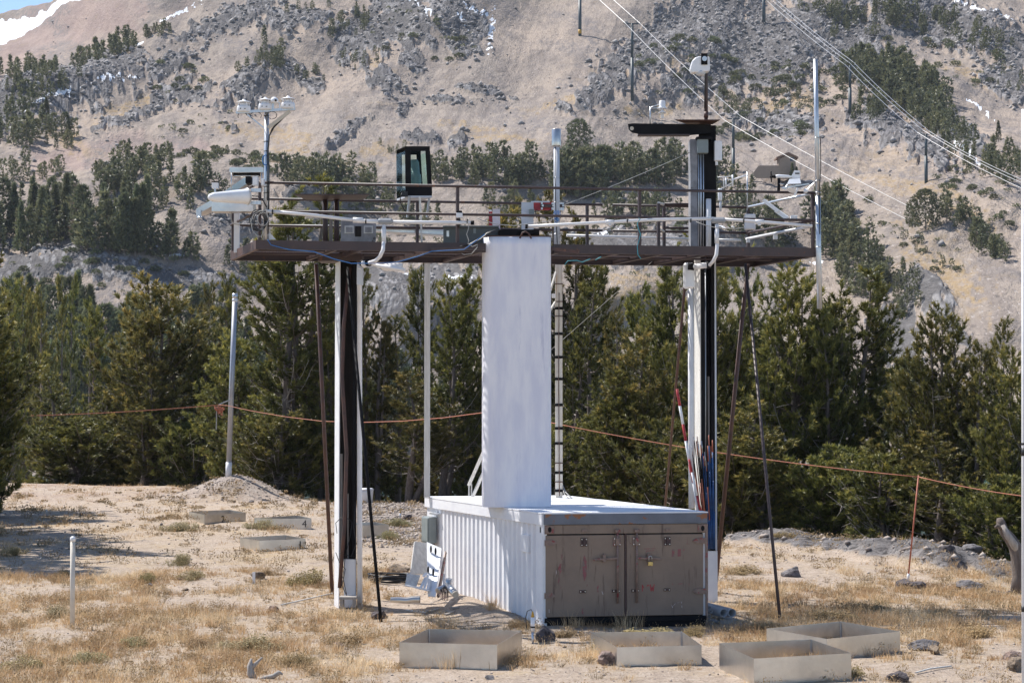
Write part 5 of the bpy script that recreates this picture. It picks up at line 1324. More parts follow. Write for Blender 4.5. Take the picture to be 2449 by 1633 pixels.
for (x0, y0, x1, y1, lab) in ((604, 423, 617, 444, "upper left white junction box beside the radiometer mast, wider one"), (624, 427, 632, 444, "slim white junction box right against the radiometer mast")):
    o = thing("junction_box", lab, "junction box", P((x0 + x1) / 2, y1, 27.3)); w = MB(); w.pbox(x0, y0, x1, y1, 27.3, .08); w.build("housing", M['box_light'], o, bevel=.004)
    w = MB(); w.pbox(x0 + 1.5, y0 + 2, x1 - 1.5, y1 - 2, 27.293, .006); w.build("cover", M['white_clean'], o)
cc = thing("cable_coil", "coils of black and white cable tied at the left rail corner", "cable coil", P(625, 540, 27.3))
w = MB()
for k in range(4): w.tube([P(618 + k * .8 + (21 - k * 3) * math.cos(t), 527 + k + (26 - k * 2.5) * math.sin(t), 27.25 + .02 * k) for t in np.linspace(0, 6.28, 26)], .007, 6)
w.build("black_loops", M['cable'], cc, kind="stuff")
w = MB(); w.tube([P(629 + 13 * math.cos(t), 524 + 16 * math.sin(t), 27.22) for t in np.linspace(0, 6.28, 24)], .007, 6)
w.tube([P(x, y, 27.22) for x, y in ((640, 503), (620, 505), (606, 513), (600, 530), (604, 552), (616, 565), (626, 566), (630, 548), (632, 560), (630, 568))], .007, 6)
w.tube([P(x, y, 28.5) for x, y in ((562, 487), (554, 500), (552, 520), (557, 535), (572, 538), (580, 530))], .007, 6)
w.build("white_loops", M['cable_white'], cc, kind="stuff")
# glass fronted enclosure
gx = thing("glass_enclosure", "black framed glass box holding a grey cylinder, on three legs above the rail", "instrument enclosure", P(998, 470, 29.0))
DG = 28.9; F0 = [P(969, 352, DG), P(1028, 352, DG), P(1033, 468, DG), P(970, 468, DG)]
S_ = Vector((-.16, .42, 0))
B0 = [p + S_ for p in F0]
def frame_ring(mb, outer, wl, wr, wt, wb, dep):
    a, b, c, d = outer; ux = (b - a).normalized(); uz = UP
    mb.prism([a, b, b - uz * wt, a - uz * wt], dep); mb.prism([d + uz * wb, c + uz * wb, c, d], dep)
    mb.prism([a - uz * wt, a - uz * wt + ux * wl, d + uz * wb + ux * wl, d + uz * wb], dep); mb.prism([b - uz * wt - ux * wr, b - uz * wt, c + uz * wb, c + uz * wb - ux * wr], dep)
w = MB(); frame_ring(w, F0, .085, .07, .06, .17, Vector((0, .02, 0))); w.build("front_frame", M['black'], gx)
w = MB(); frame_ring(w, B0, .085, .07, .06, .17, Vector((0, .02, 0))); w.build("back_frame", M['black'], gx)
w = MB(); w.hexa([F0[0] + UP * .012, F0[1] + UP * .012, B0[1] + UP * .012, B0[0] + UP * .012], [F0[0] - UP * .0, F0[1] - UP * .0, B0[1], B0[0]]); w.build("top", M['black'], gx)
w = MB(); q = [F0[3] - UP * .002, F0[2] - UP * .002, B0[2] - UP * .002, B0[3] - UP * .002]; w.hexa(q, [p - UP * .03 for p in q]); w.build("floor", M['box_light'], gx)
w = MB(); a_, b_, c_, d_ = F0[0], B0[0], B0[3], F0[3]; w.prism([a_ + Vector((0, .02, -.06)), b_ - UP * .06, c_ + UP * .03, d_ + Vector((0, .02, .03))], Vector((-.004, 0, 0))); w.build("side_pane", M['glass'], gx)
w = MB(); w.prism([F0[1] + Vector((0, .02, -.06)), B0[1] - UP * .06, B0[2] + UP * .03, F0[2] + Vector((0, .02, .03))], Vector((.004, 0, 0))); w.build("side_pane", M['glass'], gx)
w = MB(); w.prism([F0[0] + Vector((.08, .008, -.06)), F0[1] + Vector((-.065, .008, -.06)), F0[2] + Vector((-.065, .008, .165)), F0[3] + Vector((.08, .008, .165))], Vector((0, .004, 0))); w.build("front_pane", M['glass'], gx)
w = MB(); c_ = (F0[3] + B0[2]) / 2 + Vector((.02, 0, .05)); w.lathe(c_, [(.10, 0), (.10, .30), (.085, .31), (.082, .48), (.06, .53)], 16, axis=(-.06, 0, 1)); w.build("cylinder", M['grey_box'], gx, "grey cylindrical instrument inside")
for (xa, ya, xb, yb, dd) in ((980, 470, 974, 520, 0), (1004, 470, 1009, 585, 0), (1027, 470, 1021, 520, .3)):
    w = MB(); w.beam(P(xa, ya, DG + dd), P(xb, yb, DG + dd + .1), .03, .03); w.build("leg", M['galv'], gx)
w = MB(); w.pbox(960, 458, 975, 470, DG - .05, .08); w.tube([P(962, 462, DG - .1), P(957, 470, DG - .1), P(958, 485, DG), P(966, 500, DG), P(975, 512, DG)], .008, 6); w.build("connector", M['cable'], gx, kind="stuff")
# capped tube (precipitation gauge)
cg = thing("capped_tube", "tall bluish tube mast topped by a wide bright metal cylinder", "rain gauge", P(1332, 600, 29.4))
DC = 29.35
w = MB(); w.tube([P(1331, 350, DC), P(1332, 594, DC)], .046, 14); w.build("tube", M['box_light'], cg)
w = MB(); w.lathe(P(1330.5, 350, DC), [(.068, 0), (.070, .01), (.070, .265), (.066, .27), (.062, .265)], 18); w.build("cylinder", M['alu'], cg, bevel=0)
w = MB(); w.tube([P(1328, 352, DC - .05), P(1327, 420, DC - .05), P(1329, 500, DC - .06), P(1333, 590, DC - .05)], .006, 6); w.build("cable", M['cable'], cg)
w = MB()
for y in (352, 425, 485, 560): w.lathe(P(1331.5, y, DC), [(.047, -.006), (.052, 0), (.047, .006)], 12)
w.build("hose_clamp", M['steel'], cg, kind="stuff")
rpz = thing("red_mount_plate", "red metal plates bolted over the far top rail beside the capped tube", "mount plate", P(1300, 505, 29.0))
DR = farY(1300) - .06
w = MB(); w.pbox(1276, 483, 1324, 503, DR, .03); w.build("red_plate", M['red'], rpz)
w = MB(); w.pbox(1270, 481, 1315, 484.5, DR - .01, .12); w.build("top_strip", M['box_light'], rpz)
w = MB(); w.pbox(1319, 485, 1349, 503, DR - .03, .025); w.build("steel_plate", M['galv'], rpz)
w = MB()
for (x, y) in ((1296, 486), (1298, 492), (1296, 499), (1323, 486.5), (1323, 492), (1323, 500), (1347, 492)): w.pbox(x - 2.2, y - 2.2, x + 2.2, y + 2.2, DR - .05, .02)
w.build("clamp", M['steel'], rpz, kind="stuff")
w = MB(); w.pbox(1292, 488.5, 1350, 496, DR - .045, .04); w.build("rail_sleeve", M['brown'], rpz)
gp = thing("grey_panel_box", "upright light grey panel box strapped to the far rail left of the red plates", "panel box", P(1260, 552, 29.0))
w = MB(); w.pbox(1247, 484, 1276, 552, DR - .02, .08); w.build("panel", M['box_light'], gp)
w = MB(); w.pbox(1265, 499, 1278, 516, DR - .11, .085); w.build("box", M['grey_box'], gp, bevel=.006)
w = MB(); w.tube([P(1281, 503, DR - .06), P(1300, 507, DR - .06), P(1322, 502, DR - .06)], .006, 6); w.tube([P(1281, 504, DR - .06), P(1283, 522, DR - .06)], .006, 6); w.build("cable", M['cable'], gp)
wd = thing("cable_knot", "tangle of blue and black cables below the red mount plates", "cables", P(1333, 525, DC - .1))
w = MB()
for k in range(5): w.tube([P(1327 + 3 * k, 504, DC - .1), P(1324 + 4 * k, 514, DC - .14), P(1337 - 3 * k, 524, DC - .12), P(1330 + k, 540, DC - .1)], .006, 5)
w.build("strands", M['cable_blue'], wd, kind="stuff")
pw = thing("painted_block", "flaking white and red block standing behind the far rail", "block", P(1187, 550, 29.6))
w = MB(); w.pbox(1178, 500, 1196, 552, 29.5, .12); w.build("white_slab", M['pink_white'], pw)
w = MB(); w.pbox(1169, 506, 1177.5, 545, 29.55, .06); w.build("red_slab", M['red'], pw)
w = MB(); w.pbox(1169, 502, 1176, 506, 29.55, .05); w.build("cap", M['white_clean'], pw)
gbx = thing("green_grey_case", "large dark green-grey equipment case on the deck left of the column", "equipment case", L(.36, .2, ZT))
w = MB(); w.pbox(1060, 541, 1192, 592, 28.15, .5); w.build("body", M['green_box'], gbx, bevel=.01)
w = MB(); w.pbox(1059, 539.5, 1193, 545, 28.12, .55); w.build("lid", M['green_box'], gbx, bevel=.006)
w = MB(); w.pbox(1068, 552, 1074, 566, 28.13, .02); w.build("latch", M['steel'], gbx)
w = MB(); w.pbox(1132, 546, 1138, 558, 28.13, .02); w.build("latch", M['grey_box'], gbx)
mb_ = thing("mottled_panel", "mottled grey cast panel with two recessed pockets beside the left upper posts", "panel", P(856, 578, 28.3))
w = MB(); w.pbox(815, 527, 898, 580, 28.25, .12); w.build("slab", M['concrete'], mb_, bevel=.006)
for x in (824, 870):
    w = MB(); w.pbox(x, 540, x + 22, 558, 28.235, .014); fr_ = w.build("pocket_frame", M['alu_dull'], mb_)
    w = MB(); w.pbox(x + 3, 543, x + 19, 556, 28.225, .009); w.build("pocket", M['concrete'], fr_)
w = MB(); w.pbox(849, 541, 864, 566, 28.24, .009); w.build("plate", M['darkwood'], mb_)
ns = thing("rail_sensor", "small black and white sensor clamped on the near middle rail", "sensor", P(1098, 520, nearY(1098) - .05))
w = MB(); w.pbox(1091, 509, 1106, 520.5, nearY(1098) - .10, .09); w.build("body", M['white_clean'], ns, bevel=.004)
w = MB(); w.pbox(1092, 503.5, 1105, 509, nearY(1098) - .095, .08); w.build("cap", M['black'], ns, bevel=.006)
w = MB(); w.tube([P(1098, 521, nearY(1098) - .06), P(1100, 530, 27.9), P(1097, 545, 27.9)], .012, 8); w.build("stem", M['cable'], ns)
# white conduit pipes
def pipe(mb, pts, r=.027): return mb.tube(pts, r * .92, 12)
cd = thing("white_conduit", "thick white plastic conduit along the near rail left of the column", "conduit", P(880, 530, 27.4))
dn = lambda px: nearY(px) - .085
w = MB(); pipe(w, [P(636, 505, dn(636)), P(740, 514, dn(740)), P(846, 526.5, dn(846))]); w.build("pipe", M['pvc'], cd)
w = MB(); pipe(w, [P(846, 528, dn(846)), P(905, 530, dn(905))], .033); pipe(w, [P(935, 531, dn(935)), P(1132, 533, dn(1132))], .029); w.build("pipe", M['pvc'], cd, kind="stuff")
w = MB(); w.tube([P(844, 526.5, dn(846)), P(868, 527.5, dn(868))], .040, 14); w.build("coupling", M['pvc'], cd)
w = MB(); w.tube([P(1126, 533, dn(1130)), P(1134, 533, dn(1130))], .033, 12); w.build("end_cap", M['black'], cd)
w = MB(); w.pbox(902, 521.5, 940, 536.5, dn(920) - .045, .06); w.build("junction_body", M['pvc_gray'], cd, bevel=.03)
w = MB(); pipe(w, [P(918, 538, dn(918)), P(918, 560, dn(918)), P(917.5, 580, dn(918)), P(916, 598, 27.3), P(909, 613, 27.35), P(898, 624, 27.45), P(882, 629, 27.5)], .030); w.build("down_pipe", M['pvc'], cd)
w = MB(); w.tube([P(918, 545, dn(918)), P(918, 582, dn(918))], .034, 12); w.build("sleeve", M['pvc'], cd)
for x in (652, 875, 1118):
    w = MB(); w.tube([P(x - 1.5, 507 if x < 700 else 530, dn(x)), P(x + 1.5, 507 if x < 700 else 530, dn(x))], .038, 12); w.build("strap", M['cable'], cd)
w = MB(); w.tube([P(866, 630, 27.75), P(885, 628, 27.6)], .052, 14); w.build("clamp_collar", M['black'], cd); w = MB(); w.tube([P(870, 632, 27.7), P(878, 630, 27.65)], .056, 14); w.build("collar", M['pvc'], cd)
w = MB(); pipe(w, [P(884, 627, 27.6), P(905, 636, 27.5), P(935, 640, 27.4), P(968, 646, 27.3)], .031); w.build("stub_pipe", M['pvc'], cd)
w = MB(); w.lathe(P(915, 640, 27.8), [(.02, -.02), (.05, .02), (.06, .12), (.055, .30)], 12, axis=(1, -.1, .03)); w.build("funnel", M['pvc'], cd)
w = MB(); pipe(w, [P(859.5, 637, 28.3), P(860, 700, D1 - .02), P(860, 1200, D1 - .02), P(861, 1456, D1 - .05)], .043); w.build("leg_pipe", M['pvc'], cd)
w = MB(); w.pbox(853, 640, 868, 682, 28.3, .1); w.build("leg_box", M['box_light'], cd, bevel=.01)
ce = thing("white_conduit", "thick white plastic conduit along the near rail right of the column", "conduit", P(1700, 525, 28.3))
w = MB(); pipe(w, [P(1258, 542, dn(1258) - .05), P(1450, 532, dn(1450)), P(1560, 526, dn(1560)), P(1706, 523, dn(1706))]); w.build("pipe", M['pvc'], ce)
w = MB(); pipe(w, [P(1730, 525, dn(1730)), P(1810, 530, dn(1810)), P(1942, 541, dn(1942))]); w.build("pipe", M['pvc'], ce)
w = MB(); w.tube([P(1256, 542, dn(1258) - .05), P(1262, 542, dn(1258) - .05)], .036, 12); w.build("end_cap", M['black'], ce)
for (xa, xb, y) in ((1448, 1468, 532), (1806, 1826, 531)): w = MB(); w.tube([P(xa, y, dn(xa)), P(xb, y, dn(xb))], .039, 12); w.lathe(P((xa + xb) / 2, y + 9, dn(xa)), [(.025, 0), (.03, .03)], 10); w.build("tee_fitting", M['pvc'], ce)
w = MB(); w.pbox(1700, 519, 1736, 534, dn(1715) - .045, .06); w.build("junction_body", M['pvc_gray'], ce, bevel=.03)
w = MB(); pipe(w, [P(1714.5, 536, dn(1714)), P(1715, 560, dn(1714)), P(1715, 592, dn(1714)), P(1713, 610, 28.35), P(1707, 623, 28.4), P(1697, 634, 28.5)], .030); w.build("down_pipe", M['pvc'], ce)
w = MB(); w.tube([P(1714.5, 550, dn(1714)), P(1714.5, 582, dn(1714))], .034, 12); w.build("sleeve", M['pvc'], ce)
w = MB(); pipe(w, [P(1659, 638, 28.9), P(1696, 633.5, 28.6)], .048); w.build("cross_pipe", M['pvc'], ce)
w = MB(); w.tube([P(1645, 637, 28.9), P(1660, 638, 28.9)], .056, 14); w.tube([P(1690, 634, 28.6), P(1700, 633, 28.6)], .056, 14); w.build("clamp_collar", M['black'], ce, kind="stuff")
w = MB(); pipe(w, [P(1652, 690, D2 - .03), P(1653, 1000, D2 - .03), P(1654, 1215, D2 - .03)], .052); w.build("leg_pipe", M['pvc'], ce)
w = MB(); w.pbox(1635, 628, 1661, 690, 28.9, .14); w.build("leg_box", M['pvc'], ce, bevel=.03)
w = MB()
for x in (1500, 1652, 1778): w.tube([P(x - 1.5, 527.5, dn(x)), P(x + 1.5, 527.5, dn(x))], .036, 12)
w.build("strap", M['cable'], ce, kind="stuff")
cf_ = thing("rear_conduit", "white conduit pipe fixed behind the far middle rail", "conduit", P(1480, 568, 30)); 
fy = lambda px: farY(px) + .05
w = MB(); pipe(w, [P(640, 540, fy(640)), P(790, 541, fy(790))], .024); w.build("pipe", M['pvc'], cf_)
w = MB(); pipe(w, [P(1355, 563, fy(1355)), P(1500, 567, fy(1500)), P(1660, 572, fy(1660))], .024); w.build("pipe", M['pvc'], cf_)
w = MB(); pipe(w, [P(1718, 574, fy(1718)), P(1772, 575, fy(1772))], .024); pipe(w, [P(1785, 572, 30.3), P(1880, 553, 29.5), P(1945, 541, 28.95)], .026); w.build("pipe", M['pvc'], cf_, kind="stuff")
w = MB(); w.beam(P(818, 543, 29.9), P(1062, 557, 30.1), .03, .06); w.build("flat_bar", M['alu'], cf_)
w = MB(); w.beam(P(870, 545, 30.3), P(1060, 558, 30.4), .3, .10); w.build("shelf", M['box_light'], cf_)
w = MB(); w.pbox(1786, 570, 1794, 580, 30.2, .06); w.pbox(1850, 558, 1860, 572, 29.7, .06); w.build("tee_fitting", M['pvc'], cf_, kind="stuff")
# mast furniture right
mc = thing("mast_cabinet", "grey cabinet near the top of the right steel mast under the black arm", "cabinet", P(1680, 365, D2 - .2))
w = MB(); w.pbox(1668, 331, 1694, 366, D2 - .22, .16); w.build("body", M['grey_box'], mc, bevel=.006)
w = MB(); w.pbox(1666, 327, 1704, 333, D2 - .24, .28); w.build("hood", M['black'], mc)
for x in (1671, 1676, 1682): w = MB(); w.tube([P(x, 366, D2 - .12), P(x + .5, 480, D2 - .12), P(x, 596, D2 - .10)], .009 if x != 1676 else .013, 8); w.build("conduit", M['galv'], mc)
wb = thing("white_panel_antenna", "flat white panel box mounted right of the steel mast top", "panel antenna", P(1719, 390, D2))
w = MB(); w.pbox(1709, 337, 1727, 384, D2 - .1, .12); w.build("body", M['white_clean'], wb, bevel=.006)
w = MB(); w.pbox(1711, 384, 1717, 395, D2 - .05, .05); w.build("stem", M['pvc'], wb)
vt = thing("white_tube", "upright white capped tube fixed in front of the right steel mast", "tube", P(1695, 594, D2 - .2))
w = MB(); w.tube([P(1694.5, 476, D2 - .14), P(1694.5, 596, D2 - .14)], .042, 14); w.build("tube", M['pvc'], vt)
w = MB(); w.tube([P(1694.5, 471, D2 - .14), P(1694.5, 476, D2 - .14)], .046, 14); w.build("cap", M['black'], vt)
cp = thing("camera_pole", "slim brown pole rising from the plate on top of the right mast", "pole", P(1688, 295, D2 + .1))
w = MB(); w.tube([P(1691, 135, D2 + .1), P(1689, 180, D2 + .1), P(1688.5, 294, D2 + .1)], .030, 12); w.build("pole", M['brown'], cp)
w = MB(); w.tube([P(1689, 268, D2 + .1), P(1688.5, 282, D2 + .1)], .038, 12); w.build("coupling", M['brown_lit'], cp)
w = MB(); w.tube([P(1663, 150, D2), P(1672, 156, D2), P(1683, 166, D2 + .02), P(1687, 180, D2 + .05), P(1685, 260, D2 + .06)], .010, 6); w.build("cable", M['cable'], cp)
wc = thing("webcam_housing", "white domed camera housing on top of the slim brown pole", "camera", P(1675, 180, D2))
w = MB(); prof_ = [P(1650.5, 166, D2 - .08), P(1652, 158, D2 - .08), P(1656, 145, D2 - .08), P(1663, 138, D2 - .08), P(1672, 135, D2 - .08), P(1697, 136, D2 - .08), P(1698.5, 168, D2 - .08), P(1695, 171, D2 - .08), P(1655, 174, D2 - .08)]
w.prism(prof_, Vector((0, .18, 0))); w.build("shell", M['white_clean'], wc, bevel=.012)
w = MB(); w.lathe(P(1675, 181, D2), [(.05, 0), (.082, .03), (.084, .07)], 16); w.build("dome", M['box_light'], wc)
w = MB(); w.pbox(1677, 128, 1692, 155, D2 - .10, .012); pl_ = w.build("bracket_plate", M['black'], wc)
w = MB(); c_ = P(1685, 141, D2 - .104); w.tube([c_, c_ - Vector((0, .012, 0))], .040, 16); w.build("disc", M['galv'], pl_)
w = MB(); w.lathe(P(1690, 146, D2 - .02), [(.032, 0), (.034, .03), (.02, .06), (.004, .07)], 12); w.build("pole_cap", M['white_clean'], wc)
ws = thing("white_disc_sensor", "white stacked sensor with wide brim held above the black mast arm", "sensor", P(1583, 296, D2 + .1))
c_ = P(1584, 284, D2 + .1)
w = MB(); w.lathe(c_, [(.022, 0), (.026, .01), (.026, .08), (.04, .085)], 14); w.build("lower_stem", M['white_clean'], ws)
w = MB(); w.lathe(c_ + UP * .088, [(.065, 0), (.066, .006), (.025, .03), (.022, .07)], 18); w.build("lower_brim", M['white_clean'], ws)
w = MB(); w.lathe(c_ + UP * .155, [(.08, 0), (.084, .008), (.055, .035), (.052, .045), (.050, .125), (.044, .132)], 18); w.build("upper_cap", M['white_clean'], ws)
w = MB(); w.tube([P(1555, 297, D2 + .02), P(1555, 256, D2 + .02)], .011, 8); w.tube([P(1555, 258, D2 + .02), P(1575, 250, D2 + .1)], .007, 6); w.tube([P(1555, 260, D2 + .02), P(1580, 258, D2 + .1)], .007, 6); w.build("bracket", M['galv'], ws)
w = MB(); w.tube([P(1584, 285, D2 + .1), P(1583, 290, D2 + .1), P(1580, 298, D2 + .08)], .004, 5); w.build("cable", M['cable_white'], ws)
# anemometers
sa = thing("sonic_anemometer", "white open frame ultrasonic anemometer on a slim stem right of the steel mast", "anemometer", P(1722, 500, 29.3))
w = MB(); w.lathe(P(1722, 480, 29.3), [(.030, 0), (.033, .01), (.033, .175), (.028, .19)], 14); w.build("electronics_tube", M['white_clean'], sa)
w = MB(); w.tube([P(1723, 480, 29.3), P(1723, 492, 29.3), P(1723, 506, 29.3)], .018, 8); w.build("stem", M['box_light'], sa)
w = MB()
for seg in ([(1716, 424), (1732, 424), (1752, 421)], [(1737, 446), (1735, 424)], [(1736, 428), (1752, 432)], [(1737, 446), (1754, 444)], [(1726, 451), (1752, 437)], [(1731, 452), (1731, 426)]): w.tube([P(x, y, 29.3) for x, y in seg], .006, 6)
w.build("transducer_frame", M['white_clean'], sa, kind="stuff")
for x, y0, y1 in ((1736, 426, 448), (1752, 418, 447)): w = MB(); w.tube([P(x, y0, 29.28), P(x, y1, 29.28)], .013, 8); w.build("transducer", M['white_clean'], sa)
w = MB(); w.tube([P(1753, 430, 29.3), P(1786, 419, 29.3)], .013, 8); w.build("boom", M['white_clean'], sa)
w = MB(); w.tube([P(1787, 411, 29.32), P(1787, 503, 29.32)], .010, 8); w.build("support_rod", M['galv'], sa)
pa = thing("propeller_anemometer", "white aeroplane shaped wind monitor with black propeller and tail fin", "anemometer", P(1863, 460, 28.9))
w = MB(); w.tube([P(1855, 423, 28.9), P(1862, 422, 28.9), P(1885, 422.5, 28.9), P(1896, 424, 28.9)], [.028, .030, .022, .012], 12); w.build("body", M['white_clean'], pa)
w = MB(); w.prism([P(1893, 421, 28.89), P(1900, 407.5, 28.89), P(1913.5, 408.5, 28.89), P(1914, 427, 28.89), P(1894, 426, 28.89)], Vector((0, .012, 0))); fin = w.build("tail_fin", M['white_clean'], pa)
w = MB(); w.pbox(1901.5, 413.5, 1912, 416.5, 28.884, .003); w.build("label_strip", M['cable'], fin)
w = MB(); w.lathe(P(1855, 423, 28.9), [(.026, 0), (.020, .03), (.010, .09)], 12, axis=(-1, 0, 0)); w.build("hub", M['black'], pa)
for k in range(4):
    t = R(80 + 90 * k); w = MB(); c_ = P(1844, 423, 28.9); d_ = Vector((0.05, math.cos(t), math.sin(t))).normalized(); w.beam(c_, c_ + d_ * .085, .028, .006, Vector((1, .6, 0))); w.build("blade", M['black'], pa)
w = MB(); w.tube([P(1863, 427, 28.9), P(1862, 462, 28.9)], .024, 10); w.build("neck", M['black'], pa)
ds = thing("tilted_panel_cluster", "cluster of bluish metal plates and a white dish over the rail by the galvanised mast", "instrument", P(1890, 465, 28.8))
w = MB(); w.prism([P(1889, 428, 28.8), P(1913, 427, 28.8), P(1916, 439, 28.7), P(1883, 440, 28.7)], Vector((0, .05, .0))); w.build("panel", M['box_light'], ds)
w = MB(); w.lathe(P(1893, 455, 28.6), [(.002, -.02), (.04, -.012), (.066, .0), (.068, .006)], 18, axis=(-.35, -.35, -.75)); w.build("dish", M['white_clean'], ds)
w = MB()
rq = random.Random(4)
for k in range(16):
    a_ = P(1868 + rq.random() * 60, 440 + rq.random() * 16, 28.8); w.beam(a_, a_ + Vector((rq.uniform(-.1, .1), rq.uniform(-.05, .05), rq.uniform(-.05, .05))), .014, .008)
w.beam(P(1870, 450, 28.8), P(1935, 440, 28.8), .03, .02)
w.build("bracket_frame", M['galv'], ds, kind="stuff")
w = MB(); w.beam(P(1900, 468, 28.62), P(1908, 450, 28.62), .03, .03); w.build("stub_arm", M['white_clean'], ds)
w = MB(); w.lathe(P(1927, 462, 28.7), [(.02, 0), (.034, .02), (.03, .05), (.01, .07)], 12); w.build("knob", M['white_clean'], ds)
wa = thing("white_slanted_arm", "short thick white arm slanting down right among the cables", "arm", P(1855, 500, 29.0))
w = MB(); w.beam(P(1826, 479, 29), P(1862, 506, 28.9), .05, .05); w.beam(P(1856, 503, 28.95), P(1884, 523, 28.85), .06, .06); w.build("arm", M['white_clean'], wa)
for (x0, y0, x1, y1, lab) in ((1782, 512, 1807, 549, "larger square white box on the rails right of the steel mast"), (1892, 515, 1907, 528, "small white box near the right rail end")):
    o = thing("junction_box", lab, "junction box", P((x0 + x1) / 2, y1, 29.6)); w = MB(); w.pbox(x0, y0, x1, y1, 29.3, .1); w.build("housing", M['white_clean'], o, bevel=.004)
    w = MB(); w.pbox(x0 + 2, y0 + 2, x1 - 2, y1 - 2, 29.29, .009); w.build("cover", M['pvc'], o)
gm_ = thing("galvanised_mast", "tall plain galvanised mast at the right end of the platform", "mast", P(1960, 740, 28.7))
w = MB(); w.tube([P(1950, 143, 28.7), P(1953, 300, 28.7), P(1956, 480, 28.7)], .034, 12); w.build("upper_pole", M['galv'], gm_)
w = MB(); w.tube([P(1956, 470, 28.7), P(1957.5, 600, 28.7), P(1960, 738, 28.7)], .040, 12); w.build("lower_pole", M['galv'], gm_)
w = MB(); w.tube([P(1962, 330, 28.66), P(1963, 400, 28.66), P(1960, 450, 28.66), P(1961, 560, 28.66)], .007, 6); w.build("cable", M['cable'], gm_)
w = MB()
for y in (330, 433, 461, 535, 591): w.lathe(P(1954 + (y - 330) / 70, y, 28.7), [(.04, -.008), (.047, 0), (.04, .008)], 12)
w.build("hose_clamp", M['steel'], gm_, kind="stuff")
w = MB(); w.tube([P(1922, 462, 28.7), P(1940, 443, 28.7), P(1952, 433, 28.7)], .005, 5); w.tube([P(1925, 433, 28.7), P(1965, 434, 28.7)], .006, 5); w.build("stay_wire", M['galv'], gm_, kind="stuff")
def tubething(nm, lab, cat, paths, r, mt, group=None):
    w = MB()
    for p in paths: w.tube(p, r, 6)
    o = w.build(nm, M[mt], None, lab, None, paths[0][0]); tagit(o, lab, cat, group); return o
def sagline(p0, p1, sag, n=14): return [p0.lerp(p1, t) - UP * (4 * sag * t * (1 - t)) for t in np.linspace(0, 1, n)]
tubething("blue_cable", "thin blue cable drooping under the left half of the platform", "cable", [[P(x, y, 27.35) for x, y in ((640, 573), (648, 586), (690, 597), (750, 602), (800, 620), (840, 630), (900, 630), (950, 627), (1000, 613), (1033, 601), (1110, 597), (1160, 560))]], .007, 'cable_blue')
tubething("teal_cord", "teal cord hanging down over the near deck beam", "cord", [[P(x, y, 28.1) for x, y in ((1527, 521), (1531, 524), (1524, 534), (1527, 548), (1532, 560), (1524, 590), (1526, 610), (1533, 619))]], .006, 'cable_teal')
tubething("teal_cord", "ragged teal cord dangling under the deck right of the column", "cord", [[P(x, y, 28.0) for x, y in ((1350, 634), (1358, 624), (1380, 623), (1392, 627), (1405, 622), (1412, 619))], [P(x, y, 28.0) for x, y in ((1424, 622), (1432, 617), (1438, 614))]], .006, 'cable_teal')
tubething("grey_cable", "loose grey cable running across behind the near middle rail", "cable", [[P(x, y, 28.9) for x, y in ((1140, 521), (1152, 527), (1190, 537), (1230, 540), (1270, 535), (1310, 530), (1322, 524), (1335, 532), (1360, 533))], [P(x, y, 28.2) for x, y in ((1665, 531), (1690, 540), (1720, 546), (1760, 547), (1782, 544))]], .006, 'cable_white')
tubething("cable_bundle", "bundle of dark cables draped over the column's top left edge", "cables", [[P(x, y, 27.85 + .03 * k) for x, y in ((1100 + 4 * k, 590), (1130, 583 - k), (1150, 572 - k), (1165, 560 - k), (1195, 550 - k))] for k in range(4)], .009, 'cable')
tubething("grey_cable", "wavy grey cable hanging from the conduit to the case", "cable", [[P(x, y, 27.6) for x, y in ((1122, 522), (1119, 530), (1121, 545), (1116, 560), (1121, 575), (1119, 583), (1130, 590), (1142, 585), (1141, 592), (1128, 607), (1110, 609), (1104, 606))]], .006, 'cable_white')
tubething("guy_wire", "thin pale guy wire from the steel mast down left to the column", "wire", [sagline(P(1652, 364, D2), P(1350, 490, 27.9), .02)], .0045, 'cable_white')
tubething("guy_wire", "thin pale guy wire slanting from under the platform down behind the banded post", "wire", [sagline(P(1560, 625, 30), P(1316, 838, 31.5), .0)], .0035, 'cable_white')

# ------------------------------------------------------------------ rods leaning on the right leg
rods = random.Random(9)
def rod(x0, y0, x1, y1, D, r, bands, lab, grp):
    a_ = P(x0, y0, D); b_ = P(x1, y1, D + .05)
    o = thing("marker_rod", lab, "rod", b_, grp)
    t0 = 0
    for (t1, mt) in bands:
        w = MB(); w.tube([a_.lerp(b_, t0), a_.lerp(b_, t1)], r, 8); w.build("rod_section", M[mt], o); t0 = t1
    return o
rod(1619, 930, 1672, 1240, D2 - .1, .022, [(.13, 'red'), (.27, 'white_clean'), (.40, 'red'), (.58, 'white_clean'), (.72, 'red'), (1, 'white_clean')], "longest red and white banded pole leaning left of the right leg", None)
rod(1648, 1098, 1690, 1290, D2 - .12, .018, [(.16, 'red'), (.45, 'white_clean'), (.66, 'red'), (1, 'white_clean')], "shorter red and white pole beside the longest banded one", None)
for k in range(17):
    x0 = 1654 + k * 3.4 + rods.uniform(-1.5, 1.5); y0 = rods.uniform(1040, 1110); x1 = 1686 + k * 1.45 + rods.uniform(-1, 1)
    if x0 > 1706: x0 -= 6
    c1 = rods.choice(['blue', 'blue', 'black', 'blue', 'orange'] if k > 6 else ['orange', 'black', 'blue', 'orange', 'tan_fit'])
    t_ = rods.uniform(.05, .15)
    rod(x0, y0, x1, 1312, D2 - .06 + rods.uniform(-.08, .05), .0085, [(t_, rods.choice(['orange', 'tan_fit', 'steel'])), (t_ + rods.uniform(.15, .4), 'black' if c1 == 'orange' else c1), (t_ + .55, c1), (1, 'blue' if k > 4 else c1)], "thin orange or blue rod in the bundle stacked against the right leg", "rods stacked against the right leg")
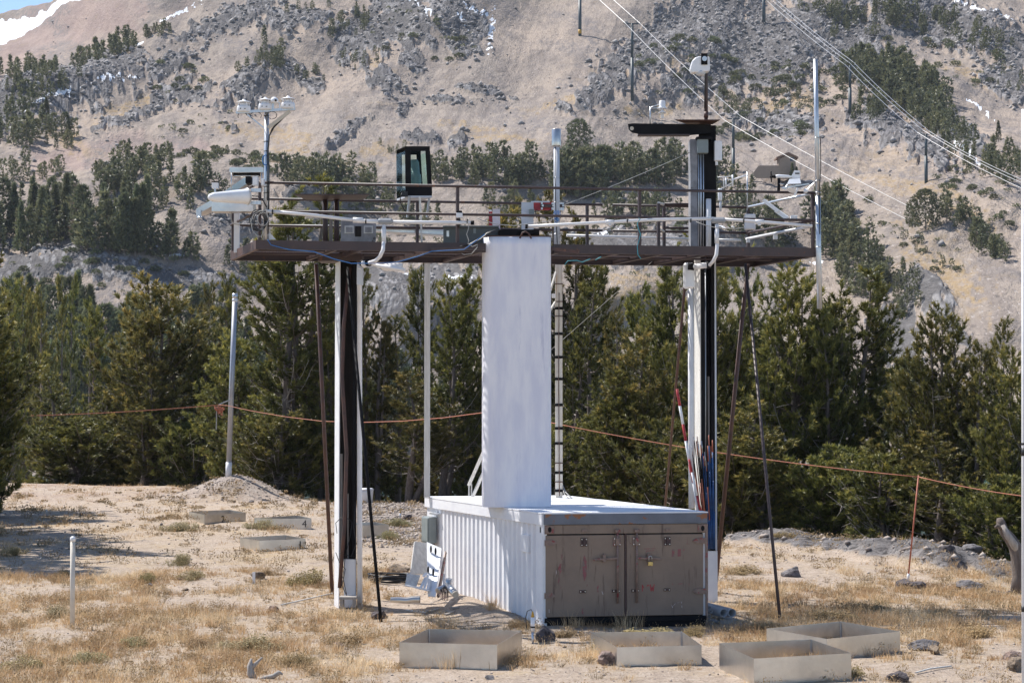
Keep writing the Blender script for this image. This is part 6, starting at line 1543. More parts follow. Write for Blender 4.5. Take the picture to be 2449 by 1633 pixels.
# pvc pipes lying right of the container
pr = random.Random(2)
def pipet(x, y, r, mt, lab, D=26.9):
    a_ = P(x, y, D); d_ = Vector((-.30, 1, 0)).normalized()
    o = thing("plastic_pipe", lab, "pipe", a_, "grey plastic pipes stacked right of the container")
    w = MB(); n = 16
    up2 = UP; sd2 = d_.cross(up2)
    vs = []
    for (rr2, k2) in ((r, 0), (r, 2.0), (r * .84, 2.0), (r * .84, 0)):
        for k in range(n):
            t = 2 * math.pi * k / n; vs.append(a_ + d_ * k2 + (up2 * math.sin(t) + sd2 * math.cos(t)) * rr2)
    w.add(vs, [(i * n + k, i * n + (k + 1) % n, ((i + 1) % 4) * n + (k + 1) % n, ((i + 1) % 4) * n + k) for i in range(4) for k in range(n)], True)
    w.build("wall", M[mt], o)
pipet(1731, 1465, .062, 'pvc_gray', "large grey pipe, left one of the two on top of the pile"); pipet(1751, 1465, .062, 'pvc_gray', "large grey pipe, right one of the two on top of the pile")
for (x, y, r) in ((1701, 1462, .026), (1698, 1452, .02), (1702, 1488, .034), (1717, 1486, .022), (1696, 1473, .03), (1700, 1496, .024)): pipet(x, y, r, 'pvc_gray', "small grey pipe end in the pile right of the container")
o = thing("timber_block", "weathered timber lying under the grey pipes beside the container", "timber", P(1748, 1495, 26.9)); w = MB(); w.pbox(1722, 1481, 1762, 1497, 26.95, .3); w.build("plank", M['greywood'], o)

# ------------------------------------------------------------------ scrap beside the corrugated wall
def quadthing(nm, lab, cat, pts, thick, mt, grp=None, nrm=None):
    q = [Vector(p) for p in pts]; n_ = (q[1] - q[0]).cross(q[2] - q[0]).normalized()
    w = MB(); w.prism(q, n_ * thick); o = w.build(nm, M[mt], None, None, None, q[0], bevel=.002); return tagit(o, lab, cat, grp)
DS = 29.0
def S1(x, y, D): return P(930 + x / 4.6125, 1180 + y / 4.6125, D)
quadthing("white_board", "tall white board leaning at the left of the scrap heap", "board", [S1(240, 880, 29.2), S1(285, 525, 29.6), S1(440, 545, 29.8), S1(430, 890, 29.4)], .02, 'weathered')
quadthing("white_board", "tall white board with four dark oval holes leaning on the wall", "board", [S1(430, 1120, 28.3), S1(418, 530, 29.3), S1(580, 600, 29.2), S1(515, 1132, 28.2)], .025, 'white_clean')
w = MB()
for x, y in ((464, 612), (515, 635), (433, 838), (489, 866)):
    t_ = (y - 530) / 600.0; c_ = S1(x, y, 29.25 - t_ * 1.02 - .03)
    w.add([c_ + Vector((.016 * math.cos(k * math.pi / 5), -.004, .058 * math.sin(k * math.pi / 5) * 1.0)) for k in range(10)] + [c_ + Vector((.016 * math.cos(k * math.pi / 5), .02, .058 * math.sin(k * math.pi / 5))) for k in range(10)], [tuple(range(10)), tuple(range(19, 9, -1))] + [(k, (k + 1) % 10, (k + 1) % 10 + 10, k + 10) for k in range(10)])
for o_ in [x for x in COL.objects if x.get("label", "").startswith("tall white board with four")]:
    ho = w.build("hole", M['black'], o_, kind="stuff")
quadthing("open_tray", "low white tray side at the lower left of the scrap heap", "tray", [S1(180, 1015, 28.3), S1(202, 878, 28.6), S1(350, 895, 28.7), S1(300, 1030, 28.4)], .015, 'weathered')
quadthing("open_tray", "thin white tray bottom strip lying in front of the scrap heap", "tray", [S1(180, 1015, 28.1), S1(430, 1075, 28.2), S1(520, 1100, 28.6), S1(300, 1030, 28.9)], .02, 'white_clean')
for k, (x0, y0, x1, y1, ww) in enumerate(((330, 1045, 395, 915, 28), (375, 1052, 420, 890, 26), (412, 1062, 440, 930, 30), (370, 900, 400, 868, 30))):
    quadthing("board_offcut", ["white offcut leaning leftmost inside the tray", "white offcut second from left inside the tray", "white offcut rightmost inside the tray", "small white offcut topmost inside the tray"][k], "board", [S1(x0, y0, 28.3), S1(x1, y1, 28.6), S1(x1 + ww, y1 + 8, 28.6), S1(x0 + ww, y0 + 10, 28.3)], .015, 'white_clean', None)
quadthing("brown_plank", "narrow brown plank leaning behind the board with holes", "plank", [S1(525, 1130, 28.4), S1(612, 640, 29.3), S1(626, 630, 29.3), S1(548, 1120, 28.4)], .04, 'tan_fit')
quadthing("white_tube_scrap", "short grey white panel upright beside the wall", "panel", [S1(560, 1010, 28.9), S1(585, 880, 29.1), S1(618, 882, 29.1), S1(618, 1000, 28.9)], .02, 'box_light')
for k, (x0, y0, x1, y1, d0, d1) in enumerate(((200, 1040, 415, 1170, 28.6, 28.1), (455, 1150, 555, 1140, 28.1, 28.4), (640, 1150, 715, 1190, 28.0, 27.8), (690, 1148, 770, 1150, 28.2, 28.1), (415, 1180, 455, 1140, 28.1, 28.3), (620, 1225, 700, 1215, 27.7, 27.8))):
    a_ = S1(x0, y0, d0); b_ = S1(x1, y1, d1); a_.z = float(gz(a_.x, a_.y)) + .02; b_.z = float(gz(b_.x, b_.y)) + .015
    w = MB(); w.beam(a_, b_, .05, .02); o = w.build("wood_strip", M['greywood' if k else 'weathered'], None, None, None, a_); tagit(o, ["long pale strip of wood under the scrap heap", "short wood strip between scrap heap and duct", "short wood strip in front of the duct elbow", "thin dark wood strip at the wall foot", "tiny wood strip right of the fallen duct", "thin wood strip on the bare sand"][k], "wood")
du = thing("metal_duct", "dented shiny metal duct lying on the sand left of the scrap heap", "duct", G(960, 1435))
D3 = 28.0; w = MB(); w.tube([P(934, 1434, D3), P(952, 1434, D3), P(972, 1435.5, D3), P(985, 1433, D3), P(1004, 1433, D3)], [.040, .046, .047, .050, .052], 16, caps=False); w.build("pipe", M['alu'], du)
w = MB(); c_ = P(1004.4, 1433, D3); w.tube([c_, c_ + Vector((.004, 0, 0))], .048, 16); w.build("open_end", M['dark_fit'], du)
d2 = thing("metal_duct", "crooked shiny duct elbow lying against the corrugated wall", "duct", G(1075, 1425))
w = MB(); w.tube([P(1046, 1412, 28.0), P(1062, 1405, 28.1), P(1072, 1400, 28.1), P(1080, 1410, 27.8), P(1089, 1420, 27.5)], [.044, .050, .056, .058, .052], 16); w.build("pipe", M['alu'], d2)
w = MB(); w.lathe(P(1072, 1404, 28.2), [(.05, 0), (.052, .13)], 16, axis=(.1, -.2, 1)); w.build("branch_pipe", M['alu'], d2)
w = MB(); c_ = P(1089, 1420, 27.49); w.tube([c_, c_ + Vector((.006, -.02, -.006))], .047, 16); w.build("open_end", M['beige'], d2)
kb = thing("bundle_of_stakes", "bundle of short rusty stakes tied in front of the duct elbow", "stakes", G(1060, 1430))
w = MB()
for k in range(9): w.beam(P(1054 + k * 2.2, 1408 + (k % 3) * 3, 27.9), P(1055 + k * 2.0 + (k % 2) * 2, 1432 + (k % 4), 27.75), .012, .012)
w.build("stake", M['brown_lit'], kb, kind="stuff")
co = thing("black_cable_coil", "flat coil of thick black cable lying on the sand behind the left brace", "cable coil", G(935, 1392))
w = MB(); c_ = G(937, 1391)
for k in range(16):
    rx_ = .36 + .010 * (k % 5); ry_ = .30 + .02 * (k % 4); h_ = .02 + .016 * (k // 2)
    w.tube([c_ + Vector((rx_ * math.cos(t) + .02 * math.sin(3 * t + k), ry_ * math.sin(t), h_ + .012 * math.sin(2 * t + k))) for t in np.linspace(0, 6.2832, 30)], .011, 6)
w.build("loops", M['cable'], co, kind="stuff")
bn = thing("small_bench", "small grey wooden bench-like block at the foot of the left leg", "bench", G(830, 1458))
Db = G(830, 1460).y - .1
w = MB(); w.pbox(811, 1427, 852, 1433, Db, .25); w.build("top", M['greywood'], bn); w = MB(); w.pbox(813, 1433, 821, 1461, Db + .01, .2); w.build("side", M['greywood'], bn); w = MB(); w.pbox(843, 1433, 850, 1452, Db + .01, .2); w.build("side", M['greywood'], bn)
tubething("thin_cables", "thin black wires hanging at the foot of the left leg", "cables", [[P(x, y, DL_ - .06) for x, y in ((806, 1275), (803, 1250), (815, 1238), (835, 1240), (842, 1250), (838, 1280), (826, 1330), (820, 1380), (829, 1420))], [P(x, y, DL_ - .08) for x, y in ((812, 1322), (840, 1330), (852, 1300), (846, 1260), (850, 1200))], [P(x, y, DL_ - .07) for x, y in ((803, 1320), (812, 1345), (826, 1360), (818, 1400), (830, 1425))]], .006, 'cable')

# ------------------------------------------------------------------ mound pole, ropes, stakes
mp_ = thing("leaning_pole", "tall grey metal pole with white foot leaning on the earth mound", "pole", P(547, 1140, MOUND.y))
DMo = MOUND.y + .1
w = MB(); w.tube([P(562, 714, DMo), P(547.5, 1105, DMo)], .092, 14); w.build("shaft", M['pvc_gray'], mp_); M['mpole'] = mat('dull_zinc', (.42, .43, .46), (.36, .37, .40), 3, .45, .5); mp_.children[0].data.materials[0] = M['mpole']
w = MB(); w.tube([P(547.5, 1105, DMo), P(546.5, 1142, DMo)], .108, 14); w.build("foot", M['white_clean'], mp_)
w = MB(); w.tube([P(562.3, 702, DMo), P(562, 714, DMo)], .098, 14); w.build("top_cap", M['galv'], mp_); w = MB(); w.tube([P(562, 714, DMo), P(561.5, 722, DMo)], .097, 14); w.build("ring", M['white_clean'], mp_)
p0 = P(556, 952, DMo); kn = P(523, 968, 64.5)
tubething("orange_rope", "orange rope running left from the knot by the leaning pole", "rope", [sagline(P(66, 994, 62), kn, .05)], .010, 'rope')
tubething("orange_rope", "orange rope sagging from the leaning pole behind the left leg to the column", "rope", [[P(x, y, D) for x, y, D in ((523, 968, 64.5), (545, 970, 64), (600, 982, 60), (680, 996, 54), (770, 1007, 50), (860, 1010, 47), (960, 1007, 44), (1060, 999, 42), (1160, 986, 40), (1240, 990, 38.5), (1316, 1010, 38))]], .009, 'rope')
tubething("orange_rope", "orange rope running from behind the banded post down right to the orange stake", "rope", [sagline(P(1316, 1010, 38), P(2197, 1140, 32.8), .10)], .0075, 'rope')
tubething("orange_rope", "orange rope running from the orange stake out past the right edge", "rope", [sagline(P(2197, 1140, 32.8), P(2560, 1198, 30), .05)], .0075, 'rope')
kt = thing("rope_knot", "orange and white rope tangle hanging beside the leaning pole", "rope", kn)
rq = random.Random(6); w = MB()
for k in range(5): w.tube([kn + Vector((rq.uniform(-.15, .2), rq.uniform(-.1, .1), rq.uniform(-.38, -.02))) for _ in range(6)], .022, 5)
w.build("orange_tangle", M['rope'], kt, kind="stuff")
w = MB(); w.tube([kn, P(518, 985, 64.5), P(517, 1027, 64.5)], .022, 5); w.tube([kn, P(535, 962, 64.6), P(552, 956, 65)], .025, 5); w.build("white_tail", M['cable_white'], kt, kind="stuff")
ok = thing("orange_stake", "thin orange stake with white socket standing in dark stones at right", "stake", G(2171, 1392))
b_ = G(2171, 1392); Dk = b_.y
w = MB(); w.tube([P(2197, 1136, Dk), P(2172.5, 1375, Dk)], .014, 8); w.build("shaft", M['orange'], ok)
w = MB(); w.tube([P(2172.5, 1371, Dk), P(2171, 1390, Dk)], .024, 10); w.build("socket", M['white_clean'], ok)
wp = thing("white_post", "short white plastic post with round cap on the left slope", "post", G(173, 1500))
b_ = G(173, 1500)
w = MB(); w.tube([Vector((b_.x, b_.y, b_.z - .1)), P(174, 1292, b_.y)], .034, 14); w.build("pipe", M['cream'], wp)
w = MB(); w.lathe(P(174, 1294, b_.y), [(.038, 0), (.039, .035), (.034, .055), (.018, .068), (.003, .072)], 14); w.build("cap", M['white_clean'], wp)
w = MB(); c_ = P(181, 1288, b_.y); w.tube([c_ + Vector((.012 * math.cos(t), 0, .012 * math.sin(t))) for t in np.linspace(-2.4, 2.4, 8)], .003, 5); w.build("hook", M['steel'], wp)
s3_ = thing("white_stub", "tiny white pipe stub in the left tree shadow", "pipe stub", G(111, 1227)); b_ = G(111, 1227); w = MB(); w.tube([b_ - UP * .05, b_ + UP * .09], .025, 8); w.build("stub", M['pvc'], s3_)
ep = thing("edge_pole", "white pole with black bands cut by the right edge of the photo", "pole", GD(2447, 17.0) )
w = MB(); w.tube([P(2450, 2060, 17), P(2449.5, 1000, 17), P(2449, 262, 17)], .024, 12); w.build("shaft", M['pvc'], ep)
for y0, y1 in ((1058, 1064), (1070, 1090), (1448, 1462)): w = MB(); w.tube([P(2449.7, y0, 17), P(2449.7, y1, 17)], .0265, 12); w.build("band", M['cable'], ep)
wt = thing("white_bucket", "white lidded tub behind the left leg pipe at the far edge", "tub", G(878, 1188)); b_ = GD(877, 64); s_ = 64 / FOC
w = MB(); w.lathe(b_ - UP * .05, [(.20, 0), (.235, .45), (.24, .52)], 16); w.build("body", M['white_clean'], wt); w = MB(); w.lathe(b_ + UP * .471, [(.25, 0), (.25, .04), (.20, .07)], 16); w.build("lid", M['white_clean'], wt)
# probes at the container corner and further back
for (x, y, H_, lab, s) in ((1274, 1538, .34, "slim white probe with curved black wire at the container corner", 1.0), (957, 1245, .24, "slim far probe left of the container beside a dark stone", 1.0)):
    b_ = G(x, y); o = thing("soil_probe", lab, "probe", b_)
    w = MB(); w.tube([b_ - UP * .05, b_ + UP * (H_ * .45)], .016, 10); w.build("stake", M['galv'], o)
    w = MB(); w.tube([b_ + UP * (H_ * .47), b_ + UP * H_], .028, 10); w.build("body", M['white_clean'], o)
    w = MB(); w.tube([b_ + UP * (H_ * .60), b_ + UP * (H_ * .66)], .0295, 10); w.build("band", M['black'], o)
    w = MB(); w.lathe(b_ + UP * H_, [(.024, 0), (.014, .05), (.009, .075)], 10); w.build("plug", M['yellow'], o)
    w = MB(); w.tube([b_ + UP * (H_ + .06), b_ + Vector((-.02, 0, H_ + .10)), b_ + Vector((-.07, 0, H_ + .08)), b_ + Vector((-.09, 0, H_ + .0)), b_ + Vector((-.08, 0, H_ - .14))], .006, 6); w.build("wire", M['cable'], o)

# ------------------------------------------------------------------ open aluminium frames on the ground
def text_mesh(s, size):
    cu = bpy.data.curves.new("txt", 'FONT'); cu.body = s; cu.size = size; cu.extrude = .0015; cu.align_x = 'CENTER'
    o = bpy.data.objects.new("txt", cu); COL.objects.link(o)
    dg = bpy.context.evaluated_depsgraph_get(); me = bpy.data.meshes.new_from_object(o.evaluated_get(dg))
    bpy.data.objects.remove(o); return me
def frame_box(rim, h, lab, digit=None, blue=False):
    """rim: four picture points, left, front, right, back"""
    q = []
    for (x, y) in rim:
        b = (PXH / 2 - y) / FOC; yy = math.cos(PITCH) - b * math.sin(PITCH); zz = math.sin(PITCH) + b * math.cos(PITCH)
        p = P(x, y, (h - CAMZ) * yy / zz); q.append(p)
    cen = sum(q, Vector()) / 4; ct = Vector((cen.x, cen.y, float(gz(cen.x, cen.y))))
    o = thing("sheet_metal_frame", lab, "metal frame", ct, "open sheet metal frames on the ground")
    for i in range(4):
        a_, b_ = q[i], q[(i + 1) % 4]; d_ = (b_ - a_).normalized(); nrm = Vector((-d_.y, d_.x, 0))
        a2, b2 = Vector((a_.x, a_.y, -.06)), Vector((b_.x, b_.y, -.06))
        w = MB(); w.hexa([a2 + d_ * .003, b2 - d_ * .003, b_ - d_ * .003, a_ + d_ * .003], [a2 + d_ * .003 + nrm * .004, b2 - d_ * .003 + nrm * .004, b_ - d_ * .003 + nrm * .004, a_ + d_ * .003 + nrm * .004])
        pn = w.build("side_panel", M['alu'], o)
        if digit and i == digit[1]:
            me = text_mesh(digit[0], .26); me.materials.append(M['ink'])
            c_ = a_.lerp(b_, digit[2]); X = d_; Z = UP; out = Vector((d_.y, -d_.x, 0))
            Mx = Matrix(((X.x, Z.x, out.x), (X.y, Z.y, out.y), (X.z, Z.z, out.z)))
            base = LOC[pn.name]
            for v in me.vertices: v.co = Mx @ v.co + (c_ + out * .006 - UP * .225) - base
            dg = link("number", me, pn); dg["label"] = "black painted number " + digit[0]
        if blue and i == 3:
            w = MB(); c_ = a_.lerp(b_, .86) - UP * .05 - Vector((-d_.y, d_.x, 0)) * .0; nn = Vector((-d_.y, d_.x, 0)); w.box(c_ + nn * .007, .11, .004, .035, (d_, nn, UP)); w.build("tape", M['cable_blue'], pn)
    for i in range(4):
        w = MB(); a_ = q[i]; cdir = (cen - a_); cdir.z = 0; cdir.normalize(); w.box(Vector((a_.x, a_.y, h / 2 - .03)) + cdir * .014, .012, .012, h + .05, (cdir, UP.cross(cdir), UP)); w.build("corner_angle", M['alu_dull' if i % 2 else 'brown_lit'], o)
    return q
FRB = [frame_box([(955, 1535), (1189, 1541), (1248, 1507), (1025, 1503)], .29, "sheet metal frame in front of the container's left corner, dry grass before it", None, True),
frame_box([(1720, 1537), (1803, 1574), (2036, 1561), (1941, 1528)], .29, "nearest sheet metal frame of the overlapping pair at lower right"),
frame_box([(1833, 1502), (1977, 1527), (2153, 1509), (2011, 1485)], .27, "rear sheet metal frame of the overlapping pair at lower right"),
frame_box([(1413, 1511), (1475, 1547), (1678, 1542), (1631, 1509)], .24, "sheet metal frame in front of the container doors beside a yellow bush"),
frame_box([(574, 1285), (620, 1292.5), (731, 1287.5), (683, 1279)], .22, "nearest of the numbered metal frames on the left slope, marked 1", ('1', 1, .88)),
frame_box([(452, 1223), (489, 1231), (588, 1225.5), (550, 1218.5)], .25, "farthest left metal frame below the mound, marked 2", ('2', 1, .44)),
frame_box([(608, 1238), (660, 1240), (745, 1239), (711, 1232)], .25, "metal frame behind an olive bush right of the farthest one, marked 4", ('4', 1, .80)),
frame_box([(800, 1250), (868, 1257), (930, 1254), (897, 1248)], .28, "sheet metal frame partly hidden behind the left leg")]

# ------------------------------------------------------------------ cable towers, cables, hut
def tower(px, ytop, ybase, lab, arm=True, yb=False):
    b_ = T(px, ybase); D = b_.y; t_ = P(px, ytop, D); s = D / FOC
    o = thing("cable_tower", lab, "ski lift tower", b_)
    w = MB(); w.tube([b_ - UP * 2, b_ + UP * (t_.z - b_.z) * .55], 4.0 * s, 12); w.build("lower_tube", M['tower_teal'], o)
    w = MB(); w.tube([b_ + UP * (t_.z - b_.z) * .55, t_], 3.2 * s, 12); w.build("upper_tube", M['tower_teal'], o)
    if yb: w = MB(); w.tube([b_ + UP * 5 * s, b_ + UP * 15 * s], 4.2 * s, 12); w.build("yellow_band", M['yellow'], o)
    if arm:
        w = MB(); w.beam(t_ + Vector((-15 * s, 0, -.5 * s)), t_ + Vector((15 * s, 0, -.5 * s)), 2.4 * s, 2.6 * s); w.build("crossarm", M['tower_teal'], o)
        for sx in (-1, 1):
            w = MB(); w.beam(t_ + Vector((sx * 13 * s - 4 * s, -10 * s, 3 * s)), t_ + Vector((sx * 13 * s + 4 * s, 10 * s, 0)), 1.0 * s, 1.2 * s)
            for k in (-1, 0, 1): c_ = t_ + Vector((sx * 13 * s + k * 3 * s, k * 7 * s, 2.6 * s)); w.tube([c_ - Vector((.4 * s, 0, 0)), c_ + Vector((.4 * s, 0, 0))], 1.3 * s, 8)
            w.build("sheave_beam", M['grey_box'], o)
        w = MB(); w.beam(t_ + Vector((-17 * s, 0, 9 * s)), t_ + Vector((18 * s, 0, 9 * s)), .6 * s, .7 * s)
        for sx in (-10, 10): w.beam(t_ + Vector((sx * s, 0, 0)), t_ + Vector((sx * s * 1.1, 0, 9 * s)), .6 * s, .6 * s)
        w.build("work_frame", M['grey_box'], o, kind="stuff")
    return t_, s
tw = {}
tw[1] = tower(1387, -70, 71, "dark cable tower cut by the top edge, base with a yellow band", False, True)
tw[2] = tower(1512, 57, 230, "dark cable tower standing alone right of upper centre")
tw[3] = tower(1754, 284, 418, "dark cable tower just right of the steel mast")
tw[4] = tower(1827, -75, 61, "dark cable tower cut by the top edge at upper right", False)
tw[5] = tower(2033, 158, 257, "dark cable tower left of the large right forest")
tw[6] = tower(2215, 321, 426, "dark cable tower above the round pine on the sandy slope")
def cable(lab, pts):
    P3 = [P(x, y, D) for x, y, D in pts]
    full = []
    for i in range(len(P3) - 1):
        seg = sagline(P3[i], P3[i + 1], .0 if i == 0 else .6, 8); full += seg[:-1] if i < len(P3) - 2 else seg
    w = MB(); w.tube(full, [.62 * p.y / FOC for p in full], 5); o = w.build("lift_cable", M['steel'], None, None, None, full[0]); tagit(o, lab, "cable")
dA = [tw[1][0].y, tw[2][0].y, tw[3][0].y]; dB = [tw[4][0].y, tw[5][0].y, tw[6][0].y]
cable("left lift cable passing the lone tower and the steel mast", [(1290, -130, dA[0]), (1495, 56, dA[1]), (1734, 289, dA[2]), (2208, 545, dA[2] - 90), (2560, 700, dA[2] - 150)])
cable("right lift cable of the pair passing the lone tower and the hut", [(1320, -130, dA[0]), (1530, 56, dA[1]), (1772, 279, dA[2]), (2277, 545, dA[2] - 90), (2560, 665, dA[2] - 150)])
cable("lower left lift cable of the upper right lift line", [(1700, -110, dB[0]), (1831, 0, dB[0]), (2023, 157, dB[1]), (2194, 317, dB[2]), (2449, 453, dB[2] - 60), (2560, 505, dB[2] - 80)])
cable("middle lift cable of the upper right lift line", [(1715, -110, dB[0]), (1845, 0, dB[0]), (2033, 152, dB[1]), (2208, 312, dB[2]), (2449, 440, dB[2] - 60), (2560, 490, dB[2] - 80)])
cable("uppermost lift cable of the upper right lift line", [(1728, -110, dB[0]), (1856, 0, dB[0]), (2042, 150, dB[1]), (2222, 314, dB[2]), (2449, 432, dB[2] - 60), (2560, 482, dB[2] - 80)])
hb = T(1884, 420); Dh = hb.y
ht = thing("slope_hut", "small tan hut with brown pitched roof and side wall on the slope", "hut", hb)
w = MB(); w.pbox(1865, 380, 1903, 424, Dh, 4.0); w.build("tower_wall", M['stucco'], ht)
w = MB(); w.pbox(1862, 374, 1866, 424, Dh + .3, 3.0); w.build("lit_end_wall", M['stucco'], ht)
w = MB(); a_ = P(1857, 376, Dh - .5); b_ = P(1909, 375, Dh - .5); c_ = P(1886, 364, Dh - .5); w.prism([a_, c_, b_, b_ - UP * .5, c_ - UP * .55, a_ - UP * .5], Vector((0, 5, 0))); w.build("roof", M['roofbrown'], ht)
w = MB(); w.prism([P(1866, 380, Dh - .01), P(1903, 380, Dh - .01), P(1886, 368, Dh - .01)], Vector((0, .4, 0))); w.build("gable", M['stucco'], ht)
w = MB(); w.pbox(1889.5, 377, 1898, 385, Dh - .06, .1); w.build("window", M['window_dark'], ht)
w = MB(); w.prism([P(1798, 418, Dh), P(1814, 396.5, Dh), P(1864.8, 396, Dh), P(1864.8, 426, Dh), P(1810, 426, Dh)], Vector((0, .5, 0))); w.build("side_wall", M['stucco'], ht)
# ------------------------------------------------------------------ stones
def rock_mesh(name, seed, sx, sy, sz, mt, sub=3, strat=0):
    rng = np.random.RandomState(seed)
    bm = bmesh.new(); bmesh.ops.create_icosphere(bm, subdivisions=sub, radius=1.0)
    planes = []
    for k in range(11):
        n_ = rng.normal(size=3); n_ /= np.linalg.norm(n_); planes.append((Vector(n_), rng.uniform(.55, .85)))
    for v in bm.verts:
        p = v.co.copy()
        for n_, d_ in planes:
            e = p.dot(n_) - d_
            if e > 0: p -= n_ * e
        f = 1 + .15 * float(fbm(np.array(p.x * 2 + seed), np.array(p.y * 2 + p.z * 2.3), 3, seed % 9))
        if strat: f *= 1 + .06 * math.sin(p.z * 16 + p.x * 2)
        v.co = Vector((p.x * sx * f, p.y * sy * f, p.z * sz * f))
    m = bpy.data.meshes.new(name); bm.to_mesh(m); bm.free(); m.materials.append(M[mt]); return m
STONES = [(617, 1383, 36, .8, 'rock_tan', 'tan stone with a small white stake in front, on the left slope'), (655, 1461, 34, .5, 'rock_pink', 'flat brownish stone near the end of the thin white stick'), (952, 1368, 52, .55, 'rock_tan', 'large pale tan stone behind the black cable coil'),
          (1303, 1532, 50, .85, 'rock_dark', 'pointed grey stone right beside the slim probe'), (1452, 1588, 60, .75, 'rock_pink', 'blocky layered pinkish stone in front of the door-side frame'), (1893, 1378, 46, .7, 'rock_grey', 'tilted grey stone on the yellow grass right of the long brace'),
          (2160, 1405, 44, .65, 'rock_dark', 'dark stone left at the foot of the orange stake'), (2190, 1407, 44, .6, 'rock_dark', 'dark stone right at the foot of the orange stake'), (2267, 1370, 46, .75, 'rock_dark', 'upright dark brown stone below the rock ledge'), (2325, 1408, 74, .35, 'rock_grey', 'flat pale grey outcrop stone by the bent snag'),
          (2210, 1553, 80, .38, 'rock_grey', 'low half buried stone right of the overlapping frames'), (2236, 1563, 34, .8, 'rock_tan', 'small tan block at the end of the low half buried stone'), (2425, 1578, 60, .5, 'rock_pink', 'pale rounded stone at the right edge, upper one'), (2432, 1602, 62, .6, 'rock_tan', 'brown layered stone at the right edge, lower one'),
          (2148, 1628, 52, .6, 'rock_dark', 'dark stone cut by the bottom edge at right'), (907, 1478, 42, .6, 'rock_dark', 'dark stone at the foot of the left brace'), (811, 1550, 30, .8, 'rock_pink', 'small reddish stone left of the first frame'), (1748, 1529, 14, 1.1, 'rock_dark', 'small dark stone behind the nearest frame of the pair'),
          (360, 1402, 16, .8, 'rock_grey', 'small grey stone under a bush on the left slope'), (430, 1387, 16, .5, 'rock_pink', 'small pink stone on the left slope'), (442, 1412, 20, .45, 'rock_tan', 'small flat tan stone on the left slope'), (195, 1231, 14, .5, 'rock_dark', 'small dark stone beside the tree shadow'), (974, 1240, 24, .6, 'rock_dark', 'dark stone beside the far probe left of the container'), (386, 1256, 12, .7, 'rock_grey', 'tiny grey stone before the frame numbered 2'),
          (345, 1371, 18, .6, 'rock_pink', 'small pinkish stone left of the leafy scrub'), (20, 1381, 16, .7, 'rock_grey', 'small grey stone near the left edge'), (1350, 1548, 10, .5, 'rock_tan', 'little orange stone before the pointed grey stone'), (1175, 1447, 18, .5, 'rock_tan', 'small tan clod at the foot of the corrugated wall'), (1170, 1622, 30, .4, 'rock_grey', 'flat grey stone near the bottom edge at centre'),
          (2320, 1350, 60, .4, 'rock_grey', 'grey hump of the ledge behind the bent snag'), (600, 1195, 18, .5, 'rock_grey', 'small grey stone at the foot of the mound'), (712, 1556, 12, .5, 'rock_grey', 'tiny grey stone in the dry grass')]
for k, (px, py, wp, asp, mt, lab) in enumerate(STONES):
    wp *= 1.12
    b_ = G(px, py); s = wp * b_.y / FOC / 2
    me = rock_mesh("stone", 300 + k, s, s * .8, s * asp * 1.05, mt, 3, 1 if 'layered' in lab else 0)
    o = link("stone", me, None, b_ + UP * (s * asp * .45)); o.rotation_euler = (.1 * math.sin(k), .12 * math.cos(k * 2), k * 1.3); tagit(o, lab, "stone")
o = thing("marker_stake", "small white marker stake standing before the tan stone", "stake", G(607, 1396)); b_ = G(607, 1396); w = MB(); w.box(b_ + UP * .10, .05, .01, .22); w.build("blade", M['white_clean'], o)
# bent snag at the right
sn = thing("dead_snag", "bent dead snag with roots at the right edge", "dead tree", G(2437, 1418)); Dn = G(2437, 1418).y
w = MB(); w.tube([P(x, y, Dn) for x, y in ((2432, 1430), (2438, 1380), (2434, 1330), (2427, 1305), (2414, 1285), (2400, 1268), (2393, 1248), (2391, 1238))], [.13, .12, .12, .11, .10, .085, .075, .05], 10); w.build("trunk", M['bark'], sn)
w = MB(); w.tube([P(2434, 1330, Dn - .02), P(2426, 1303, Dn - .09), P(2410, 1279, Dn - .08), P(2397, 1255, Dn - .07)], [.03, .07, .06, .04], 8); w.build("bare_wood", M['deadwood'], sn)
for pts in (((2430, 1415), (2400, 1420), (2370, 1412), (2365, 1418)), ((2430, 1418), (2410, 1430), (2395, 1432)), ((2396, 1262), (2386, 1256), (2380, 1262))):
    w = MB(); w.tube([P(x, y, Dn - .05) for x, y in pts], [.05, .035, .03, .012][:len(pts)], 7); w.build("root", M['bark'], sn)
dw = thing("driftwood", "bleached forked driftwood branch in the foreground grass", "driftwood", G(604, 1620)); Dd = G(604, 1620).y
w = MB(); w.tube([P(x, y, Dd) for x, y in ((608, 1624), (600, 1610), (598, 1592), (601, 1574))], [.04, .045, .035, .012], 8); w.tube([P(x, y, Dd) for x, y in ((603, 1596), (612, 1586), (627, 1571))], [.03, .022, .008], 7); w.build("fork", M['deadwood'], dw)
w = MB(); w.tube([P(x, y, Dd - .1) for x, y in ((608, 1626), (635, 1620), (655, 1616), (668, 1607), (676, 1612))], [.02, .022, .03, .026, .01], 8); w.build("curved_branch", M['greywood'], dw)
o = thing("white_stick", "long thin white stick lying on the sand left of the left leg", "stick", G(730, 1437)); w = MB(); a_ = G(672, 1450); b_ = G(795, 1427); w.tube([a_ + UP * .02, b_ + UP * .06], .012, 6); w.build("rod", M['weathered'], o)
o = thing("dry_twig", "thin pale twig lying at lower right", "stick", G(2230, 1604)); w = MB(); w.tube([G(2190, 1612) + UP * .02, G(2225, 1604) + UP * .03, G(2275, 1596) + UP * .02], .010, 6); w.build("twig", M['weathered'], o)

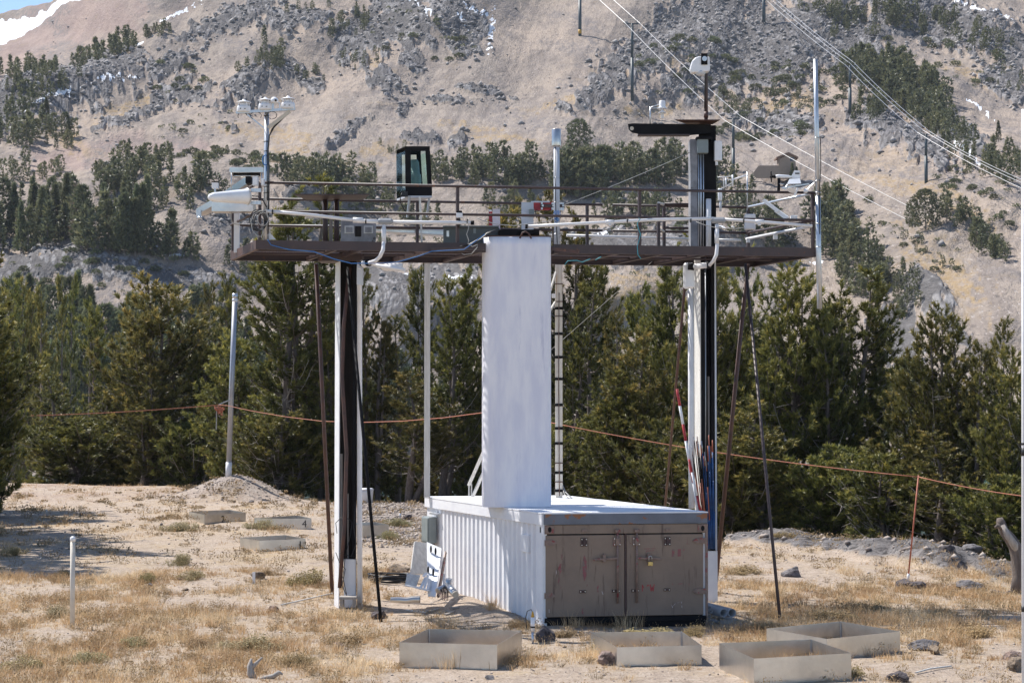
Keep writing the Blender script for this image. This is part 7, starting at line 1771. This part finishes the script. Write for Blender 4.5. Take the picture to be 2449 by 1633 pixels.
# ------------------------------------------------------------------ dry grass, scrub and gravel
grng = np.random.RandomState(77)
def scatter(n, y0, y1, p0=-300, p1=2800):
    u = grng.uniform(0, 1, n); Y = np.sqrt(y0 ** 2 + u * (y1 ** 2 - y0 ** 2)); px = grng.uniform(p0, p1, n); X = (px - PXW / 2) / FOC * Y
    du = (X - C0.x) * math.cos(R(20)) + (Y - C0.y) * math.sin(R(20)); dv = -(X - C0.x) * math.sin(R(20)) + (Y - C0.y) * math.cos(R(20))
    keep = ~((du > -.12) & (du < 2.5) & (dv > .05) & (dv < 5.5))
    return X[keep], Y[keep], px[keep]
def blade_mesh(X, Y, nb, hgt, wid, spread, lean, tint, bend=True):
    """tufts: nb blades each with a bend; returns arrays"""
    Z = gz(X, Y); N = len(X); T_ = np.repeat(np.arange(N), nb)
    n = len(T_); az = grng.uniform(0, 2 * np.pi, n); rr_ = spread[T_] * np.sqrt(grng.uniform(0, 1, n))
    bx = X[T_] + rr_ * np.cos(az); by = Y[T_] + rr_ * np.sin(az); bz = Z[T_] - .005
    a2 = az + grng.normal(0, .6, n); ln = lean * grng.uniform(.2, 1.3, n); h = hgt[T_] * grng.uniform(.45, 1.1, n)
    w_ = wid[T_] * grng.uniform(.6, 1.3, n); pa = grng.uniform(0, np.pi, n)
    dx, dy = np.cos(a2), np.sin(a2); sx, sy = np.cos(pa) * w_ / 2, np.sin(pa) * w_ / 2
    p = lambda k, f: np.stack([bx + dx * ln * h * f ** 1.7 + sx * k, by + dy * ln * h * f ** 1.7 + sy * k, bz + h * f * (1 - .25 * ln * f)], 1)
    t = np.clip(tint[T_] + grng.normal(0, .16, n), 0, 1)
    if bend:
        V = np.stack([p(-1, 0.), p(1, 0.), p(.75, .55), p(-.75, .55), p(0, 1.)], 1).reshape(-1, 3)
        b5 = np.arange(n)[:, None] * 5
        F = np.concatenate([b5 + [0, 1, 2], b5 + [0, 2, 3], b5 + [3, 2, 4]]); return V, F, np.repeat(t, 5)
    V = np.stack([p(-1, 0.), p(1, 0.), p(0, 1.)], 1).reshape(-1, 3)
    return V, np.arange(n * 3).reshape(-1, 3), np.repeat(t, 3)
# near grass
X, Y, px = scatter(26000, 20.2, 36)
vv = veg(px, X, Y); k = grng.uniform(0, 1, len(X)) < np.clip(vv * 1.25, 0, 1) ** 1.6; X, Y, px, vv = X[k], Y[k], px[k], vv[k]
hh_ = (.05 + .13 * grng.uniform(0, 1, len(X)) ** 1.8) * (.6 + .8 * vv)
V1, F1, t1 = blade_mesh(X, Y, 13, hh_, np.full(len(X), .0062), hh_ * .55, .7, np.clip(.5 + .8 * fbm(X / 1.3, Y / 1.3, 2, 33), 0, 1))
# tall feathery tufts, among them the ones before the first frame
tx = []; 
for (gx_, gy_, n_) in ((1040, 1590, 5), (1085, 1596, 6), (1210, 1588, 6), (1235, 1575, 4), (1960, 1588, 4), (1985, 1594, 4), (2070, 1560, 4), (1870, 1600, 3), (300, 1440, 7), (345, 1445, 6), (520, 1500, 6), (560, 1510, 6), (600, 1370, 3), (790, 1560, 5), (1180, 1470, 4), (1060, 1500, 2), (2230, 1500, 5), (430, 1470, 5), (880, 1400, 4), (1375, 1500, 4), (1500, 1500, 3), (1890, 1440, 4)):
    g_ = G(gx_, gy_)
    for _ in range(n_): tx.append((g_.x + grng.normal(0, .10), g_.y + grng.normal(0, .18)))
tx = np.array(tx); ht_ = grng.uniform(.14, .30, len(tx))
V2, F2, t2 = blade_mesh(tx[:, 0], tx[:, 1], 42, ht_, np.full(len(tx), .0042), ht_ * .32, .55, grng.uniform(.3, .9, len(tx)))
X, Y, px = scatter(15000, 36, 80)
vv = veg(px, X, Y); k = grng.uniform(0, 1, len(X)) < np.clip(vv * 1.2 + .04, 0, 1) ** 1.5; X, Y, px, vv = X[k], Y[k], px[k], vv[k]
hh_ = (.07 + .14 * grng.uniform(0, 1, len(X)) ** 1.8)
V3, F3, t3 = blade_mesh(X, Y, 12, hh_, .011 * Y / 50, hh_ * .7, .7, np.clip(.45 + .8 * fbm(X / 2, Y / 2, 2, 33), 0, 1), False)
def cat(parts):
    Vs = []; Fs = []; Ts = []; o_ = 0
    for V, F, t in parts: Vs.append(V); Fs.append(F + o_); Ts.append(t); o_ += len(V)
    return np.concatenate(Vs), np.concatenate(Fs), np.concatenate(Ts)
V, F, t = cat([(V1, F1, t1), (V2, F2, t2), (V3, F3, t3)])
o = link("dry_grass", np_mesh("dry_grass", V, F, [M['grass']], {"tint": t})); tagit(o, "short straw coloured dry grass tufts across the sandy clearing", "grass", None, "stuff")
# scrub: twiggy domes with pale seed heads
def scrub_arrays(X, Y, Z, rad, hgt, nt_, head, tint):
    N = len(X); T_ = np.repeat(np.arange(N), nt_); n = len(T_)
    az = grng.uniform(0, 2 * np.pi, n); u = grng.uniform(.0, 1, n) ** .5; el = np.arccos(u * .92)   # from upright to flat
    R_ = grng.uniform(.65, 1.08, n)
    ex = X[T_] + rad[T_] * np.sin(el) * np.cos(az) * R_; ey = Y[T_] + rad[T_] * np.sin(el) * np.sin(az) * R_; ez = Z[T_] + hgt[T_] * np.cos(el) * R_ + .01
    bx = X[T_] + rad[T_] * .25 * np.cos(az); by = Y[T_] + rad[T_] * .25 * np.sin(az); bz = Z[T_] - .01
    pa = grng.uniform(0, np.pi, n); tw_ = head[T_] * .22
    V1_ = np.stack([np.stack([bx - np.cos(pa) * tw_, by - np.sin(pa) * tw_, bz], 1), np.stack([bx + np.cos(pa) * tw_, by + np.sin(pa) * tw_, bz], 1), np.stack([ex, ey, ez], 1)], 1).reshape(-1, 3)
    F1_ = np.arange(n * 3).reshape(-1, 3); t1_ = np.repeat(np.clip(grng.normal(.12, .1, n), 0, 1), 3)
    # heads: small irregular bipyramids
    s = head[T_] * grng.uniform(.5, 1.2, n); c = np.stack([ex, ey, ez], 1)
    offs = np.array([[1, 0, 0], [-.5, .87, 0], [-.5, -.87, 0], [0, 0, 1], [0, 0, -1]])
    V2_ = (c[:, None, :] + offs[None] * s[:, None, None] * grng.uniform(.6, 1.3, (n, 5, 1))).reshape(-1, 3)
    b5 = np.arange(n)[:, None] * 5
    F2_ = np.concatenate([b5 + f for f in ([0, 1, 3], [1, 2, 3], [2, 0, 3], [1, 0, 4], [2, 1, 4], [0, 2, 4])])
    t2_ = np.repeat(np.clip(tint[T_] + grng.normal(0, .18, n), 0, 1), 5)
    return cat([(V1_, F1_, t1_), (V2_, F2_, t2_)])
X, Y, px = scatter(3000, 20.2, 34)
vv = veg(px, X, Y); k = grng.uniform(0, 1, len(X)) < np.clip(vv * 1.3 + .03, 0, 1) ** 1.5; X, Y, px = X[k], Y[k], px[k]
rad = grng.uniform(.07, .22, len(X)); V1, F1, t1 = scrub_arrays(X, Y, gz(X, Y), rad, rad * grng.uniform(.5, .95, len(X)), 44, np.full(len(X), .0085), grng.uniform(.35, .85, len(X)))
X, Y, px = scatter(3400, 34, 70)
vv = veg(px, X, Y); k = grng.uniform(0, 1, len(X)) < np.clip(vv * 1.3 + .10, 0, 1) ** 1.4; X, Y, px = X[k], Y[k], px[k]
rad = grng.uniform(.12, .38, len(X)); V2, F2, t2 = scrub_arrays(X, Y, gz(X, Y), rad, rad * grng.uniform(.35, .7, len(X)), 34, .017 * Y / 45, grng.uniform(.2, .8, len(X)))
V, F, t = cat([(V1, F1, t1), (V2, F2, t2)])
o = link("dry_scrub", np_mesh("dry_scrub", V, F, [M['scrub']], {"tint": t})); tagit(o, "low dry scrub with tiny pale seed heads across the clearing", "scrub", None, "stuff")
print("grass scrub tris", len(F))
# larger bushes, one by one
BUSH = [(742, 1398, 105, 50, 'scrub', .75, 'large yellow flowered bush left of the left leg'), (650, 1375, 60, 26, 'scrub', .5, 'flat brown bush touching the large yellow flowered bush'), (432, 1270, 88, 34, 'sage', .45, 'olive scrub clump left of the frame numbered 4'), (625, 1265, 90, 32, 'sage', .5, 'olive scrub clump in front of the frame numbered 4'),
        (440, 1350, 75, 34, 'sage', .55, 'grey green bush in the middle of the left slope'), (352, 1392, 55, 36, 'sage', .5, 'olive bush above the small grey stone'), (455, 1385, 90, 32, 'sage', .45, 'wide olive bush right of the small grey stone'), (155, 1378, 50, 22, 'sage', .8, 'yellow green low bush beside the white post'), (30, 1330, 70, 30, 'sage', .3, 'grey bush at the left edge in tree shadow'),
        (882, 1382, 52, 40, 'scrub', .35, 'brown bush between left leg and pale stone'), (930, 1290, 70, 26, 'sage', .75, 'yellowish bush behind the black cable coil'), (950, 1258, 70, 30, 'sage', .5, 'olive bush left of the container beside the far probe'), (1437, 1558, 62, 40, 'sage', .95, 'bright yellow green bush at the corner of the door-side frame'),
        (1350, 1521, 90, 32, 'scrub', .9, 'seedy bush before the left container door'), (1560, 1522, 150, 34, 'scrub', .95, 'pale seedy bush before the container door seam'), (1665, 1520, 80, 34, 'scrub', .9, 'pale seedy bush before the right container corner'), (1830, 1505, 90, 30, 'scrub', .95, 'yellow seedy bush at the foot of the long brace'),
        (205, 1585, 110, 40, 'sage', .5, 'olive bush at the lower left'), (605, 1555, 150, 46, 'sage', .5, 'wide olive bush in the lower left grass'), (480, 1545, 90, 36, 'scrub', .6, 'seedy bush left of the wide olive bush'), (820, 1540, 110, 44, 'scrub', .7, 'seedy bush left of the first frame'), (700, 1590, 130, 40, 'scrub', .6, 'brown bush right of the driftwood'), (60, 1600, 110, 44, 'scrub', .6, 'brown bush in the lower left corner'),
        (1240, 1500, 60, 26, 'scrub', .75, 'seedy bush behind the slim probe'), (1980, 1480, 130, 34, 'scrub', .6, 'straw bush behind the rear frame'), (2080, 1460, 120, 34, 'scrub', .65, 'straw bush in the right grass'), (2330, 1520, 140, 44, 'scrub', .7, 'straw bush near the right edge'), (2010, 1610, 120, 40, 'scrub', .55, 'reddish dry bush below the overlapping frames'), (130, 1475, 90, 34, 'sage', .5, 'olive bush left of the white post foot'), (320, 1545, 90, 32, 'sage', .55, 'olive bush below the white post'), (1790, 1370, 110, 28, 'scrub', .6, 'straw bush right of the container'), (1870, 1300, 60, 20, 'scrub', .7, 'small straw bush on the ledge'), (2115, 1310, 60, 20, 'scrub', .8, 'small golden bush on top of the ledge')]
bvars = {}
for key in ('scrub', 'sage'):
    for q_ in range(3):
        n_ = 9; cx = grng.normal(0, .42, n_); cy = grng.normal(0, .42, n_); rd = grng.uniform(.3, .6, n_)
        V, F, t = scrub_arrays(cx, cy, np.zeros(n_), rd, rd * 1.7 * np.exp(-(cx ** 2 + cy ** 2)), 110, np.full(n_, .034), np.full(n_, .6 if key == 'scrub' else .5))
        bvars[key, q_] = np_mesh("bush", V, F, [M[key]], {"tint": t})
for k_, (px_, py_, wp_, hp_, mt, tn, lab) in enumerate(BUSH):
    b_ = G(px_, py_); s = wp_ * b_.y / FOC / 2; h = hp_ * b_.y / FOC
    o = link("dry_bush", bvars[mt, k_ % 3], None, b_); o.scale = (s, s, h); o.rotation_euler = (0, 0, k_ * 1.7); tagit(o, lab, "bush", "dry bushes of the clearing")
# gravel
def pebbles(X, Y, s):
    n = len(X); Z = gz(X, Y); c = np.stack([X, Y, Z + s * .15], 1)
    offs = np.array([[1, 0, 0], [.2, .9, .1], [-.9, .3, 0], [-.3, -.9, .1], [.1, 0, .75], [0, .1, -.6]])
    a_ = grng.uniform(0, 2 * np.pi, n); ca, sa = np.cos(a_), np.sin(a_)
    o3 = offs[None] * grng.uniform(.6, 1.35, (n, 6, 1)) * s[:, None, None]
    W = np.stack([o3[..., 0] * ca[:, None] - o3[..., 1] * sa[:, None], o3[..., 0] * sa[:, None] + o3[..., 1] * ca[:, None], o3[..., 2]], -1)
    V = (c[:, None] + W).reshape(-1, 3); b6 = np.arange(n)[:, None] * 6
    F = np.concatenate([b6 + f for f in ([0, 1, 4], [1, 2, 4], [2, 3, 4], [3, 0, 4], [1, 0, 5], [2, 1, 5], [3, 2, 5], [0, 3, 5])])
    return V, F, np.repeat(grng.uniform(0, 1, n), 6)
X, Y, px = scatter(9000, 20.2, 34); V1, F1, t1 = pebbles(X, Y, .005 + .018 * grng.uniform(0, 1, len(X)) ** 5)
X, Y, px = scatter(7000, 34, 75); V2, F2, t2 = pebbles(X, Y, (.010 + .035 * grng.uniform(0, 1, len(X)) ** 4))
X = MOUND.x + grng.normal(0, 1.3, 900); Y = MOUND.y + grng.normal(0, 1.5, 900); V3, F3, t3 = pebbles(X, Y, .02 + .05 * grng.uniform(0, 1, 900) ** 4)
X, Y, px = scatter(5000, 42, 66, 860, 1200); V4, F4, t4 = pebbles(X, Y, (.02 + .05 * grng.uniform(0, 1, len(X)) ** 3))
X, Y, px = scatter(4500, 30, 52, 1700, 2620); k = rockband(px, Y) > .6; X, Y = X[k], Y[k]; V5, F5, t5 = pebbles(X, Y, (.02 + .10 * grng.uniform(0, 1, len(X)) ** 4)); V5[:, 2] -= .25 * (V5[:, 2] - np.repeat(gz(X, Y), 6)); t5 = t5 * .6 + .2
V, F, t = cat([(V1, F1, t1), (V2, F2, t2), (V3, F3, t3), (V4, F4, t4), (V5, F5, t5)])
m, nt, b = newmat('pebble_stone')
at = nd(nt, "ShaderNodeAttribute", attribute_name="tint")
c = mix(nt, at.outputs["Fac"], (.16, .13, .12), (.48, .41, .35)); nt.links.new(c, b.inputs["Base Color"]); b.inputs["Roughness"].default_value = .9
o = link("gravel", np_mesh("gravel", V, F, [m], {"tint": t})); tagit(o, "scattered pebbles and gravel on the sand", "gravel", None, "stuff")

# ------------------------------------------------------------------ thin mountain air
hz = MB(); hz.add([(x, y, z) for z in (-25, 330) for (x, y) in ((-900, -60), (900, -60), (900, 1150), (-900, 1150))], [(3, 2, 1, 0), (4, 5, 6, 7), (0, 1, 5, 4), (1, 2, 6, 5), (2, 3, 7, 6), (3, 0, 4, 7)])
m = bpy.data.materials.new("thin_air"); m.use_nodes = True; nt = m.node_tree
nt.nodes.remove(nt.nodes["Principled BSDF"])
pv = nt.nodes.new("ShaderNodeVolumePrincipled"); pv.inputs["Color"].default_value = (.82, .88, 1, 1); pv.inputs["Density"].default_value = .00006
nt.links.new(pv.outputs[0], nt.nodes["Material Output"].inputs["Volume"])
hz.build("haze", m, kind="stuff")
